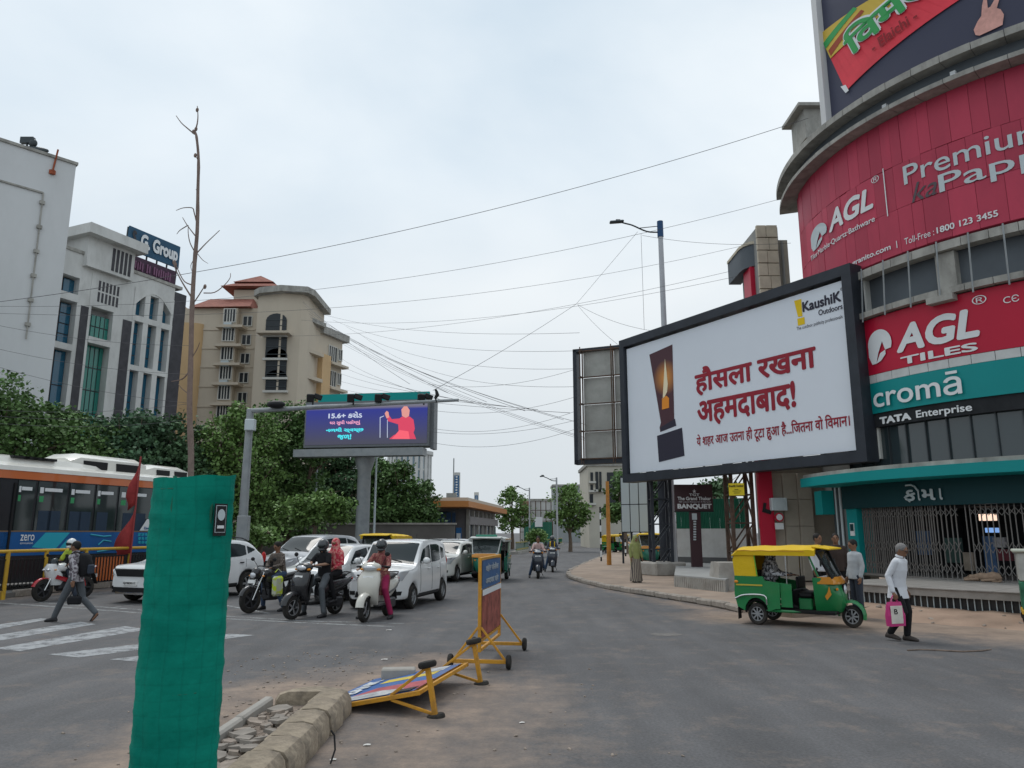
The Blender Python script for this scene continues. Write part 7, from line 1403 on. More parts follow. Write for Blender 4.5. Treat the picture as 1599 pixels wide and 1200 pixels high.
def motorbike(name, label, loc, rz, pm, accent=None, sport=False, group=None):
    t = thing(name, label, 'motorcycle', loc, rz, group); accent = accent or pm
    def B(n, m, f, sm=50, par=None): b = MB(); f(b); return b.build(n, m, par or t, smooth=sm)
    wheel(t, (0, 0, .3), .3, .09, M_DRIM, 5); wheel(t, (1.3, 0, .3), .3, .11, M_DRIM, 5)
    B('fork', M_CHROME, lambda b: [b.tube([(0, s*.085, .3), (.3, s*.085, .92)], .022, 8) for s in (-1, 1)]); B('front_mudguard', accent, lambda b: b.rings([[(r_*cos(a), y, .3+r_*sin(a)) for r_, y in ((.31, -.065), (.335, -.05), (.345, 0), (.335, .05), (.31, .065))] for a in [R(40+120*k/8) for k in range(9)]]), 60)
    B('tank', pm, lambda b: loftx(b, [(.3, .86, .06, .06), (.38, .88, .13, .11), (.55, .9, .16, .12), (.72, .86, .13, .1), (.8, .82, .08, .06)])); B('seat', M_SEAT, lambda b: loftx(b, [(.72, .8, .1, .04), (.95, .79, .13, .05), (1.25, .83, .12, .05), (1.5, .88, .08, .035)])); B('tail', pm, lambda b: loftx(b, [(.85, .72, .1, .08), (1.2, .76, .11, .07), (1.5, .84, .07, .045), (1.62, .88, .03, .02)]))
    B('engine', M_DRIM, lambda b: (b.box((.62, 0, .42), (.42, .26, .26), ch=.04), b.box((.56, 0, .62), (.22, .2, .2), (0, -.3, 0), ch=.02), [b.box((.56, 0, .54+.05*k), (.26, .24, .015), (0, -.3, 0)) for k in range(4)])); B('frame_tubes', M_BLK, lambda b: [b.tube([(.28, s*.05, .88), (.4, s*.1, .4), (.95, s*.12, .36), (1.1, s*.12, .72)], .018, 6) for s in (-1, 1)]); B('swing_arm', M_BLK, lambda b: [b.tube([(.9, s*.1, .38), (1.3, s*.1, .3)], .022, 6) for s in (-1, 1)]); B('shock_absorber', M_REDL if sport else M_BLK, lambda b: [b.tube([(1.22, s*.12, .36), (1.08, s*.12, .72)], .028, 6) for s in (-1, 1)]); B('exhaust', M_DRIM, lambda b: b.tube([(.5, .12, .4), (.55, .16, .26), (.95, .17, .27), (1.5, .18, .38)], [.02, .022, .045, .05], 10))
    if sport:
        B('fairing', pm, lambda b: loftz(b, [(.42, .4, .22, .12), (.55, .36, .24, .16), (.72, .28, .22, .18), (.88, .18, .16, .17), (1.0, .2, .1, .12)])); B('fairing_stripe', accent, lambda b: [b.prism([(.2, s*.185, .6), (.55, s*.17, .5), (.6, s*.165, .6), (.25, s*.19, .7)], (0, s*.01, 0)) for s in (-1, 1)]); B('windscreen', M_GLASS, lambda b: b.ell((.26, 0, 1.02), (.12, .11, .14), 12, 8, (0, .5, 0)))
        for s in (-1, 1): B('headlight', M_LAMP, lambda b: b.ell((.05, s*.08, .84), (.06, .06, .035), 10, 6, (0, 0, s*.4)))
    else:
        B('head_cowl', pm, lambda b: b.ell((.14, 0, .9), (.13, .12, .14), 12, 8)); B('headlight', M_LAMP, lambda b: b.ell((.04, 0, .86), (.05, .09, .07), 12, 8)); B('tank_shroud', pm, lambda b: [b.prism([(.3, s*.13, .72), (.5, s*.16, .66), (.62, s*.15, .86), (.36, s*.12, .9)], (0, s*.03, 0)) for s in (-1, 1)])
    B('number_plate', M_PLATE, lambda b: b.box((-.0, 0, .72), (.012, .2, .08), (0, .25, 0)) if not sport else b.box((1.62, 0, .62), (.01, .18, .1))); B('handlebar', M_BLK, lambda b: b.tube([(.48, -.36, 1.02), (.34, -.16, 1.06), (.34, .16, 1.06), (.48, .36, 1.02)], .015, 6)); B('rear_mudguard', M_BLK, lambda b: b.box((1.6, 0, .55), (.02, .14, .36), (0, -.4, 0))); B('tail_lamp', M_REDL, lambda b: b.ell((1.6, 0, .86), (.03, .06, .03), 8, 6)); B('footpeg', M_BLK, lambda b: b.bar((.75, -.26, .33), (.75, .26, .33), .03))
    for s in (-1, 1): B('mirror', M_BLK, lambda b: (b.tube([(.36, s*.22, 1.06), (.34, s*.34, 1.2)], .008, 5), b.ell((.34, s*.37, 1.22), (.015, .07, .045), 10, 8))); B('indicator', M_AMB, lambda b: b.ell((.16, s*.22, .84), (.03, .04, .02), 8, 6))
    return t

# ================================================================== PEOPLE  (local: facing -x, z up)
SKIN = pbr('skin', (.22, .115, .07), .6, var=.08, scale=10); SKIN2 = pbr('skin_light', (.34, .2, .135), .6, var=.08, scale=10); HAIR = pbr('hair', (.015, .013, .012), .7); HAIRG = pbr('hair_grey', (.2, .19, .185), .8, var=.4, scale=60); M_SHOE = pbr('shoe', (.03, .03, .033), .6); M_SOLE = pbr('sole', (.5, .5, .48), .7)
def cloth(name, c, **k): return pbr('cloth_'+name, c, .9, var=k.pop('var', .12), scale=k.pop('scale', 5), bump=.5, bscale=14, **k)
def pattern(name, c1, c2, kind, s):
    m = bpy.data.materials.new('cloth_'+name); m.use_nodes = True; t = m.node_tree; b = t.nodes['Principled BSDF']; b.inputs['Roughness'].default_value = .9; g = t.nodes.new('ShaderNodeTexCoord'); L = t.links.new
    x = t.nodes.new('ShaderNodeMixRGB'); x.inputs[1].default_value = (*c1, 1); x.inputs[2].default_value = (*c2, 1)
    if kind == 'floral': v = t.nodes.new('ShaderNodeTexNoise'); v.inputs['Scale'].default_value = s; v.inputs['Detail'].default_value = 3; r = t.nodes.new('ShaderNodeMapRange'); r.inputs[1].default_value = .47; r.inputs[2].default_value = .55; L(g.outputs['Object'], v.inputs[0]); L(v.outputs[0], r.inputs[0]); L(r.outputs[0], x.inputs[0])
    elif kind == 'plaid':
        a = t.nodes.new('ShaderNodeTexWave'); a.bands_direction = 'Z'; a.inputs['Scale'].default_value = s; c = t.nodes.new('ShaderNodeTexWave'); c.bands_direction = 'Y'; c.inputs['Scale'].default_value = s
        for q in (a, c): q.inputs['Distortion'].default_value = 1.0; L(g.outputs['Object'], q.inputs[0])
        mm = t.nodes.new('ShaderNodeMath'); mm.operation = 'MULTIPLY'; L(a.outputs['Fac'], mm.inputs[0]); L(c.outputs['Fac'], mm.inputs[1]); L(mm.outputs[0], x.inputs[0])
    else: a = t.nodes.new('ShaderNodeTexWave'); a.bands_direction = 'Y' if kind == 'vstripe' else 'Z'; a.inputs['Scale'].default_value = s; a.inputs['Distortion'].default_value = 2; L(g.outputs['Object'], a.inputs[0]); L(a.outputs['Fac'], x.inputs[0])
    n = t.nodes.new('ShaderNodeTexNoise'); n.inputs['Scale'].default_value = 14; L(g.outputs['Object'], n.inputs[0]); k = t.nodes.new('ShaderNodeBump'); k.inputs['Strength'].default_value = .5; k.inputs['Distance'].default_value = .02; L(n.outputs[0], k.inputs['Height']); L(k.outputs[0], b.inputs['Normal'])
    L(x.outputs[0], b.inputs['Base Color']); return m
def ptube(b, pts, rad, n=10, rnd=None):
    """limb with rounded ends"""
    P = [Vector(p) for p in pts]; d0 = (P[0]-P[1]).normalized(); d1 = (P[-1]-P[-2]).normalized(); b.tube([P[0]+d0*rad[0]*.8, P[0]+d0*rad[0]*.45]+P+[P[-1]+d1*rad[-1]*.45, P[-1]+d1*rad[-1]*.8], [rad[0]*.45, rad[0]*.85]+list(rad)+[rad[-1]*.85, rad[-1]*.45], n)
def torso(b, sp, wd):
    """sp: spine points, wd: (half width y, half depth x) per point"""
    P = [Vector(p) for p in sp]; rs = []
    for i, p in enumerate(P):
        d = (P[min(i+1, len(P)-1)]-P[max(i-1, 0)]).normalized(); y = Vector((0, 1, 0)); x = y.cross(d).normalized(); w, h = wd[i]
        rs.append([tuple(p+y*(w*cos(2*pi*k/16))+x*(h*sin(2*pi*k/16))) for k in range(16)])
    b.rings(rs)
def fuse(name, b, mat, parent, vox=.013, it=3):
    o = b.build(name, mat, parent, smooth=None); o.data.polygons.foreach_set('use_smooth', [True]*len(o.data.polygons)); m = o.modifiers.new('r', 'REMESH'); m.mode = 'VOXEL'; m.voxel_size = vox; m.use_smooth_shade = True
    s = o.modifiers.new('s', 'SMOOTH'); s.factor = .5; s.iterations = it; return o
STAND = dict(pel=(0, 0, .95), ch=(0, 0, 1.24), nk=(.01, 0, 1.45), hd=(-.015, 0, 1.585), sh=[(.01, -.165, 1.375), (.01, .165, 1.375)], el=[(.03, -.22, 1.13), (.03, .22, 1.13)], wr=[(-.04, -.23, .9), (-.04, .23, .9)], hp=[(0, -.09, .92), (0, .09, .92)], kn=[(-.01, -.1, .5), (-.01, .1, .5)], an=[(.02, -.1, .09), (.02, .1, .09)])
def person(name, label, loc, rz, J, shirt, pants, skin=SKIN, hair=HAIR, shoe=M_SHOE, sleeve='long', vox=.013, h=1.0, hyaw=0, hpitch=0, helmet=None, skirt=None, feet_dir=None, long_top=0, veil=None, glasses=False, scarf=None, female=False, group=None, barefoot=False, fist=(0, 0), width=1.0):
    t = thing(name, label, 'person', loc, rz, group, h); V = {k: ([Vector(q) for q in v] if isinstance(v, list) else Vector(v)) for k, v in J.items()}; w_ = (.9 if female else 1.0)*width
    # ---- body
    b = MB(); hd = V['hd']; M = Euler((0, hpitch, hyaw)).to_matrix(); hp_ = lambda x, y, z: hd+M @ Vector((x, y, z))
    b.ell(hd, (.096, .076, .112), 16, 12, (0, hpitch, hyaw)); b.ell(hp_(-.03, 0, -.055), (.062, .056, .062), 12, 8, (0, hpitch, hyaw)); b.ell(hp_(-.098, 0, -.012), (.018, .013, .024), 8, 6, (0, hpitch, hyaw)); b.ell(hp_(-.088, 0, .022), (.016, .05, .01), 8, 6, (0, hpitch, hyaw)); b.ell(hp_(-.084, 0, -.062), (.014, .026, .011), 8, 6, (0, hpitch, hyaw))
    for s in (-1, 1): b.ell(hp_(.005, s*.077, -.005), (.022, .011, .032), 8, 6, (0, hpitch, hyaw))
    ptube(b, [V['nk']-Vector((0, 0, .05)), V['nk']+(hd-V['nk'])*.55], [.06, .053]); torso(b, [V['pel']-Vector((0, 0, .06)), V['pel'], V['pel'].lerp(V['ch'], .5), V['ch'], V['nk'].lerp(V['ch'], .25), V['nk']-Vector((0, 0, .02))], [(.12, .08), (.145*w_, .1), (.13*w_, .09), (.15*w_, .1), (.16*w_, .085), (.06, .05)])
    for i in (0, 1):
        s = (-1, 1)[i]; ptube(b, [V['sh'][i], V['sh'][i].lerp(V['el'][i], .5), V['el'][i], V['el'][i].lerp(V['wr'][i], .3), V['wr'][i]], [.05, .044, .037, .037, .026])
        d = (V['wr'][i]-V['el'][i]).normalized(); pc = V['wr'][i]+d*.055; q = d.to_track_quat('X', 'Z').to_euler(); b.ell(pc, (.052, .022 if abs(d.z) > .6 else .038, .038 if abs(d.z) > .6 else .02), 10, 8, tuple(q))
        fw = Vector((-1, 0, 0)) if abs(d.z) > .6 else Vector((0, 1, 0)); dn = d.cross(fw).normalized()
        for k in range(4):
            o = pc+d*.035+fw*((k-1.5)*.019); L1 = (.04, .046, .044, .034)[k]; cu_ = fist[i] or .35; mid = o+d*L1; bend = (d*cos(cu_*2.2)+Vector((-.3, -s*.8, -.4 if abs(d.z) < .6 else .1)).normalized()*sin(cu_*2.2)); ptube(b, [o, mid, mid+bend*L1*.8], [.0105, .0098, .0085], 6)
        o = pc+fw*.03-d*.02; ptube(b, [o, o+fw*.025+d*.03, o+fw*.02+d*.06], [.013, .011, .0095], 6)
        ptube(b, [V['hp'][i], V['hp'][i].lerp(V['kn'][i], .45), V['kn'][i], V['kn'][i].lerp(V['an'][i], .35), V['an'][i]], [.085, .07, .052, .05, .034])
        fd = Vector((feet_dir[i] if feet_dir else (-1, 0, 0))).normalized(); ptube(b, [V['an'][i]-fd*.03-Vector((0, 0, .04)), V['an'][i]+fd*.07-Vector((0, 0, .05)), V['an'][i]+fd*.16-Vector((0, 0, .062))], [.03, .034, .024])
    fuse('body', b, skin, t, vox if vox < .012 else .012)
    # ---- shirt
    b = MB(); lo = V['pel']-Vector((0, 0, .1+long_top)); wd0 = (.185*w_+.01*(long_top > .05), .142+.03*(long_top > .05))
    torso(b, [lo, V['pel'], V['pel'].lerp(V['ch'], .5), V['ch'], V['nk'].lerp(V['ch'], .35), V['nk'].lerp(V['ch'], .12), V['nk']-Vector((0, 0, .005))], [wd0, (.175*w_, .134), (.162*w_, .12), (.178*w_, .125), (.18*w_, .108), (.12, .085), (.066, .062)])
    for i in (0, 1):
        end = V['wr'][i].lerp(V['el'][i], .05) if sleeve == 'long' else V['el'][i].lerp(V['sh'][i], .15)
        if sleeve == 'long': ptube(b, [V['sh'][i], V['sh'][i].lerp(V['el'][i], .5), V['el'][i], V['el'][i].lerp(end, .5), end], [.06, .06, .055, .05, .042])
        else: ptube(b, [V['sh'][i], V['sh'][i].lerp(end, .5), end], [.062, .068, .066])
    ob = fuse('shirt', b, shirt, t, vox)
    if vox < .0125 and not scarf:
        b = MB(); nk = V['nk']; b.tube([nk+Vector((.064*cos(a)-.012, .068*sin(a), .018+.02*cos(a))) for a in [R(205+ (360-50)*k/16-0) for k in range(17)]], .014, 6, flat=1.5); b.build('collar', shirt, t, smooth=60)
    if skirt is None:
        b = MB(); torso(b, [V['pel']+Vector((0, 0, .06)), V['pel'], V['pel']-Vector((0, 0, .09))], [(.152*w_, .108), (.165*w_, .118), (.15*w_, .1)])
        for i in (0, 1): k_, a_ = V['kn'][i], V['an'][i]; ptube(b, [V['hp'][i], V['hp'][i].lerp(k_, .45), k_, k_.lerp(a_, .4), a_+(k_-a_)*.06], [.1, .088, .072, .066, .058])
        fuse('trousers', b, pants, t, vox)
    else:
        b = MB(); f = (V['an'][0]+V['an'][1])/2; P0, P1 = V['pel']+Vector((0, 0, .05)), Vector((f.x, f.y, .05)); n = 22; rs = []
        for j, (tt_, rr_) in enumerate(((0, .14), (.12, .17), (.4, .19), (.75, .22), (1, .25))): c = P0.lerp(P1, tt_); rs.append([(c.x+rr_*.8*cos(2*pi*k/n)*(1+.08*tt_*sin(9*2*pi*k/n)), c.y+rr_*sin(2*pi*k/n)*(1+.08*tt_*cos(7*2*pi*k/n)), c.z) for k in range(n)])
        b.rings(rs); b.build('skirt', skirt, t, smooth=60)
    for i in (0, 1):
        fd = Vector((feet_dir[i] if feet_dir else (-1, 0, 0))).normalized(); b = MB(); A = V['an'][i]; z0 = Vector((0, 0, A.z-.05)); r_ = []
        sd = fd.cross(Vector((0, 0, 1))); up = sd.cross(fd)
        for (f_, hw_, hh_) in ((-.075, .03, .03), (-.06, .038, .05), (0, .042, .058), (.07, .045, .042), (.14, .046, .032), (.185, .03, .022)): c = A+fd*f_-Vector((0, 0, .085))+up*hh_; r_.append([tuple(c+sd*(hw_*cos(2*pi*k/10))+up*(hh_*sin(2*pi*k/10))) for k in range(10)])
        b.rings(r_); so = b.build('shoe', shoe, t, smooth=60)
    if hair and not helmet:
        b = MB(); b.ell(hp_(.016, 0, .024), (.1, .087, .102), 14, 10, (0, hpitch, hyaw)); b.ell(hp_(.05, 0, -.012), (.055, .072, .058), 12, 8, (0, hpitch, hyaw)); fuse('hair', b, hair, t, .012, 2)
    for s in (-1, 1): b = MB(); b.ell(hp_(-.087, s*.031, .006), (.009, .012, .006), 8, 6); b.build('eye', M_BLK, t)
    if not helmet:
        for s in (-1, 1): b = MB(); b.box(hp_(-.096, s*.032, .026), (.006, .036, .007), (0, hpitch, hyaw)); b.build('eyebrow', hair or HAIR, t)
    if glasses:
        b = MB(); [b.tube([hp_(-.108, s*.034+.024*cos(a), .006+.016*sin(a)) for a in [2*pi*k/10 for k in range(11)]], .003, 4) for s in (-1, 1)]; b.tube([hp_(-.108, -.012, .008), hp_(-.11, 0, .011), hp_(-.108, .012, .008)], .003, 4); [b.tube([hp_(-.104, s*.058, .01), hp_(-.0, s*.084, .012)], .003, 4) for s in (-1, 1)]; b.build('spectacles', M_BLK, t)
    if helmet:
        b = MB(); b.ell(hp_(.012, 0, .022), (.138, .122, .135), 18, 12, (0, hpitch, hyaw)); ho = b.build('helmet', helmet, t, smooth=70); b = MB(); b.ell(hp_(-.055, 0, .0), (.092, .104, .06), 14, 8, (0, hpitch, hyaw)); b.build('visor', M_GLASS, ho, smooth=70); b = MB(); b.ell(hp_(-.05, 0, -.085), (.085, .085, .04), 12, 8, (0, hpitch, hyaw)); b.build('chin_bar', helmet, ho, smooth=70)
    if scarf:
        b = MB(); b.ell(hp_(.015, 0, .01), (.118, .1, .132), 16, 10, (0, hpitch, hyaw)); b.ell(hp_(-.03, 0, -.07), (.085, .082, .06), 12, 8); ptube(b, [V['nk']+Vector((-.01, 0, .05)), V['nk'].lerp(V['ch'], .4)+Vector((-.02, 0, 0))], [.11, .16]); torso(b, [V['ch']-Vector((0, 0, .16)), V['ch'], V['nk'].lerp(V['ch'], .2), V['nk']+Vector((0, 0, .03))], [(.21, .17), (.22, .16), (.2, .13), (.1, .09)]); fuse('scarf', b, scarf, t, .014, 4)
        b = MB(); b.ell(hp_(-.088, 0, .01), (.035, .05, .035), 12, 8); b.build('face', skin, t, smooth=70)
    if veil:
        b = MB(); b.ell(hp_(.02, 0, .02), (.12, .1, .13), 14, 10); torso(b, [V['pel']+Vector((.08, 0, -.42)), V['pel']+Vector((.06, 0, 0)), V['ch']+Vector((.03, 0, 0)), V['nk']+Vector((.02, 0, 0)), V['hd']+Vector((.03, 0, 0))], [(.17, .1), (.2, .13), (.23, .14), (.17, .1), (.1, .1)]); fuse('veil', b, veil, t, .015, 5)
    return t
def walkJ(st=.32, arms=.15, lean=.03):
    J = {k: (list(v) if isinstance(v, list) else v) for k, v in STAND.items()}
    J['pel'] = (0, 0, .92); J['ch'] = (-lean, 0, 1.21); J['nk'] = (-lean*1.5, 0, 1.42); J['hd'] = (-lean*1.5-.03, 0, 1.555); J['sh'] = [(-lean*1.4, -.165, 1.345), (-lean*1.4, .165, 1.345)]
    J['hp'] = [(0, -.09, .89), (0, .09, .89)]; J['kn'] = [(-st*.55, -.1, .49), (st*.2, .1, .47)]; J['an'] = [(-st*1.0, -.1, .09), (st*1.25, .1, .2)]; J['el'] = [(.02+arms*.8, -.22, 1.11), (-arms*.3, .22, 1.1)]; J['wr'] = [(arms*.9, -.23, .87), (-arms*1.2, .22, .88)]; return J
def seatJ(x, z, hx, hz, feet, lean=.1, hy=.3, kn=None, hands=None):
    P = Vector((x, 0, z)); J = dict(pel=(x, 0, z+.1), ch=(x-lean*.6, 0, z+.4), nk=(x-lean, 0, z+.6), hd=(x-lean-.03, 0, z+.735), sh=[(x-lean, -.165, z+.525), (x-lean, .165, z+.525)], hp=[(x, -.09, z+.08), (x, .09, z+.08)])
    wr = hands or [(hx, -hy, hz), (hx, hy, hz)]; J['wr'] = wr; J['el'] = [((x-lean+w[0])/2+.04, (-1, 1)[i]*.25, (z+.55+w[2])/2-.09) for i, w in enumerate(wr)]; J['kn'] = kn or [(x-.38, -.16, z+.02), (x-.38, .16, z+.02)]; J['an'] = feet; return J
C_GREYT = cloth('grey_trouser', (.09, .1, .11)); C_BLACK = cloth('black', (.012, .012, .014)); C_JEAN = cloth('jeans', (.05, .08, .14)); C_WHITE = cloth('white', (.62, .63, .66), var=.05); C_DENIM = cloth('dark_denim', (.04, .05, .07)); C_LTSH = cloth('light_grey', (.4, .42, .44))
# --- walker with backpack (left)
wp = gp(112, 971); WR = -.06
J = walkJ(.34, .1, .04); J['an'][1] = (.46, .1, .16); J['kn'][1] = (.12, .1, .47)
wk = person('person', 'person in patterned grey shirt striding left over the crosswalk with a backpack', (wp.x, wp.y, 0), WR, J, pattern('leafprint', (.4, .38, .4), (.12, .1, .12), 'floral', 16), C_GREYT, vox=.011, feet_dir=[(-1, 0, -.02), (-.75, 0, -.75)], shoe=M_SHOE)
t = thing('backpack', 'dark backpack worn by the person crossing on the left', 'backpack', (wp.x, wp.y, 0), WR); b = MB(); loftz(b, [(.93, .18, .07, .12), (1.0, .19, .11, .15), (1.2, .18, .115, .155), (1.36, .15, .09, .14), (1.42, .12, .05, .1)]); b.build('bag_body', C_BLACK, t, smooth=60); b = MB(); b.box((.3, 0, 1.08), (.06, .22, .2), ch=.025); b.build('pocket', C_DENIM, t)
for s in (-1, 1): b = MB(); b.tube(cr([(.1, s*.1, 1.4), (-.02, s*.11, 1.45), (-.15, s*.12, 1.32), (-.13, s*.14, 1.12), (.1, s*.15, 1.0)], 4), .02, 6, flat=.5); b.build('strap', C_BLACK, t)
t = thing('lunch_bag', 'small black bag hanging from the hand of the crossing person', 'bag', (wp.x+.12, wp.y-.2, 0), 0); b = MB(); b.box((0, 0, .45), (.27, .13, .17), ch=.03); b.build('bag_body', C_BLACK, t); b = MB(); b.tube(cr([(-.1, 0, .53), (-.04, 0, .66), (-.02, 0, .82), (.04, 0, .66), (.1, 0, .53)], 3), .008, 5); b.build('handle', C_BLACK, t)
# --- sport bike with rider in lime shirt
sb2 = gp(64, 940); rzS = atan2(.93, .36)
motorbike('motorcycle', 'white and red sport motorcycle waiting beside the yellow railing', (sb2.x, sb2.y, 0), rzS, M_WHITE, paint('sport_red', (.4, .02, .03)), True)
person('person', 'rider in lime shirt and white helmet on the sport motorcycle', (sb2.x, sb2.y, 0), rzS, seatJ(.98, .8, .5, 1.0, [(.75, -.36, .09), (.72, .2, .36)], .22), cloth('lime', (.4, .5, .06)), C_DENIM, helmet=M_WHITE, sleeve='short', vox=.014)
# --- black motorcycle, plaid rider
mb_ = gp(389, 958); rzB = atan2(.87, .5)
motorbike('motorcycle', 'black motorcycle at the stop line with a lime bag slung on its side', (mb_.x, mb_.y, 0), rzB, M_BLACKP)
person('person', 'rider in dark plaid shirt looking down on the black motorcycle', (mb_.x, mb_.y, 0), rzB, seatJ(.9, .78, .5, .98, [(.72, -.36, .09), (.72, .34, .09)], .12, hands=[(.55, -.1, 1.02), (.55, .1, 1.0)]), pattern('plaid', (.05, .035, .03), (.28, .24, .2), 'plaid', 9), C_JEAN, vox=.013, hpitch=-.45, sleeve='long')
M_LIME = pattern('lime_sheet', (.5, .6, .03), (.5, .52, .4), 'floral', 9); q = Matrix.Rotation(rzB, 3, 'Z') @ Vector((1.05, -.3, 0)); t = thing('side_bag', 'lime and white patterned bag hanging beside the black motorcycle', 'bag', (mb_.x+.55, mb_.y+.25, 0), rzB); b = MB(); b.box((0, 0, .6), (.3, .14, .46), ch=.05); b.build('bag_body', M_LIME, t); b = MB(); b.tube([(-.1, 0, .92), (0, 0, 1.0), (.1, 0, .92)], .012, 5); b.build('handle', M_LIME, t)
# --- black scooter with two people
s1 = gp(455, 968); rz1 = atan2(.87, .5)
scooter('scooter', 'black scooter carrying the person in black tee and the red-scarfed pillion', (s1.x, s1.y, 0), rz1, M_BLACKP, sc=1.06)
M_HELM = paint('helmet_grey', (.05, .055, .06))
person('person', 'rider in black tee and dark helmet steadying the black scooter', (s1.x, s1.y, 0), rz1, seatJ(.95, .82, .5, 1.05, [(.62, -.34, .09), (.72, .36, .09)], .06, hands=[(.62, -.02, 1.12), (.6, .1, 1.16)], kn=[(.62, -.24, .62), (.64, .25, .6)]), C_BLACK, C_GREYT, skin=SKIN2, helmet=M_HELM, sleeve='short', vox=.012, hyaw=.1)
C_RSC = pattern('red_scarf', (.5, .03, .06), (.62, .25, .22), 'floral', 18)
person('person', 'pillion passenger wrapped in red patterned scarf behind the black-tee rider', (s1.x, s1.y, 0), rz1, seatJ(1.32, .86, .95, 1.05, [(1.05, -.24, .36), (1.0, .24, .36)], .02, hands=[(1.08, -.16, 1.05), (1.08, .16, 1.05)]), C_RSC, C_BLACK, scarf=C_RSC, hair=None, female=True, vox=.014, hyaw=.35)
# --- white scooter
s2 = gp(568, 972); rz2 = atan2(.98, .2)
scooter('scooter', 'cream white scooter nearest the camera at the stop line', (s2.x, s2.y, 0), rz2, paint('scooter_cream', (.6, .58, .52)), pbr('trim_grey', (.1, .1, .1), .5), sc=1.08)
C_MAR = pattern('maroon_print', (.2, .045, .05), (.3, .13, .1), 'floral', 26)
person('person', 'rider in maroon printed tunic and dark helmet on the cream scooter', (s2.x, s2.y, 0), rz2, seatJ(.95, .82, .45, 1.08, [(.7, -.34, .09), (.66, .36, .09)], .04, kn=[(.6, -.22, .62), (.6, .25, .6)]), C_MAR, cloth('magenta', (.3, .02, .08)), helmet=M_HELM, female=True, vox=.012, long_top=.1)
b = MB(); rs = [[(x+.17*f*cos(2*pi*k/16), .2*f*sin(2*pi*k/16), z) for k in range(16)] for z, x, f in ((1.0, .97, .85), (.86, .93, 1.05), (.7, .86, 1.1), (.5, .8, 1.15))]; b.rings(rs); tk = b.build('tunic_hem', C_MAR, bpy.data.objects[[o.name for o in bpy.data.objects if o.get('label', '').startswith('rider in maroon')][0]], smooth=60)
# --- far scooters
for px, lb, lb2, sh_, hel, pil in (((840, 904), 'dark scooter with two riders coming down the far carriageway', 'front rider in pale pink shirt on the far dark scooter', cloth('pinkish', (.5, .35, .33)), None, True), ((863, 894), 'far scooter following behind the two riders', 'rider with helmet and yellow straps on the farther scooter', cloth('darkblue', (.05, .06, .09)), M_HELM, False)):
    p = gp(*px); rzf = atan2(1, .05); scooter('scooter', lb, (p.x, p.y, 0), rzf, paint('scooter_dark', (.03, .035, .05)), sc=1.05); person('person', lb2, (p.x, p.y, 0), rzf, seatJ(.95, .82, .45, 1.06, [(.58, -.15, .42), (.6, .36, .09)], .06), sh_, C_JEAN, helmet=hel, vox=.018)
    if pil: person('person', 'second rider seated behind on the far dark scooter', (p.x, p.y, 0), rzf, seatJ(1.35, .86, 1.0, 1.05, [(1.05, -.24, .36), (1.0, .24, .36)], .02, hands=[(1.1, -.2, 1.0), (1.1, .2, 1.0)]), C_LTSH, C_JEAN, vox=.02)
    else:
        t = thing('backpack_straps', 'yellow straps worn by the helmeted far scooter rider', 'straps', (p.x, p.y, 0), rzf)
        for s in (-1, 1): b = MB(); b.tube([(.9, s*.1, 1.42), (.76, s*.1, 1.35), (.76, s*.11, 1.1)], .025, 6); b.build('strap', M_AY, t)
# --- woman in sari on the footpath
p = gp(994, 910, FP); person('person', 'person in striped sari with olive veil standing on the right footpath', (p.x, p.y, FP), 1.9, STAND, cloth('olive', (.25, .27, .1)), C_BLACK, veil=cloth('veil_olive', (.27, .28, .12), var=.3, scale=8), skirt=pattern('sari', (.06, .05, .05), (.35, .3, .24), 'vstripe', 5), female=True, vox=.015, h=.95)
# --- person in blue tee with suitcase
p = gp(1064, 874, .5); person('person', 'person in bright blue tee standing by the banquet sign with a suitcase', (p.x, p.y, .5), 2.6, STAND, cloth('cyan', (.02, .25, .4)), C_BLACK, sleeve='short', vox=.018)
t = thing('suitcase', 'black upright suitcase beside the person in blue tee', 'suitcase', (p.x-.42, p.y-.1, .5)); b = MB(); b.box((0, 0, .42), (.42, .25, .66), ch=.04); b.build('case', C_BLACK, t); b = MB(); b.tube([(-.1, 0, .75), (-.1, 0, 1.0), (.1, 0, 1.0), (.1, 0, .75)], .012, 5); b.build('handle', M_CHROME, t)
for k, (px, lb, sh_) in enumerate((((1033, 873), 'person in dark red shirt standing behind the billboard trestle', cloth('darkred', (.1, .03, .035))), ((1041, 870), 'person in black shirt waiting right of the trestle', C_BLACK), ((969, 862), 'person in white shirt far down the right footpath', C_WHITE), ((978, 861), 'person in black far down the right footpath', C_BLACK))):
    p = gp(px[0], px[1], FP); person('person', lb, (p.x, p.y, FP), 1.2+k*.7, STAND, sh_, C_DENIM, vox=.02)
# --- man in white shirt with pink bag
p = gp(1409, 1001); J = walkJ(.2, .08, .06); J['an'] = [(-.05, -.09, .085), (.16, .1, .12)]; J['kn'] = [(-.1, -.1, .5), (-.12, .1, .5)]; J['hd'] = (-.14, 0, 1.545); J['wr'][1] = (-.05, .27, .84); J['el'][1] = (.03, .24, 1.1); J['wr'][0] = (-.02, -.25, .86); J['el'][0] = (.05, -.24, 1.1)
RW = R(128)
person('person', 'grey-haired person in white shirt carrying a pink bag across the road', (p.x, p.y, 0), RW, J, C_WHITE, C_BLACK, hair=HAIRG, glasses=True, vox=.0095, hpitch=-.3, long_top=.1, h=1.0, shoe=pbr('sandal', (.06, .05, .045), .7), feet_dir=[(-1, 0, 0), (-1, 0, -.12)], fist=(.35, .9), width=1.04)
hw_ = Matrix.Rotation(RW, 3, 'Z') @ Vector((-.06, .29, 0)); t = thing('shopping_bag', 'white and pink carrier bag held by the grey-haired person', 'bag', (p.x+hw_.x, p.y+hw_.y, .1), .35, None, .87)
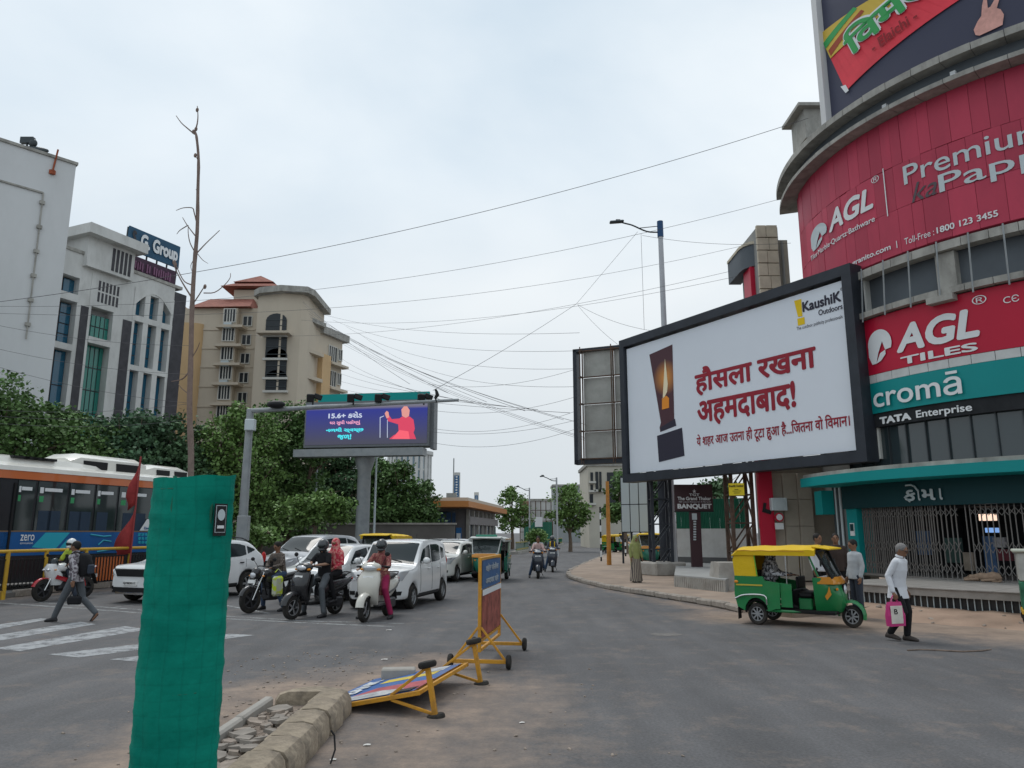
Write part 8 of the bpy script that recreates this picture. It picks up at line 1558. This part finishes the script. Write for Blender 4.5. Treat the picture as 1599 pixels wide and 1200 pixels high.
M_PINK = pbr('bag_pink', (.5, .04, .18), .5, bump=.3, bscale=8); M_BAGW = pbr('bag_white', (.6, .56, .5), .5, var=.15, scale=5, bump=.3, bscale=8)
b = MB(); b.rings([[(-.19*f, -.06*g_, z), (.19*f, -.06*g_, z), (.2*f, 0, z), (.19*f, .06*g_, z), (-.19*f, .06*g_, z), (-.2*f, 0, z)] for z, f, g_ in ((.2, .98, 1), (.4, 1.02, 1.1), (.6, .95, .5), (.66, .9, .25))]); b.build('bag_body', M_PINK, t, smooth=None)
for s in (-1, 1): b = MB(); b.box((-.02, s*.064, .42), (.3, .008, .34), ch=.002); o = b.build('bag_face', M_BAGW, t); V, F = glyphs('B', .02); b = MB(); b.add([(-.09+.09*(x if s < 0 else 1-x), s*.0695+s*l*.0004, .43+.1*y) for x, y, l in V], F); b.build('lettering', M_BLK, o, smooth=None); b = MB(); b.tube(cr([(-.09, s*.02, .64), (-.05, s*.01, .74), (0, 0, .79), (.05, s*.01, .74), (.09, s*.02, .64)], 3), .007, 5); b.build('handle', M_PINK, t)
# --- around the parked rickshaw
p = gp(1330, 950); person('person', 'person in pale grey shirt standing at the nose of the parked rickshaw', (7.55, 17.1, 0), R(10), STAND, C_LTSH, C_DENIM, vox=.013, hpitch=-.25, sleeve='long')
person('person', 'person in white shirt standing behind the parked rickshaw roof', (7.0, 17.7, FP), R(120), STAND, C_WHITE, C_BLACK, vox=.016); person('person', 'person in dark shirt leaning behind the rickshaw driver seat', (7.5, 17.9, FP), R(70), STAND, cloth('brown', (.05, .035, .03)), C_BLACK, vox=.016)
C_PRT = pattern('bw_scarf', (.5, .5, .52), (.05, .05, .06), 'floral', 22)
AM = Matrix.Translation(AUT.location) @ Matrix.Rotation(AUT.rotation_euler.z, 4, 'Z')
pp = AM @ Vector((1.78, 0, 0)); person('person', 'passenger in black and white patterned scarf seated in the parked rickshaw', (pp.x, pp.y, 0), AUT.rotation_euler.z, seatJ(0, .64, -.4, .95, [(-.45, -.12, .4), (-.45, .12, .4)], .02, hands=[(-.42, -.2, .98), (-.4, .25, 1.0)]), C_PRT, C_BLACK, scarf=C_PRT, hair=None, female=True, vox=.014)
# --- people among the queue
p = gp(572, 872); person('person', 'person in pale pink scarf standing beyond the white cars', (-7.2, 33.5, 0), 1.0, STAND, cloth('palepink', (.45, .3, .26)), C_BLACK, scarf=cloth('palepink2', (.5, .36, .32)), hair=None, vox=.02); person('person', 'person in black beside the pale scarf among the queue', (-7.8, 33.2, 0), 1.4, STAND, C_BLACK, C_BLACK, vox=.02)
# cart edge at the right frame border
p = gp(1606, 985); t = thing('handcart', 'green and yellow handcart corner at the right edge of the frame', 'cart', (p.x+.85, p.y+.4, 0), -.55); b = MB(); b.box((0, 0, .62), (1.1, .8, .55), ch=.03); b.build('cart_box', pbr('cart_green', (.03, .14, .08), .6, var=.4, scale=6), t); b = MB(); b.box((0, 0, 1.18), (1.1, .8, .56), ch=.02); b.build('cart_glass', pbr('cart_panel', (.4, .4, .37), .4, var=.2), t); b = MB(); b.box((0, 0, 1.49), (1.24, .94, .06), ch=.02); b.build('cart_top', pbr('cart_top', (.45, .47, .4), .7), t); b = MB(); b.box((0, 0, .3), (1.14, .84, .08), ch=.01); b.build('cart_base', M_RY, t)
for sx in (-.4, .4):
    for sy in (-.36, .36): wheel(t, (sx, sy, .18), .18, .05, M_DRIM, 6)
